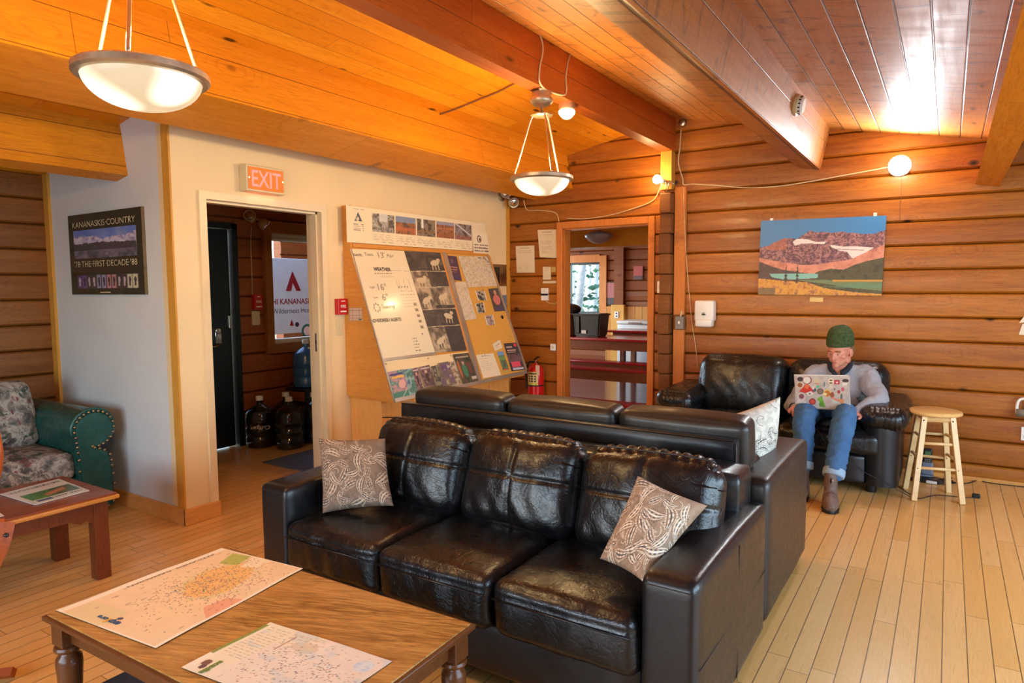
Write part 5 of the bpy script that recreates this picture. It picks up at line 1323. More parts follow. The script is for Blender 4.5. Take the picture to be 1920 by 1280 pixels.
s2 = thing('leather_sofa', 'taller black leather sofa behind, seen from its back with three headrests', 'sofa', (-1.635, 3.4, 0))
for x0, x1, sd in ((-2.72, -2.52, 3.), (-.825, -.602, 4.)):
    soft(x0, x1, 2.905, 3.875, .05, .680, .030, (.004, .004, .008), 20, .0018, sd).build('arm', m_lea2 if sd == 3. else m_lea3, s2, smooth=True)
soft(-2.66, -.735, 2.895, 2.955, .08, .842, .012, (0, .003, .002), 16, .0012, 5.).build('back_panel', m_lea2, s2, smooth=True)
MB().tube([(-.739, 2.893, .10), (-.739, 2.893, .83)], .003, 6).tube([(-2.65, 2.893, .838), (-.745, 2.893, .838)], .003, 6).build('piping', m_lea2, s2)
MB().rbox(-2.55, -.80, 2.93, 3.80, .10, .30, .01).build('seat_deck', m_lea2, s2)
for i, (x0, x1) in enumerate(((-2.625, -1.985), (-1.975, -1.335), (-1.325, -.705))):
    M_ = T((x0+x1)/2, 3.055, .79) @ Rx(6)
    MB().cush(x1-x0-.008, .17, .25, .040, (.004, .01, .012), 26, M_, .003, 6., 80+i*7.).build('headrest', m_lea3, s2, smooth=True)
    soft(x0+.01, x1-.01, 3.12, 3.30, .42, .72, .05, (0, .02, .01), 16, .003, 90.+i).build('back_cushion', m_lea, s2, smooth=True)
    soft(x0+.02-(i == 0)*-.08, x1-.0-(i == 2)*.12, 3.20, 3.84, .28, .45, .045, (0, .01, .02), 16, .003, 95.+i).build('seat_cushion', m_lea, s2, smooth=True)
for x in (-2.67, -.66):
    for y in (2.95, 3.82): MB().rbox(x-.025, x+.025, y-.025, y+.025, 0, .055, .004).build('foot', m_black, s2)

# ------------------------------------------------------------------ patterned pillows
def paisley(seed, base, dark, light, mid, n=170, dens=34, line=.55):
    c = Can(n, n, base); rs = np.random.RandomState(seed)
    c.mottle(c.u >= 0, [base, tuple(int(x*.86) for x in base), base, tuple(int(x*.94) for x in base)], 16, seed)
    for k in range(dens):
        u, v, r, a_ = (k % 6+.5+rs.uniform(-.35, .35))/6, (k//6+.5+rs.uniform(-.35, .35))/6, rs.uniform(.11, .18), rs.uniform(0, 6.28)
        X = ((c.u-u)*math.cos(a_)+(c.v-v)*math.sin(a_))/r; Y = (-(c.u-u)*math.sin(a_)+(c.v-v)*math.cos(a_))/r+.35*X*X
        w = .40*np.clip(1-X**2, 0, 1)**.7*(1+.55*X)+1e-6
        t = np.abs(Y)/w; ins = (np.abs(X) < 1) & (t < 1)
        a1, a2 = (dark, light) if k % 2 else (light, dark)
        c.put(ins, a1); c.put(ins & (t < .84), mid if k % 3 else base); c.put(ins & (t < .66) & (t > .52), a2)
        c.put(ins & (t < .40) & (np.sin(X*17) > -.2), a1); c.put(ins & (t < .16), a2)
        c.put(ins & (t > .84) & (np.sin(X*34) > .3), base)
        t_ = np.linspace(0, 1, 8)
        c.line([(u-r*math.cos(a_)+.11*tt*math.cos(a_+2.6+tt*2.4), v-r*math.sin(a_)+.11*tt*math.sin(a_+2.6+tt*2.4)) for tt in t_], .007, a2)
    return c
def pillow4(name, tl, tr, br, bl, t, can, mat, label, flip=1):
    n = can.nx; vs = []; fs = []; cs = [Vector(q) for q in (tl, tr, br, bl)]; nn_ = (cs[1]-cs[3]).cross(cs[0]-cs[2]).normalized()*flip
    for s in (1, -1):
        b = len(vs)
        for j in range(n):
            for i in range(n):
                u, v = -1+2*i/(n-1), -1+2*j/(n-1); x = u*(1-.07*(1-v*v)*u*u); y = v*(1-.07*(1-u*u)*v*v); U, Vv = (x+1)/2, (y+1)/2
                p = (cs[3]*(1-U)+cs[2]*U)*(1-Vv)+(cs[0]*(1-U)+cs[1]*U)*Vv
                e = max(0., 1-u*u)*max(0., 1-v*v)
                vs.append(tuple(p+nn_*(s*(t/2*e**.42+.0015)+.005*mnoise.noise(Vector((x*2, y*2, s*3.+t*50)))*min(1, e*8))))
        for j in range(n-1):
            for i in range(n-1):
                q = (b+j*n+i, b+j*n+i+1, b+(j+1)*n+i+1, b+(j+1)*n+i); fs.append(q if s*flip > 0 else q[::-1])
    edge = [i for i in range(n)] + [j*n+n-1 for j in range(1, n)] + [(n-1)*n+i for i in range(n-2, -1, -1)] + [j*n for j in range(n-2, 0, -1)]
    L = len(edge); fs += [(edge[(q+1) % L], edge[q], n*n+edge[q], n*n+edge[(q+1) % L]) for q in range(L)]
    me = bpy.data.meshes.new(name); me.from_pydata(vs, [], fs); me.update()
    cols = can.c.reshape(-1, 3); set_cols(me, np.vstack([cols, cols]))
    return tag(link(name, me, mat, None, smooth=True), label, 'cushion')
m_pil = vcmat('woven_pillow', .75); m_pilw = vcmat('printed_cotton_pillow', .8)
def frameM(c, right, up):
    right = Vector(right).normalized(); up = Vector(up); up = (up-right*up.dot(right)).normalized(); n = right.cross(up)
    M = Matrix.Identity(4)
    for i in range(3): M[i][0] = right[i]; M[i][1] = up[i]; M[i][2] = n[i]; M[i][3] = c[i]
    return M
def ay(x, y, Y): return at_y(x, y, Y)
cpl = paisley(3, (122, 96, 74), (56, 44, 38), (190, 172, 150), (142, 112, 88))
pillow4('patterned_pillow', ay(598, 822, 2.18), ay(722, 822, 2.34), ay(738, 948, 2.20), ay(605, 962, 2.06), .13, cpl, m_pil, 'brown paisley pillow standing upright at the left end of the front sofa')
cpr = paisley(8, (164, 130, 100), (76, 56, 46), (228, 212, 190), (184, 148, 116))
pillow4('patterned_pillow', ay(1196, 892, 2.27), ay(1326, 948, 2.34), ay(1207, 1092, 2.03), ay(1125, 1047, 2.09), .13, cpr, m_pil, 'brown paisley pillow tilted against the right arm of the front sofa')
cw_ = paisley(12, (222, 216, 200), (70, 70, 84), (150, 142, 116), (226, 220, 204), dens=20)
for k in range(14):
    rs_ = np.random.RandomState(k+5); u_, v_, a_ = rs_.rand(), rs_.rand(), rs_.rand()*6
    cw_.line([(u_+.09*tt*math.cos(a_+tt*4), v_+.09*tt*math.sin(a_+tt*4)) for tt in np.linspace(0, 1.4, 12)], .008, (60, 62, 78))
pillow4('patterned_pillow', ay(1340, 786, 3.22), ay(1462, 744, 3.62), ay(1447, 850, 3.58), ay(1392, 892, 3.16), .14, cw_, m_pilw, 'white pillow with grey swirls on the rear sofa arm')

# ------------------------------------------------------------------ loveseat against the log wall
m_lea4 = leather('loveseat_leather', (14, 15, 16), .28, .9)
ls = thing('loveseat', 'puffy black leather loveseat against the log wall with a man sitting on it', 'sofa', (-1.12, 5.7, 0))
LX0, LX1 = -2.02, -.235
def vfold(seed):
    def f(u, p):
        if u.y < -.3: p.y += .004*math.sin(16*u.x+3*math.sin(5*u.z)+seed)*(1-u.z)*.5
        return p
    return f
for i, (x0, x1, zt) in enumerate(((-1.82, -1.085, .915), (-1.085, -.345, .905))):
    M_ = T((x0+x1)/2, 5.86, (zt+.38)/2) @ Rx(-12)
    MB().cush(x1-x0-.012, .26, zt-.38, .11, (.006, .05, .012), 34, M_, .004, 6., 120.+i*9, vfold(i*2.)).build('back_cushion', m_lea4, ls, smooth=True)
    soft(x0+.01, x1-.01, 5.345, 5.80, .265, .455, .06, (.004, .02, .03), 34, .006, 140.+i*4, ws=9).build('seat_cushion', m_lea4, ls, smooth=True)
soft(LX0+.20, LX1-.20, 5.93, 6.12, .08, .80, .05, (0, 0, 0), 12, .002).build('back_frame', m_lea2, ls, smooth=True)
soft(-1.80, -.46, 5.352, 5.42, .075, .275, .012, (0, .003, 0), 12, .001).build('front_rail', m_lea2, ls, smooth=True)
MB().rbox(-1.80, -.46, 5.40, 6.0, .10, .27, .01).build('seat_deck', m_lea2, ls)
for x0, x1, sd in ((LX0+.03, LX0+.27, 5.), (LX1-.255, LX1-.015, 6.)):
    xm = (x0+x1)/2
    mb = MB()     # rounded arm body
    prof = [(x0+.03, .07), (x1-.03, .07)]; out = []
    for k in range(9):
        a_ = math.pi*k/8; out.append((xm+(x1-x0)/2*math.cos(a_), .0))
    yy0 = 5.37
    pl_ = [(x0, yy0+.06), (x0+.02, yy0+.015), (x0+.07, yy0-.012), (xm, yy0-.02), (x1-.07, yy0-.012), (x1-.02, yy0+.015), (x1, yy0+.06), (x1, 6.05), (x0, 6.05)]
    mb.prism(pl_, 'Z', .065, .52); mb.build('arm_body', m_lea2, ls, auto=.7)
    def cra(u, p, s=sd):
        k = math.exp(-((u.y+.85)/.35)**2)
        p.z += .003*math.sin(26*u.x+4*u.y)*k; p.y += .002*math.sin(30*u.x)*k
        return p
    MB().cush(.31, .76, .17, .08, (.01, .015, .010), 34, T(xm+(.015 if sd == 6. else -.015), 5.70, .565) @ Rx(1.5), .005, 8., sd*13, cra).build('arm_pad', m_lea4, ls, smooth=True)
for x in (LX0+.12, -.42):
    for y in (5.46, 6.02): MB().lathe([(.034, 0), (.036, .01), (.036, .07)], (x, y, 0), 20).build('foot', m_black, ls, auto=.6)

# ------------------------------------------------------------------ bar stool
m_stool = wood('stool_beech', 'Z', 'X', 3., ((226, 186, 122), (236, 200, 142), (200, 152, 92)), seam=0, joint=30, rough=.35, coat=.2, knots=.0, tone=.1)
st = thing('bar_stool', 'light wooden round stool beside the loveseat', 'stool', (-.045, 5.56, 0))
MB().lathe([(.155, .585), (.166, .592), (.168, .602), (.162, .612), (.15, .616), (.002, .614)], (-.048, 5.60, 0), 48).build('seat', wood('stool_seat', 'X', 'Y', 3., ((222, 172, 96), (232, 190, 124), (196, 144, 76)), seam=0, joint=30, rough=.3, coat=.3, knots=0, tone=.1), st, auto=.6)
feet = [at_z(1713, 938), at_z(1804, 945), at_z(1697, 915), at_z(1778, 923)]
tops = [at_y(1719+2, 778, 5.49), at_y(1789, 778, 5.51), at_y(1712, 778, 5.66), at_y(1776, 778, 5.68)]
fc = sum(feet, Vector())/4
legs = []
for f_, t_ in zip(feet, tops):
    t_ = Vector((-.048+(f_.x-fc.x)*.58, 5.60+(f_.y-fc.y)*.58, .588)); legs.append((f_, t_))
    a = (t_-f_).normalized(); ang = math.atan2((feet[1]-feet[0]).y, (feet[1]-feet[0]).x); u = Vector((math.cos(ang), math.sin(ang), 0)); u = (u-a*u.dot(a)).normalized(); w = a.cross(u); s_ = .0175
    vs = [f_+u*x*s_+w*y*s_ for x, y in ((-1, -1), (1, -1), (1, 1), (-1, 1))]+[t_+u*x*s_+w*y*s_ for x, y in ((-1, -1), (1, -1), (1, 1), (-1, 1))]
    for v in vs[:4]: v.z = max(0, v.z)
    MB().mesh(vs, [(3, 2, 1, 0), (4, 5, 6, 7), (0, 1, 5, 4), (1, 2, 6, 5), (2, 3, 7, 6), (3, 0, 4, 7)]).build('leg', m_stool, st, bevel=.003)
def onleg(i, z): f_, t_ = legs[i]; k = z/t_.z; return f_*(1-k)+t_*k
for (i, j, zs) in ((0, 1, (.225, .395)), (2, 3, (.255, .425)), (0, 2, (.285, .43)), (1, 3, (.285, .43))):
    for z in zs: MB().tube([onleg(i, z), onleg(j, z)], .0105, 10).build('rung', m_stool, st, smooth=True)
for i, j in ((0, 1), (2, 3), (0, 2), (1, 3)):
    a, b = onleg(i, .56), onleg(j, .56); MB().tube([a, b], .017, 4).build('apron', m_stool, st)
for i in range(4):
    for z_, r_ in ((.555, .006), (.225 if i < 2 else .255, .004)): MB().ell(onleg(i, z_)+Vector((0, -.018, 0)), (r_, .003, r_), 10).build('bolt', m_black, st)

# phone, power bar and cords under the stool
m_cord = pmat('black_cord', C3(26, 24, 24), .45)
p = at_z(1738, 898)
t = thing('cordless_phone', 'black cordless phone standing in a grey cradle on the floor under the stool', 'phone', (p.x, YB-.12, 0))
a = at_y(1738, 885, YB-.12)
MB().rbox(a.x-.045, a.x+.045, YB-.16, YB-.05, 0, .035, .008).rbox(a.x-.04, a.x+.04, YB-.15, YB-.09, .035, .13, .01).build('cradle', pmat('phone_grey', C3(120, 128, 140), .4), t)
MB().rbox(a.x-.03, a.x+.03, YB-.125, YB-.095, .09, .235, .01).build('handset', m_black, t)
MB().rbox(a.x-.02, a.x+.02, YB-.128, YB-.1245, .17, .215, .001).build('screen', pmat('phone_screen', C3(70, 110, 70), .3), t)
mb = MB()
for i in range(3):
    for j in range(4): mb.rbox(a.x-.019+i*.014, a.x-.009+i*.014, YB-.128, YB-.1245, .105+j*.014, .114+j*.014, .0008)
mb.build('keys', m_grey, t)
q = at_z(1742, 905)
t = thing('power_bar', 'white and black power bar on the floor under the stool', 'power bar', (q.x, q.y, 0))
MB().rbox(q.x-.11, q.x+.07, q.y-.02, q.y+.025, 0, .028, .005).build('housing', m_black, t)
MB().rbox(q.x-.02, q.x+.05, q.y-.035, q.y-.018, .004, .024, .003).build('plug', m_whitep, t)
rnd = random.Random(3)
pts = []
for k in range(26):
    a_ = k*1.15; pts.append((q.x+.02+.13*math.cos(a_)*(1-.01*k)+rnd.uniform(-.03, .03), q.y+.03+.045*math.sin(a_)+rnd.uniform(-.02, .02), .006+.012*(k % 3)))
cable('cable', pts, .0035, 'tangled black cords around the power bar under the stool', m_cord, 'cord')
def fl(x, y, z=.005): v = at_z(x, y, z); return (v.x, v.y, z)
cable('cable', [fl(1672, 905), fl(1690, 915), fl(1705, 925), fl(1724, 934), fl(1742, 930), fl(1760, 928), fl(1785, 930), fl(1810, 932), fl(1830, 933)], .003, 'thin black cord lying on the floor in front of the stool legs', m_cord)
t = tag(MB().rbox(*[v for v in (at_z(1822, 932).x, at_z(1822, 932).x+.05)], at_z(1822, 932).y-.015, at_z(1822, 932).y+.015, 0, .03, .008).build('plug', m_black), 'black plug lying on the floor right of the stool', 'plug')
cable('cable', [fl(1752, 903), fl(1790, 892), fl(1815, 890), fl(1836, 897), fl(1810, 906), fl(1780, 902), fl(1800, 890), (at_z(1850, 899).x, YB-.03, .006), (.5, YB-.03, .006), (.8, YB-.03, .006)], .0035, 'black cord running from the power bar along the foot of the log wall', m_cord)

# ------------------------------------------------------------------ coffee table with two maps
m_oak = NT('oak_veneer')
x, y, z = m_oak.sep(m_oak.co())
# a diamond matched top: grain runs one way left of the middle, the other way right of it
side = m_oak.M('GREATER_THAN', m_oak.M('ADD', x, m_oak.M('MULTIPLY', y, .15)), -1.55)
ga = m_oak.M('ADD', m_oak.M('MULTIPLY', x, .93), m_oak.M('MULTIPLY', y, .36)); gb = m_oak.M('ADD', m_oak.M('MULTIPLY', x, -.36), m_oak.M('MULTIPLY', y, .93))
ha = m_oak.M('ADD', m_oak.M('MULTIPLY', x, .35), m_oak.M('MULTIPLY', y, .94)); hb = m_oak.M('ADD', m_oak.M('MULTIPLY', x, -.94), m_oak.M('MULTIPLY', y, .35))
def gsel(a_, b_): return m_oak.M('ADD', m_oak.M('MULTIPLY', a_, side), m_oak.M('MULTIPLY', b_, m_oak.M('SUBTRACT', 1., side)))
A_, B_ = gsel(ga, ha), gsel(gb, hb)
g1 = m_oak.noise(m_oak.xyz(m_oak.M('MULTIPLY', A_, 5.), m_oak.M('MULTIPLY', B_, 55.), z), 1., 5, .65, 1.2)
g2 = m_oak.noise(m_oak.xyz(m_oak.M('MULTIPLY', A_, 14.), m_oak.M('MULTIPLY', B_, 160.), z), 1., 3, .6)
g3 = m_oak.noise(m_oak.xyz(m_oak.M('MULTIPLY', A_, 2.), m_oak.M('MULTIPLY', B_, 9.), z), 1., 3, .6)
c_ = m_oak.ramp(g1, [(.25, C3(104, 66, 22)), (.45, C3(158, 110, 46)), (.62, C3(190, 144, 74)), (.8, C3(168, 120, 54))])
c_ = m_oak.mix(m_oak.rng(g2, .48, .66, 0, .85), c_, C3(112, 64, 24)); c_ = m_oak.mix(m_oak.rng(g3, .4, .7, 0, .4), c_, C3(216, 164, 96))
m_oak.bump(g2, .15, .002); m_oak = m_oak.fin(c_, .40, 0., .06, .2)
m_walnut = wood('dark_oak_edge', 'X', 'Z', 3., ((84, 46, 20), (108, 62, 30), (46, 24, 12)), seam=0, joint=30, rough=.34, coat=.2, knots=0, tone=.1)
m_walnutz = wood('turned_leg_wood', 'Z', 'X', 3., ((90, 50, 22), (112, 66, 32), (48, 24, 12)), seam=0, joint=30, rough=.32, coat=.2, knots=0, tone=.1)
TA = Vector((-2.44, .93, 0)); TC = Vector((-1.21, 1.645, 0)); ang = math.radians(1.5)
ux = Vector((math.cos(ang), math.sin(ang), 0)); uy = Vector((-math.sin(ang), math.cos(ang), 0))
d = TC-TA; TW, TD = d.dot(ux), d.dot(uy)
ct = thing('coffee_table', 'oak coffee table with turned legs and maps spread on it', 'table', TA)
def tp(u, v, z): return TA+ux*u+uy*v+Vector((0, 0, z))
def obox(u0, u1, v0, v1, z0, z1, r=0.):
    mb = MB(); M_ = Matrix.Translation(TA) @ Matrix.Rotation(ang, 4, 'Z'); mb.M = M_
    return mb.rbox(u0, u1, v0, v1, z0, z1, r) if r else mb.box(u0, u1, v0, v1, z0, z1)
obox(.012, TW-.012, .012, TD-.012, .440, .450, .002).build('tabletop', m_oak, ct)
mb = obox(0, TW, 0, TD, .430, .446, .004); mb.build('edge_moulding', m_walnut, ct)
obox(.012, TW-.012, .012, TD-.012, .418, .430, .003).build('lower_moulding', m_walnut, ct)
mb = obox(.05, TW-.05, .045, .065, .355, .42, .002); mb.M = mb.M
for a_ in ((.05, TW-.05, TD-.065, TD-.045), (.045, .065, .05, TD-.05), (TW-.065, TW-.045, .05, TD-.05)):
    M_ = mb.M; mb.rbox(*a_, .355, .42, .002)
mb.build('apron', m_walnut, ct)
obox(.07, TW-.07, .06, TD-.06, .15, .17, .004).build('lower_shelf', pmat('dark_shelf', C3(52, 54, 66), .25, coat=.4), ct)
prof = [(.022, .0), (.028, .01), (.024, .03), (.020, .045), (.026, .06), (.030, .09), (.032, .16), (.036, .22), (.040, .28), (.038, .30), (.028, .312), (.026, .318), (.040, .326), (.043, .334), (.040, .342), (.028, .348)]
for u_, v_ in ((.052, .052), (TW-.052, .052), (TW-.052, TD-.052), (.052, TD-.052)):
    p_ = tp(u_, v_, 0); lg = MB().lathe(prof, tuple(p_), 28).build('leg', m_walnutz, ct, auto=.7)
    obox(u_-.034, u_+.034, v_-.034, v_+.034, .346, .42, .003).build('leg_block', m_walnut, lg)

def tourmap(seed, base, splash, logo, title, n=(150, 110), pink=None):
    c = Can(n[0], n[1], base, n[0]/n[1]); rs = np.random.RandomState(seed)
    c.mottle(c.u >= 0, [base, tuple(int(b_*.97) for b_ in base), base], 5, seed)
    return c, rs
c, rs = tourmap(3, (236, 206, 168), None, None, None, (190, 110))
c.mottle((c.v > .94) | (c.v < .02) | (c.u < .01) | (c.u > .99), [(240, 226, 206)]*3, 3)
bl = np.exp(-(((c.u-.66)*1.1+(c.v-.42)*.3)/.26)**2-((c.v-.42-(c.u-.6)*.35)/.20)**2)+.25*(fbm(c.u*1.7, c.v, 9, 5)-.5)
c.put((bl > .33)*.75, (228, 176, 96)); c.put(((bl > .18) & (bl < .38) & (fbm(c.u*1.7, c.v, 14, 8) > .5))*.5, (206, 196, 130))
c.poly([(.30, .02), (.38, .17), (.52, .15), (.55, .02)], (224, 160, 130)); c.put(((c.u < .16) & (c.v > .55) & (c.v < .92))*.6, (214, 200, 150))
c.poly([(.82, .72), (.97, .80), (.99, .60), (.85, .55)], (170, 178, 84)); c.poly([(.84, .50), (.99, .56), (.99, .36), (.88, .36)], (236, 220, 190))
tints = [(150, 90, 70), (110, 120, 80), (170, 110, 60), (90, 80, 110), (190, 120, 110), (80, 110, 120)]
for k in range(800):
    u_, v_ = rs.normal(.62, .17), rs.normal(.42, .16)
    if 0.02 < u_ < .98 and .03 < v_ < .9: c.ell(u_, v_, .0035, .006, tints[k % 6])
for k in range(60): u_, v_ = rs.uniform(.05, .95), rs.uniform(.05, .92); c.words(u_, u_+.03, v_, .008, (170, 130, 110), k)
c.line([(.18, .72), (.24, .62), (.30, .56), (.36, .42)], .004, (170, 140, 120)); c.ell(.10, .52, .012, .022, (70, 50, 90), .5)
MAP1 = [(105, 1145), (292, 1216), (568, 1067), (415, 1028)]
def zp(q, z): return at_z(q[0], q[1], z)
a, b, c3, d4 = [zp(q, .4515) for q in MAP1]
# reading direction: bottom edge (105..292), seen upside down and sideways from the camera
P1 = lambda u, v: (a*(1-u)+d4*u)*v + (b*(1-u)+c3*u)*(1-v) + Vector((0, 0, .0022+.0016*math.sin(u*9)*math.sin(v*4+1)))
mp1 = sheet('tourist_map', c, P1, m_print, None, th=.0008); tag(mp1, 'larger peach coloured tourist map spread at the back left of the coffee table', 'map')
dr1 = (d4-a).normalized(); up1 = (a-b).normalized()
m_blue = pmat('map_blue', C3(50, 90, 130), .6); m_blk = pmat('map_black', C3(70, 60, 56), .6); m_yel = pmat('map_yellow', C3(220, 160, 40), .6); m_gr = pmat('map_green', C3(110, 130, 50), .6)
def on1(u, v): return P1(u, v)+Vector((0, 0, .0016))
text('exp', 'lettering', m_blue, mp1, on1(.075, .505), up1, -dr1, .024, width=.050, bold=.04); text('l', 'lettering', m_yel, mp1, on1(.075, .567), up1, -dr1, .026, width=.008, bold=.04); text('ore', 'lettering', m_blue, mp1, on1(.075, .63), up1, -dr1, .018, width=.048, bold=.04)
text('BADLANDS  CANADIAN', 'lettering', m_blk, mp1, on1(.62, .93), -dr1, -up1, .010, width=.34, bold=.01)
c, rs = tourmap(9, (236, 224, 210), None, None, None, (130, 110))
c.put(((c.u < .24) | ((c.v > .72) & (c.u < .5)))*.7, (232, 224, 196)); c.put((np.exp(-((c.u-.45)/.12)**2-((c.v-.78)/.10)**2) > .5)*.8, (214, 196, 170))
c.put((fbm(c.u, c.v, 6, 3) > .66)*.5, (196, 208, 216)); c.rect(0, .05, .05, .95, (236, 228, 210)); c.rect(.0, .03, .30, .95, (130, 150, 60))
for k in range(14): c.words(.06, .24, .93-k*.045, .010, (180, 170, 150), k)
for k in range(6): c.words(.27, .52, .96-k*.022, .008, (190, 170, 150), 40+k)
c.line([(.30, .90), (.30, .62)], .006, (150, 70, 70)); c.line([(.22, .96), (.22, .64)], .006, (150, 80, 70))
for k in range(520):
    u_, v_ = rs.uniform(.26, .98), rs.uniform(.04, .95)
    if abs(v_-.45+(u_-.5)*.3) < .3 or k % 4 == 0: c.ell(u_, v_, .0045, .006, tints[(k*5) % 6])
for k in range(26): u_ = .32+k*.018; c.ell(u_, .50+.12*math.sin(k*.5)+k*.008, .008, .006, (90, 84, 74))
c.mottle(np.exp(-((c.u-.90)/.07)**2-((c.v-.80)/.12)**2) > .5, [(160, 190, 220), (220, 226, 232), (170, 196, 220)], 20, 3)
c.ell(.085, .16, .03, .05, (120, 70, 60)); c.ell(.10, .10, .02, .04, (90, 50, 60))
e0, e1, e3 = zp((340, 1252), .4515), zp((507, 1167), .4515), zp((735, 1240), .4515)
e2 = e3+(e0-e1)*.98
P2 = lambda u, v: e0+(e1-e0)*0+ (e1-e0)*v*1.0 + ((e3-e1)*(v)+(e2-e0)*(1-v))*u + Vector((0, 0, .0020+.0014*math.sin(u*7+1)*math.sin(v*5)))
mp2 = sheet('tourist_map', c, P2, m_print, None, th=.0008); tag(mp2, 'smaller white tourist map at the front edge of the coffee table', 'map')
text('acadia', 'lettering', m_gr, mp2, P2(.14, .12)+Vector((0, 0, .0018)), (e0-e1), (e3-e1), .018, width=.07, bold=.04)

# ------------------------------------------------------------------ low red brown table on the left
m_cherry = wood('cherry_top', 'Y', 'X', .2, ((128, 62, 36), (146, 78, 46), (84, 36, 20)), seam=.002, joint=30, rough=.3, coat=.35, knots=0, tone=.25)
m_cherryz = wood('cherry_legs', 'Z', 'X', 3, ((104, 48, 22), (124, 62, 30), (70, 28, 12)), seam=0, joint=30, rough=.35, coat=.3, knots=0, tone=.1)
m_worn = wood('worn_edge', 'Y', 'Z', 3, ((190, 116, 44), (206, 136, 58), (140, 70, 30)), seam=0, joint=30, rough=.4, coat=.2, knots=.3, tone=.1)
et = thing('end_table', 'reddish wooden low table with a worn yellow edge in front of the green sofa', 'table', (-3.9, 1.2, 0))
EX0, EX1, EY0, EY1 = -4.20, -3.615, .45, 1.755
MB().rbox(EX0, EX1, EY0, EY1, .438, .450, .003).build('tabletop', m_cherry, et)
MB().rbox(EX0-.012, EX1+.012, EY0-.012, EY1+.012, .418, .440, .007, 3).build('edge_moulding', m_worn, et)
mb = MB().rbox(EX0+.04, EX0+.06, EY0+.05, EY1-.05, .34, .42, .002).rbox(EX1-.06, EX1-.04, EY0+.05, EY1-.05, .34, .42, .002).rbox(EX0+.05, EX1-.05, EY0+.04, EY0+.06, .34, .42, .002).rbox(EX0+.05, EX1-.05, EY1-.06, EY1-.04, .34, .42, .002)
mb.build('apron', m_cherryz, et)
for x_, y_ in ((EX0+.065, EY0+.065), (EX1-.065, EY0+.065), (EX1-.065, EY1-.065), (EX0+.065, EY1-.065)):
    MB().rbox(x_-.035, x_+.035, y_-.035, y_+.035, 0, .42, .004).build('leg', m_cherryz, et)
mb = MB().prism([(EY1-.10, .345), (EY1-.10, .30), (EY1-.13, .325), (EY1-.16, .318), (EY1-.19, .327), (EY1-.20, .345)], 'X', EX1-.058, EX1-.042); mb.build('bracket', m_cherryz, et)
mb = MB().prism([(EX0+.10, .345), (EX0+.10, .30), (EX0+.13, .325), (EX0+.16, .318), (EX0+.20, .345)], 'Y', EY1-.058, EY1-.042); mb.build('bracket', m_cherryz, et)
c = Can(80, 60, (226, 230, 230), 1.35); c.rect(.06, .95, .82, .90, (60, 60, 66)); c.words(.06, .95, .86, .12, (200, 200, 200), 4)
c.rect(.1, .95, .22, .60, (30, 80, 70)); c.mottle((c.u > .1) & (c.u < .55) & (c.v > .22) & (c.v < .58), [(20, 110, 60), (60, 150, 60), (30, 90, 50)], 4, 2)
c.put((np.abs(c.v-.40-(c.u-.6)*.3) < .07) & (c.u > .4) & (c.u < .8) & (c.v > .22) & (c.v < .6), (190, 120, 90)); c.rect(.12, .38, .08, .18, (50, 110, 150)); c.words(.4, .95, .14, .05, (70, 80, 90), 2)
q = [at_z(*p_, .452) for p_ in ((65, 947), (168, 920), (110, 898), (0, 927))]
mg = sheet('magazine', c, quadP(q[0], q[1], q[2], q[3]), m_gloss, None, th=.003); tag(mg, 'white magazine with a green picture on the reddish table', 'magazine')
q = at_z(3, 968, .452)
tag(MB().quad((q.x-.10, q.y-.15, .4515), (q.x+.005, q.y-.16, .4515), (q.x+.0, q.y+.01, .4515), (q.x-.08, q.y+.02, .4515), .001).build('paper', m_whitep), 'white paper at the left edge of the reddish table', 'paper')

# ------------------------------------------------------------------ green rolled arm sofa with printed cushions
def floral(name):
    t = NT(name); o = t.co()
    n1 = t.noise(o, 7, 4, .6, .5); n2 = t.noise(o, 13, 4, .6, 1.); n3 = t.noise(o, 38, 3, .6)
    c_ = t.ramp(n1, [(.30, C3(46, 40, 40)), (.42, C3(96, 86, 76)), (.50, C3(176, 166, 150)), (.58, C3(120, 112, 104)), (.70, C3(60, 56, 56))])
    c_ = t.mix(t.rng(n2, .56, .62), c_, C3(56, 74, 58)); c_ = t.mix(t.rng(n2, .40, .35), c_, C3(120, 46, 48)); c_ = t.mix(t.rng(n3, .58, .7, 0, .6), c_, C3(190, 180, 168))
    t.bump(n3, .2, .003); return t.fin(c_, .8)
m_flor = floral('floral_tapestry')
m_green = leather('green_leather', (18, 66, 58), .26, .12, (28, 84, 72))
gs = thing('green_sofa', 'green leather sofa with rolled studded arm and floral cushions in the left corner', 'sofa', (-5.2, 1.3, 0))
GX0, GX1, GY1 = -5.62, -4.70, 2.32
# rolled arm: scroll profile in the Y-Z plane swept along X
def scroll(k=26):
    pts = []
    cy, cz, r = GY1-.16, .60, .125
    for i in range(k+1):
        a_ = math.radians(200-i*(300/k)); pts.append((cy+r*math.cos(a_)*1.05, cz+r*math.sin(a_)))
    pts += [(GY1-.075, .42), (GY1-.055, .32), (GY1-.055, .06), (GY1-.25, .06), (GY1-.27, .40)]
    return pts
sc_ = scroll()
MB().prism(sc_, 'X', GX0+.05, GX1).build('rolled_arm', m_green, gs, auto=.9)
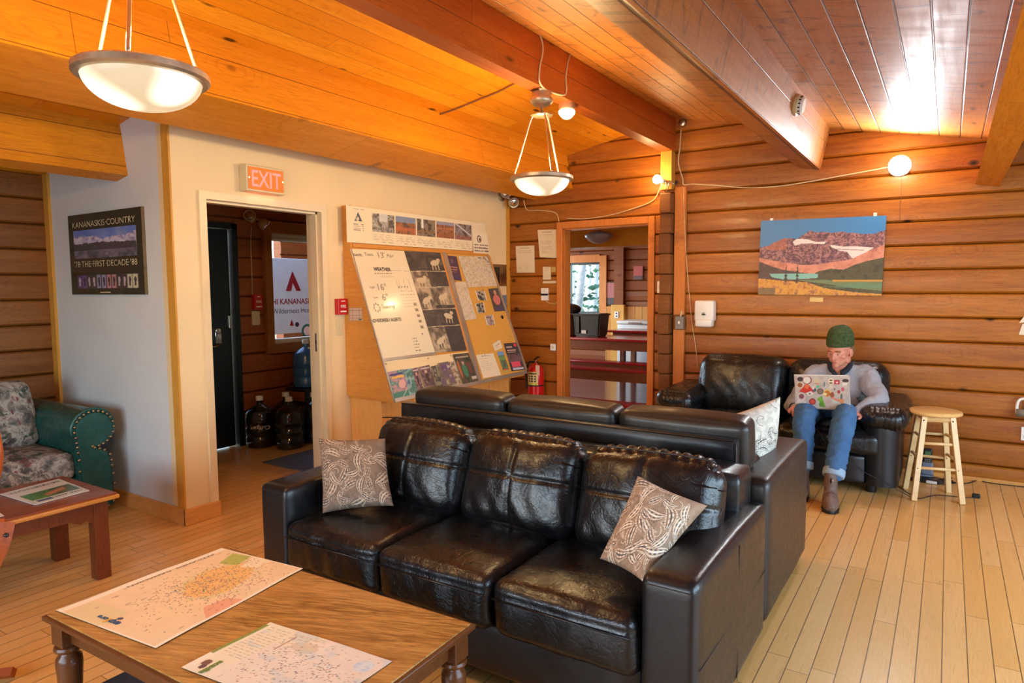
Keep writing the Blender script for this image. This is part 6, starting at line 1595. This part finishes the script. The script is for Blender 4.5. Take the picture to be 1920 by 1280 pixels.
# front panel of the arm: raised rim and studs
inn = [((y_-(GY1-.16))*.86+(GY1-.16), (z_-.5)*.90+.5) for y_, z_ in sc_]
MB().prism(inn, 'X', GX1-.002, GX1+.014).build('arm_front', m_green, gs, bevel=.004)
pth = [Vector((GX1+.010, y_, z_)) for y_, z_ in [((y_-(GY1-.16))*.93+(GY1-.16), (z_-.5)*.945+.5) for y_, z_ in sc_]]
pp_ = spline(pth+[pth[0]], 4); acc = 0; last = pp_[0]
for q_ in pp_[1:]:
    acc += (q_-last).length; last = q_
    if acc > .030: acc = 0; MB().ell(q_+Vector((.004, 0, 0)), (.006, .0105, .0105), 8).build('stud', m_brass, gs, smooth=True)
MB().tube([Vector((GX1-.01, y_, z_)) for y_, z_ in sc_[:27]], .012, 8).build('arm_welt', m_green, gs, smooth=True)
soft(GX0-.02, GX0+.24, -.4, GY1-.25, .06, .76, .06, (0, 0, .01), 16, .002).build('back_frame', m_green, gs, smooth=True)
MB().rbox(GX0+.1, GX1-.05, -.4, GY1-.24, .07, .28, .02).build('base', m_green, gs)
for i, (y0, y1) in enumerate(((1.32, 2.06), (.56, 1.31), (-.2, .55))):
    soft(GX0+.22, GX1-.03, y0, y1, .275, .455, .045, (.01, .004, .02), 20, .004, 200.+i).build('seat_cushion', m_flor, gs, smooth=True)
    M_ = T(GX0+.30, (y0+y1)/2, .66) @ Ry(-14)
    MB().cush(.20, y1-y0-.02, .46, .07, (.035, .005, .01), 24, M_, .005, 6., 210.+i).build('back_cushion', m_flor, gs, smooth=True)
for x_ in (GX0+.1, GX1-.1):
    for y_ in (-.3, GY1-.12): MB().rbox(x_-.03, x_+.03, y_-.03, y_+.03, 0, .065, .005).build('foot', m_black, gs)

# ------------------------------------------------------------------ wooden chair mostly outside the left edge
m_chair = wood('chair_wood', 'Z', 'X', 3, ((140, 62, 22), (158, 76, 32), (96, 36, 12)), seam=0, joint=30, rough=.35, coat=.3, knots=0, tone=.1)
ch = thing('rocking_chair', 'wooden rocking chair at the left edge, cut off by the frame', 'chair', (-2.75, .35, 0))
def P_(x, y, D): # point on the sight line at depth D
    d_ = ray(x, y); return CP+d_*D
a = P_(4, 812, 2.35); b = P_(4, 985, 2.35)
q0, q1, q2 = P_(20, 975, 2.35), P_(-8, 1060, 2.33), P_(-40, 1120, 2.31)
MB().tube(spline([P_(-70, 700, 2.5), P_(-30, 760, 2.45), P_(-10, 830, 2.4), P_(-10, 880, 2.38), P_(-34, 960, 2.36)], 6), .022, 12).build('back_post', m_chair, ch, smooth=True)
MB().tube([P_(-120, 995, 2.3), P_(10, 982, 2.36)], [.022, .02], 4).build('seat_rail', m_chair, ch)
mb = MB().tube(spline([P_(14, 978, 2.36), P_(4, 1020, 2.34), P_(-20, 1075, 2.32), P_(-50, 1170, 2.30)], 6), [.030]*19, 4); mb.build('leg', m_chair, ch)
MB().ell(P_(12, 1003, 2.33), (.008, .008, .008), 10).build('bolt', m_black, ch, smooth=True)
r0 = at_z(26, 1262, .03)
MB().tube(spline([(r0.x, r0.y, .035), (r0.x-.15, r0.y-.12, .025), (r0.x-.35, r0.y-.28, .022), (r0.x-.6, r0.y-.45, .05)], 6), .022, 4).build('rocker', m_chair, ch)
sx_ = P_(-70, 985, 2.35)
MB().rbox(sx_.x-.35, sx_.x+.0, sx_.y-.35, sx_.y+.05, sx_.z-.02, sx_.z+.02, .01).build('seat', m_chair, ch)
MB().tube([(sx_.x-.3, sx_.y-.3, sx_.z), (r0.x-.5, r0.y-.38, .04)], .02, 8).build('leg', m_chair, ch, smooth=True)

# ------------------------------------------------------------------ water bottles in the vestibule, door mat
m_bot = NT('smoky_bottle'); m_bot.b.inputs['Transmission Weight'].default_value = .35
m_bot = m_bot.fin(C3(40, 38, 40), .12, 0., .5)
m_botb = NT('blue_bottle'); m_botb.b.inputs['Transmission Weight'].default_value = .4; m_botb = m_botb.fin(C3(70, 130, 190), .12, 0., .5)
def bottle(loc, label, body=m_bot, gr='big water bottles in the vestibule'):
    t = thing('water_bottle', label, 'water bottle', loc, 0, gr)
    x, y, z = loc; R = .135
    pr = [(.02, .004), (.105, 0), (.128, .012), (R, .04), (R, .10), (R-.007, .108), (R-.007, .116), (R, .124), (R, .19), (R-.007, .198), (R-.007, .206), (R, .214), (R, .29), (R-.006, .30), (R-.004, .32), (.118, .35), (.085, .378), (.05, .398), (.03, .41), (.027, .425), (.027, .455)]
    MB().lathe(pr, loc, 40).build('bottle_body', body, t, auto=.8)
    MB().lathe([(.030, .445), (.034, .447), (.034, .482), (.030, .488), (.004, .489)], loc, 24).build('cap', m_whitep, t, auto=.7)
    fdv = Vector((-x, -y, 0)).normalized(); MB().rbox(-.03, .03, 0, .006, .13, .23, .002)
    M_ = frameM(Vector((x, y, z))+fdv*(R+.0), (-fdv.y, fdv.x, 0), (0, 0, 1)); mb = MB(); mb.M = M_
    mb.tube([(-.035, .15, .003), (-.035, .24, .003), (.035, .24, .003), (.035, .15, .003)], .004, 6); mb.build('grip', body, t, smooth=True)
    return t, fdv
b0, fdv = bottle((-5.50, 4.02, 0), 'leftmost smoky water bottle with white script on it, in the vestibule')
Mt = Vector((-5.50, 4.02, .20))+fdv*.139
rt_ = Vector((fdv.y, -fdv.x, 0))
text('Culligan', 'lettering', m_whitep, b0, Mt+Vector((0, 0, .02)), rt_, (0, 0, -1), .035, width=.17, shear=.3)
bottle((-5.21, 4.13, 0), 'smoky water bottle nearest the camera, in front of the others')
bottle((-5.20, 4.42, 0), 'smoky water bottle at the right, partly hidden by the door frame')
bottle((-5.47, 4.30, 0), 'smoky water bottle at the back between two others, mostly its neck showing')
t = thing('bottle_crate', 'dark crate behind the bottles holding the blue topped one', 'crate', (-5.51, 4.60, 0))
MB().rbox(-5.66, -5.36, 4.45, 4.75, .0, .50, .006).build('box', m_dark, t)
mb = MB()
for z_ in (.1, .24, .38): mb.rbox(-5.65, -5.37, 4.442, 4.451, z_, z_+.09, .002)
mb.build('slats', m_log_v, t)
bottle((-5.51, 4.60, .502), 'blue shouldered water bottle standing higher than the rest', m_botb)
a = at_z(552, 872); 
t = tag(MB().rbox(-4.95, -4.25, 3.62, 4.6, .001, .010, .004).build('door_mat', pmat('blue_grey_mat', C3(96, 110, 140), .9, var=.15, vs=60, bs=.4, bsc=200)), 'blue grey mat on the vestibule floor by the door frame', 'mat')

# ------------------------------------------------------------------ the man with the laptop
m_skin = NT('skin'); nz = m_skin.noise(m_skin.co(), 16, 3)
m_skin.b.inputs['Subsurface Weight'].default_value = .08; m_skin.b.inputs['Subsurface Radius'].default_value = (.02, .008, .004)
m_skin = m_skin.fin(m_skin.mix(m_skin.rng(nz, .35, .65), C3(196, 122, 96), C3(214, 144, 116)), .5)
def cloth(name, c1, c2, sc=140, st=.35, rough=.85, big=5.):
    t = NT(name); o = t.co(); n = t.noise(o, sc, 3, .7); b_ = t.noise(o, big, 3, .6)
    t.bump(t.M('ADD', t.M('MULTIPLY', n, .3), t.M('MULTIPLY', t.noise(o, 22, 3, .6, .6), .8)), st, .006)
    return t.fin(t.mix(t.M('ADD', t.M('MULTIPLY', n, .5), t.M('MULTIPLY', b_, .5)), C3(*c1), C3(*c2)), rough)
m_fleece = cloth('grey_fleece', (110, 112, 124), (186, 184, 188), 170)
m_jean = cloth('blue_denim', (30, 74, 126), (84, 128, 168), 120, .3)
m_jeanl = cloth('denim_turn_up', (130, 160, 186), (170, 196, 214), 120)
m_hat = NT('green_knit'); o_ = m_hat.co(); sx_n = m_hat.sep(o_)
rib = m_hat.M('SINE', m_hat.M('MULTIPLY', m_hat.M('ADD', sx_n[2], m_hat.M('MULTIPLY', m_hat.noise(o_, 9, 2), .05)), 420.))
m_hat.bump(m_hat.M('ADD', rib, m_hat.noise(o_, 260, 2)), .5, .003); m_hat = m_hat.fin(m_hat.mix(m_hat.rng(m_hat.noise(o_, 60, 2), .3, .7), C3(36, 52, 24), C3(70, 88, 40)), .9)
m_boot = cloth('worn_brown_leather', (74, 56, 48), (140, 112, 96), 30, .4, .55, 14)
m_navyf = cloth('navy_trim', (24, 26, 38), (34, 36, 48), 100)
PN = thing('person', 'man in green knit hat, grey fleece and jeans sitting with a laptop', 'person', (-.72, 5.65, .45))
V = Vector
hipL, hipR = V((-.86, 5.70, .52)), V((-.64, 5.70, .52))       # L: left in the photo
kneeL, kneeR = V((-.85, 5.235, .555)), V((-.585, 5.235, .565))
ankL, ankR = V((-.83, 5.10, .11)), V((-.625, 4.945, .115))
shL, shR = V((-.865, 5.78, .790)), V((-.515, 5.78, .815))
elL, elR = V((-1.0, 5.66, .56)), V((-.395, 5.58, .655))
wrL, wrR = V((-.945, 5.40, .575)), V((-.525, 5.405, .575))
neck = V((-.69, 5.755, .875)); headc = V((-.680, 5.655, 1.005)); HS = 1.10
def limb(mb, pts, rs, n=14, sub=6):
    P = spline(pts, sub); k = len(P); R = np.interp(np.linspace(0, len(pts)-1, k), range(len(pts)), rs)
    mb.tube(P, list(R), n)
    mb.ell(P[0], (R[0],)*3, 12); mb.ell(P[-1], (R[-1],)*3, 12); return mb
# one continuous body: head, neck, trunk, arms, hands, legs
bd = MB()
Hm = Matrix.Translation(headc) @ Matrix.Rotation(math.radians(-20), 4, 'Z') @ Matrix.Rotation(math.radians(13), 4, 'X') @ Matrix.Scale(1.10, 4)   # looks down at the screen; local -Y is the face
def hp(x, y, z): return Hm @ V((x, y, z))
Hr = Hm.to_3x3().to_4x4()
bd.ell(hp(0, .012, .035), (.074, .092, .085), 24, Hr); bd.ell(hp(0, -.022, -.02), (.062, .062, .078), 22, Hr)
bd.ell(hp(0, -.038, -.066), (.042, .042, .036), 18, Hr); bd.ell(hp(0, -.066, -.088), (.020, .016, .016), 14, Hr)
for s in (-1, 1):
    bd.ell(hp(s*.042, -.052, -.022), (.022, .022, .020), 14, Hr)      # cheek
    bd.ell(hp(s*.026, -.074, .016), (.026, .012, .008), 14, Hr)        # brow
    bd.ell(hp(s*.074, .008, -.010), (.010, .020, .032), 14, Hr)        # ear
    bd.ell(hp(s*.056, -.010, -.058), (.016, .030, .026), 12, Hr)       # jaw
bd.tube([hp(0, -.080, .010), hp(0, -.094, -.014), hp(0, -.103, -.028)], [.008, .010, .012], 12); bd.ell(hp(0, -.098, -.030), (.015, .012, .010), 12, Hr)
for s in (-1, 1): bd.ell(hp(s*.011, -.090, -.032), (.007, .009, .007), 10, Hr)
bd.ell(hp(0, -.079, -.054), (.020, .010, .0055), 12, Hr); bd.ell(hp(0, -.077, -.065), (.018, .010, .0060), 12, Hr)
limb(bd, [hp(0, .02, -.04), neck+V((0, -.02, 0)), V((-.70, 5.79, .74))], [.056, .054, .075], 16)
bd.ell((-.70, 5.80, .66), (.15, .095, .16), 20); bd.ell((-.73, 5.75, .54), (.15, .11, .12), 20)
for sh, el, wr in ((shL, elL, wrL), (shR, elR, wrR)): limb(bd, [V((-.70, 5.79, .74)), sh, el, wr], [.06, .048, .038, .026], 12)
for hi, kn, an in ((hipL, kneeL, ankL), (hipR, kneeR, ankR)): limb(bd, [hi, (hi+kn)/2+V((0, 0, .006)), kn, (kn+an)/2+V((0, .012, 0)), an+V((0, .02, .06))], [.070, .050, .040, .032, .030], 12)
def hand(mb, wr, fw, side, up=V((0, 0, 1))):
    """palm, four curled fingers of different length and a thumb leaving the side of the palm; fw: pointing direction"""
    fw = fw.normalized(); sd = fw.cross(up).normalized()*side; up = sd.cross(fw).normalized()*side
    O = lambda a_, b_, c_: wr+fw*a_+sd*b_+up*c_
    mb.tube([O(-.01, 0, 0), O(.03, 0, .004), O(.075, 0, .004)], [.026, .030, .026], 12)
    for b_ in (-.022, 0, .022): mb.ell(O(.048, b_, .003), (.030, .022, .014), 12)
    for k, (b_, L) in enumerate(((.030, .062), (.011, .074), (-.009, .069), (-.028, .054))):
        mb.tube(spline([O(.066, b_, .006), O(.066+L*.45, b_*1.12, .006), O(.066+L*.80, b_*1.15, -.012), O(.066+L*.92, b_*1.15, -.030)], 4), [.0095]*9+[.0085]*4, 10)
        mb.ell(O(.066+L*.92, b_*1.15, -.030), (.0085,)*3, 8)
    mb.tube(spline([O(.012, .024, 0), O(.038, .046, -.006), O(.066, .054, -.014), O(.088, .048, -.018)], 4), [.013, .013, .012, .012, .011, .011, .011, .010, .010, .010, .0095, .009, .009], 10)
hand(bd, wrL, V((.35, -.95, -.05)), 1); hand(bd, wrR, V((-.35, -.95, -.05)), -1)
remeshed('body', bd, .0052, m_skin, PN, 3)
for s in (-1, 1):
    MB().ell(hp(s*.026, -.0745, -.001), (.0105, .006, .0045), 14, Hr).build('eye', pmat('eye_white', C3(180, 160, 150), .3), PN, smooth=True)
    MB().ell(hp(s*.026, -.079, -.003), (.0048, .003, .0040), 10, Hr).build('iris', pmat('dark_iris', C3(46, 34, 30), .2), PN, smooth=True)
    MB().tube([hp(s*.010, -.087, .017), hp(s*.026, -.090, .021), hp(s*.044, -.080, .017)], [.003, .0045, .0025], 8).build('eyebrow', pmat('brow_hair', C3(110, 70, 46), .8), PN, smooth=True)
MB().tube([hp(-.021, -.085, -.0605), hp(-.008, -.0895, -.0592), hp(0, -.0900, -.0602), hp(.008, -.0895, -.0592), hp(.021, -.085, -.0605)], [.0012, .002, .0018, .002, .0012], 8).build('mouth_line', pmat('lip_shadow', C3(130, 64, 56), .6), PN, smooth=True)
mb = MB()
for s in (-1, 1): mb.ell(hp(s*.071, .028, .005), (.010, .035, .040), 14, Hr)
mb.ell(hp(0, .075, -.015), (.062, .034, .050), 16, Hr); mb.build('hair', pmat('sandy_hair', C3(120, 84, 54), .8, var=.3, vs=60), PN, smooth=True)
# knit hat
ht = MB(); prof = [(1.06, .004), (1.10, .012), (1.11, .030), (1.09, .050), (1.03, .082), (.90, .110), (.68, .130), (.38, .142), (.02, .146)]
ht.M = Hm @ Matrix.Translation((0, .012, .032)) @ Matrix.Rotation(math.radians(-8), 4, 'X') @ Matrix.Diagonal((.0775, .095, 1, 1))
inner = [(r_*.97, z_-.004) for r_, z_ in reversed(prof)]
ht.lathe(prof+inner, n=40, cap=False); 
for v in ht.bm.verts: v.co += (v.co-headc).normalized()*.004*mnoise.noise(v.co*24)
ht.build('knit_hat', m_hat, PN, smooth=True)
# fleece
jk = MB()
jk.ell((-.685, 5.79, .70), (.205, .125, .15), 24); jk.ell((-.70, 5.765, .57), (.205, .14, .13), 24); jk.ell((-.69, 5.785, .805), (.185, .090, .070), 20)
for sh, el, wr in ((shL, elL, wrL), (shR, elR, wrR)):
    m1 = (sh+el)/2+V((0, .01, .005)); m2 = (el+wr)/2+V((0, 0, -.004))
    limb(jk, [V((-.69, 5.79, .785)), sh, m1, el, m2, wr+(el-wr)*.08], [.085, .080, .074, .068, .060, .046], 16)
    for k in range(5):   # sleeve folds
        q = sh*(1-k/5)+el*(k/5); jk.ell(q+V((.0, -.055, .0)), (.045, .016, .011), 10, Matrix.Rotation(.6*k, 4, 'Y'))
jo = remeshed('fleece_jacket', jk, .008, m_fleece, PN, 3)
rumple(jo, lambda c: .012*mnoise.fractal(c*11, .9, 2., 3))
cl_ = spline([neck+V((-.070, -.005, .012)), neck+V((-.060, .055, .022)), neck+V((0, .075, .030)), neck+V((.060, .055, .026)), neck+V((.072, -.005, .016)), neck+V((.055, -.065, -.02)), neck+V((.025, -.085, -.045))], 5)
MB().tube(cl_, .021, 10).tube(spline([neck+V((-.070, -.005, .012)), neck+V((-.058, -.060, -.02)), neck+V((-.02, -.090, -.055)), neck+V((.002, -.095, -.11))], 5), .016, 10).build('collar', m_navyf, PN, smooth=True)
MB().tube([neck+V((.030, -.078, -.035)), neck+V((-.004, -.098, -.10)), V((-.715, 5.655, .66))], [.010, .007, .006], 8).build('zip_placket', m_navyf, PN, smooth=True)
for wr, el in ((wrL, elL), (wrR, elR)):
    d_ = (wr-el).normalized(); MB().tube([wr-d_*.028, wr-d_*.004], [.044, .041], 20).build('cuff', m_navyf, PN, smooth=True)
# jeans
jn = MB()
jn.ell((-.745, 5.74, .53), (.185, .135, .095), 22)
for hi, kn, an, r3 in ((hipL, kneeL, ankL, .066), (hipR, kneeR, ankR, .066)):
    limb(jn, [hi, (hi+kn)/2+V((0, 0, .006)), kn, (kn+an)/2+V((0, .012, 0)), an+(kn-an)*.24], [.098, .086, .078, .071, r3], 18)
jo = remeshed('jeans', jn, .008, m_jean, PN, 3)
rumple(jo, lambda c: .015*mnoise.fractal(V((c.x*9, c.y*9, c.z*14)), .9, 2., 3))
for kn, an in ((kneeL, ankL), (kneeR, ankR)):
    ax_ = (kn-an).normalized(); c0 = an+(kn-an)*.17
    mb = MB(); mb.M = Matrix.Translation(c0) @ ax_.to_track_quat('Z', 'Y').to_matrix().to_4x4()
    mb.lathe([(.060, 0), (.069, .003), (.072, .02), (.071, .052), (.064, .056)], n=28); mb.build('turn_up', m_jeanl, PN, smooth=True)
# boots
def boot(an, yaw):
    bt = MB(); M_ = Matrix.Translation((an.x, an.y, 0)) @ Matrix.Rotation(math.radians(yaw), 4, 'Z')
    q = lambda x, y, z: M_ @ V((x, y, z))
    limb(bt, [q(0, .035, .20), q(0, .025, .11), q(0, .0, .06)], [.043, .042, .050], 16)
    limb(bt, [q(0, .025, .045), q(0, -.05, .055), q(.0, -.115, .047), q(.0, -.155, .040)], [.044, .052, .054, .042], 16)
    bt.ell(q(0, -.09, .035), (.054, .09, .030), 18, M_.to_3x3().to_4x4())
    bo = remeshed('boot', bt, .006, m_boot, PN, 3)
    rumple(bo, lambda c: .003*mnoise.fractal(c*22, .9, 2., 3))
    sl_ = MB(); sl_.M = M_
    out = [(.0, .068), (.032, .055), (.040, .02), (.036, -.03), (.046, -.09), (.042, -.15), (.022, -.185), (0, -.194), (-.022, -.185), (-.042, -.15), (-.046, -.09), (-.036, -.03), (-.040, .02), (-.032, .055)]
    sl_.prism([(x_*1.22, y_) for x_, y_ in out], 'Z', .0, .022); sl_.build('sole', m_black, bo, bevel=.004)
    MB().tube([q(.0, -.035, .17), q(.0, -.04, .20)], .006, 6).build('pull_tab', m_black, bo)
boot(ankR, 8); boot(ankL, 5)

# laptop with its sticker covered lid towards the camera
LA, LB, LC, LD = at_y(1490, 764, 5.30), at_y(1592, 768, 5.30), at_y(1593, 706, 5.235), at_y(1493, 700, 5.235)
lt = thing('laptop', 'open laptop with a sticker covered lid on the knees of the man', 'laptop', tuple((LA+LB)/2))
rt_ = (LB-LA).normalized(); upv = ((LD+LC)-(LA+LB)).normalized(); nf = rt_.cross(upv).normalized()
if nf.y > 0: nf = -nf
Wl = (LB-LA).length; Hl = ((LD+LC)/2-(LA+LB)/2).length
mb = MB(); mb.M = frameM((LA+LB+LC+LD)/4, rt_, upv); mb.rbox(-Wl/2, Wl/2, -Hl/2, Hl/2, -.009, 0, .004); mb.build('lid', pmat('silver_lid', C3(200, 190, 184), .35, .3), lt)
mb = MB(); mb.M = frameM((LA+LB+LC+LD)/4, rt_, upv); mb.box(-Wl/2+.01, Wl/2-.01, -Hl/2+.02, Hl/2-.01, -.0105, -.009); mb.build('screen', glowmat('laptop_screen', (.7, .8, 1, 1), 1.2), lt)
cc0 = (LA+LB)/2; bk = V((nf.x, nf.y, 0)).normalized()*-1
mb = MB(); mb.M = frameM(cc0+bk*.115+V((0, 0, .004)), rt_, bk); mb.rbox(-Wl/2, Wl/2, -.115, .115, -.010, .004, .004); mb.build('base', pmat('silver_base', C3(160, 156, 152), .35, .4), lt)
mb = MB(); mb.M = frameM(cc0+bk*.115+V((0, 0, .0085)), rt_, bk); mb.box(-Wl/2+.03, Wl/2-.03, -.09, .01, 0, .0015); mb.build('keyboard', m_black, lt)
c = Can(170, 112, (186, 172, 164), 1.5); c.mottle(c.u >= 0, [(176, 162, 156), (200, 188, 178), (170, 160, 158)], 7, 2)
e = c.ell
e(.09, .88, .06, .07, (44, 40, 48)); e(.22, .85, .085, .125, (150, 50, 60)); e(.215, .855, .07, .105, (222, 216, 206)); e(.085, .70, .065, .10, (220, 206, 180)); e(.085, .70, .05, .075, (150, 90, 50))
c.poly([(.07, .50), (.20, .74), (.26, .70), (.33, .56), (.36, .48), (.22, .44)], (206, 40, 36)); c.poly([(.17, .62), (.20, .74), (.26, .68), (.24, .58)], (230, 110, 50))
c.poly([(.20, .46), (.30, .52), (.36, .44), (.26, .36)], (226, 216, 206)); e(.275, .44, .02, .03, (120, 120, 116)); e(.12, .32, .08, .14, (214, 200, 190)); e(.12, .35, .05, .08, (130, 70, 84)); c.poly([(.03, .24), (.22, .20), (.20, .10), (.06, .10)], (220, 210, 200))
e(.33, .20, .065, .10, (150, 36, 28)); e(.33, .20, .045, .065, (220, 70, 36)); e(.36, .56, .04, .06, (70, 90, 104)); e(.34, .62, .02, .05, (226, 214, 204)); e(.42, .66, .03, .05, (100, 180, 150))
c.poly([(.44, .30), (.50, .40), (.53, .25), (.58, .06), (.53, .03), (.48, .12)], (90, 160, 40)); e(.47, .28, .05, .06, (110, 180, 50)); e(.49, .12, .04, .07, (80, 140, 40))
e(.47, .52, .06, .09, (60, 44, 44)); e(.47, .52, .048, .07, (130, 110, 100)); e(.60, .47, .075, .12, (226, 190, 110)); e(.60, .46, .055, .09, (190, 110, 40)); e(.565, .44, .03, .04, (240, 220, 160)); e(.69, .42, .04, .09, (150, 80, 50))
e(.40, .82, .06, .07, (206, 190, 150)); e(.40, .75, .05, .02, (200, 130, 130)); e(.54, .74, .012, .08, (70, 120, 120)); e(.66, .83, .05, .10, (232, 214, 180)); e(.66, .86, .03, .02, (70, 50, 46)); e(.66, .78, .03, .02, (90, 60, 50)); e(.66, .66, .035, .07, (214, 204, 180))
c.rect(.72, .82, .74, .88, (180, 40, 60)); e(.77, .80, .02, .03, (230, 200, 200)); e(.92, .86, .06, .05, (40, 40, 44)); e(.91, .76, .05, .05, (226, 214, 200)); e(.88, .60, .03, .06, (206, 90, 110)); e(.81, .52, .03, .055, (170, 50, 56)); e(.86, .38, .02, .09, (90, 100, 100)); e(.73, .60, .02, .03, (110, 110, 106))
e(.75, .24, .05, .07, (200, 206, 190)); e(.62, .20, .05, .08, (196, 170, 160)); c.poly([(.80, .30), (.92, .30), (.88, .10)], (224, 140, 80)); e(.70, .13, .04, .05, (200, 180, 170)); c.poly([(.70, .36), (.83, .26), (.80, .22), (.68, .32)], (220, 130, 110)); c.rect(.74, .92, .02, .05, (170, 180, 70))
ctr = (LA+LB+LC+LD)/4+nf*.0004
sgn = 1 if rt_.cross(upv).dot(nf) > 0 else -1
sheet('sticker_layer', c, lambda u, v: ctr+rt_*((u-.5)*Wl*.985)+upv*((v-.5)*Hl*.975), m_gloss, lt, th=.0008)
cable('cable', [tuple(LA+V((-.005, .05, .0))), (-.955, 5.33, .53), (-.93, 5.20, .50), (-.86, 5.155, .50), (-.78, 5.22, .475), (-.74, 5.31, .40), (-.72, 5.325, .36), (-.60, 5.325, .30), (-.50, 5.31, .20), (-.35, 5.33, .12), (-.22, 5.36, .05), (-.17, 5.42, .008)], .0028, 'thin black charger cord from the laptop down over the loveseat front', m_cord)

# ------------------------------------------------------------------ repeats share a group
GR = {'brochure': 'brochures on the leaflet shelf', 'photograph': 'small photographs on the corkboard', 'notice': 'white notices around the notice board and doorway', 'leaflet': 'leaflets on and beside the corkboard',
      'trail_map': 'trail maps on the corkboard', 'tourist_map': 'tourist maps on the coffee table', 'leather_sofa': 'black leather sofas standing back to back', 'patterned_pillow': 'patterned pillows on the sofas',
      'cable': 'cables and cords in the room', 'wire': 'thin wires on the walls', 'bench': 'red benches in the dining room', 'dining_table': 'red tables in the dining room', 'birch_tree': 'birches beyond the dining room window',
      'fire_alarm_station': 'red fire alarm stations', 'light_switch': 'light switches under the fire alarms', 'wall_socket': 'wall sockets', 'paper': 'loose papers', 'emergency_light': 'twin headed emergency lights',
      'storage_bin': 'storage tubs in the dining room', 'poster': 'posters'}
for o in bpy.data.objects:
    if o.parent is None and o.get('label') and not o.get('group'):
        g = GR.get(o.name.split('.')[0])
        if g: o['group'] = g
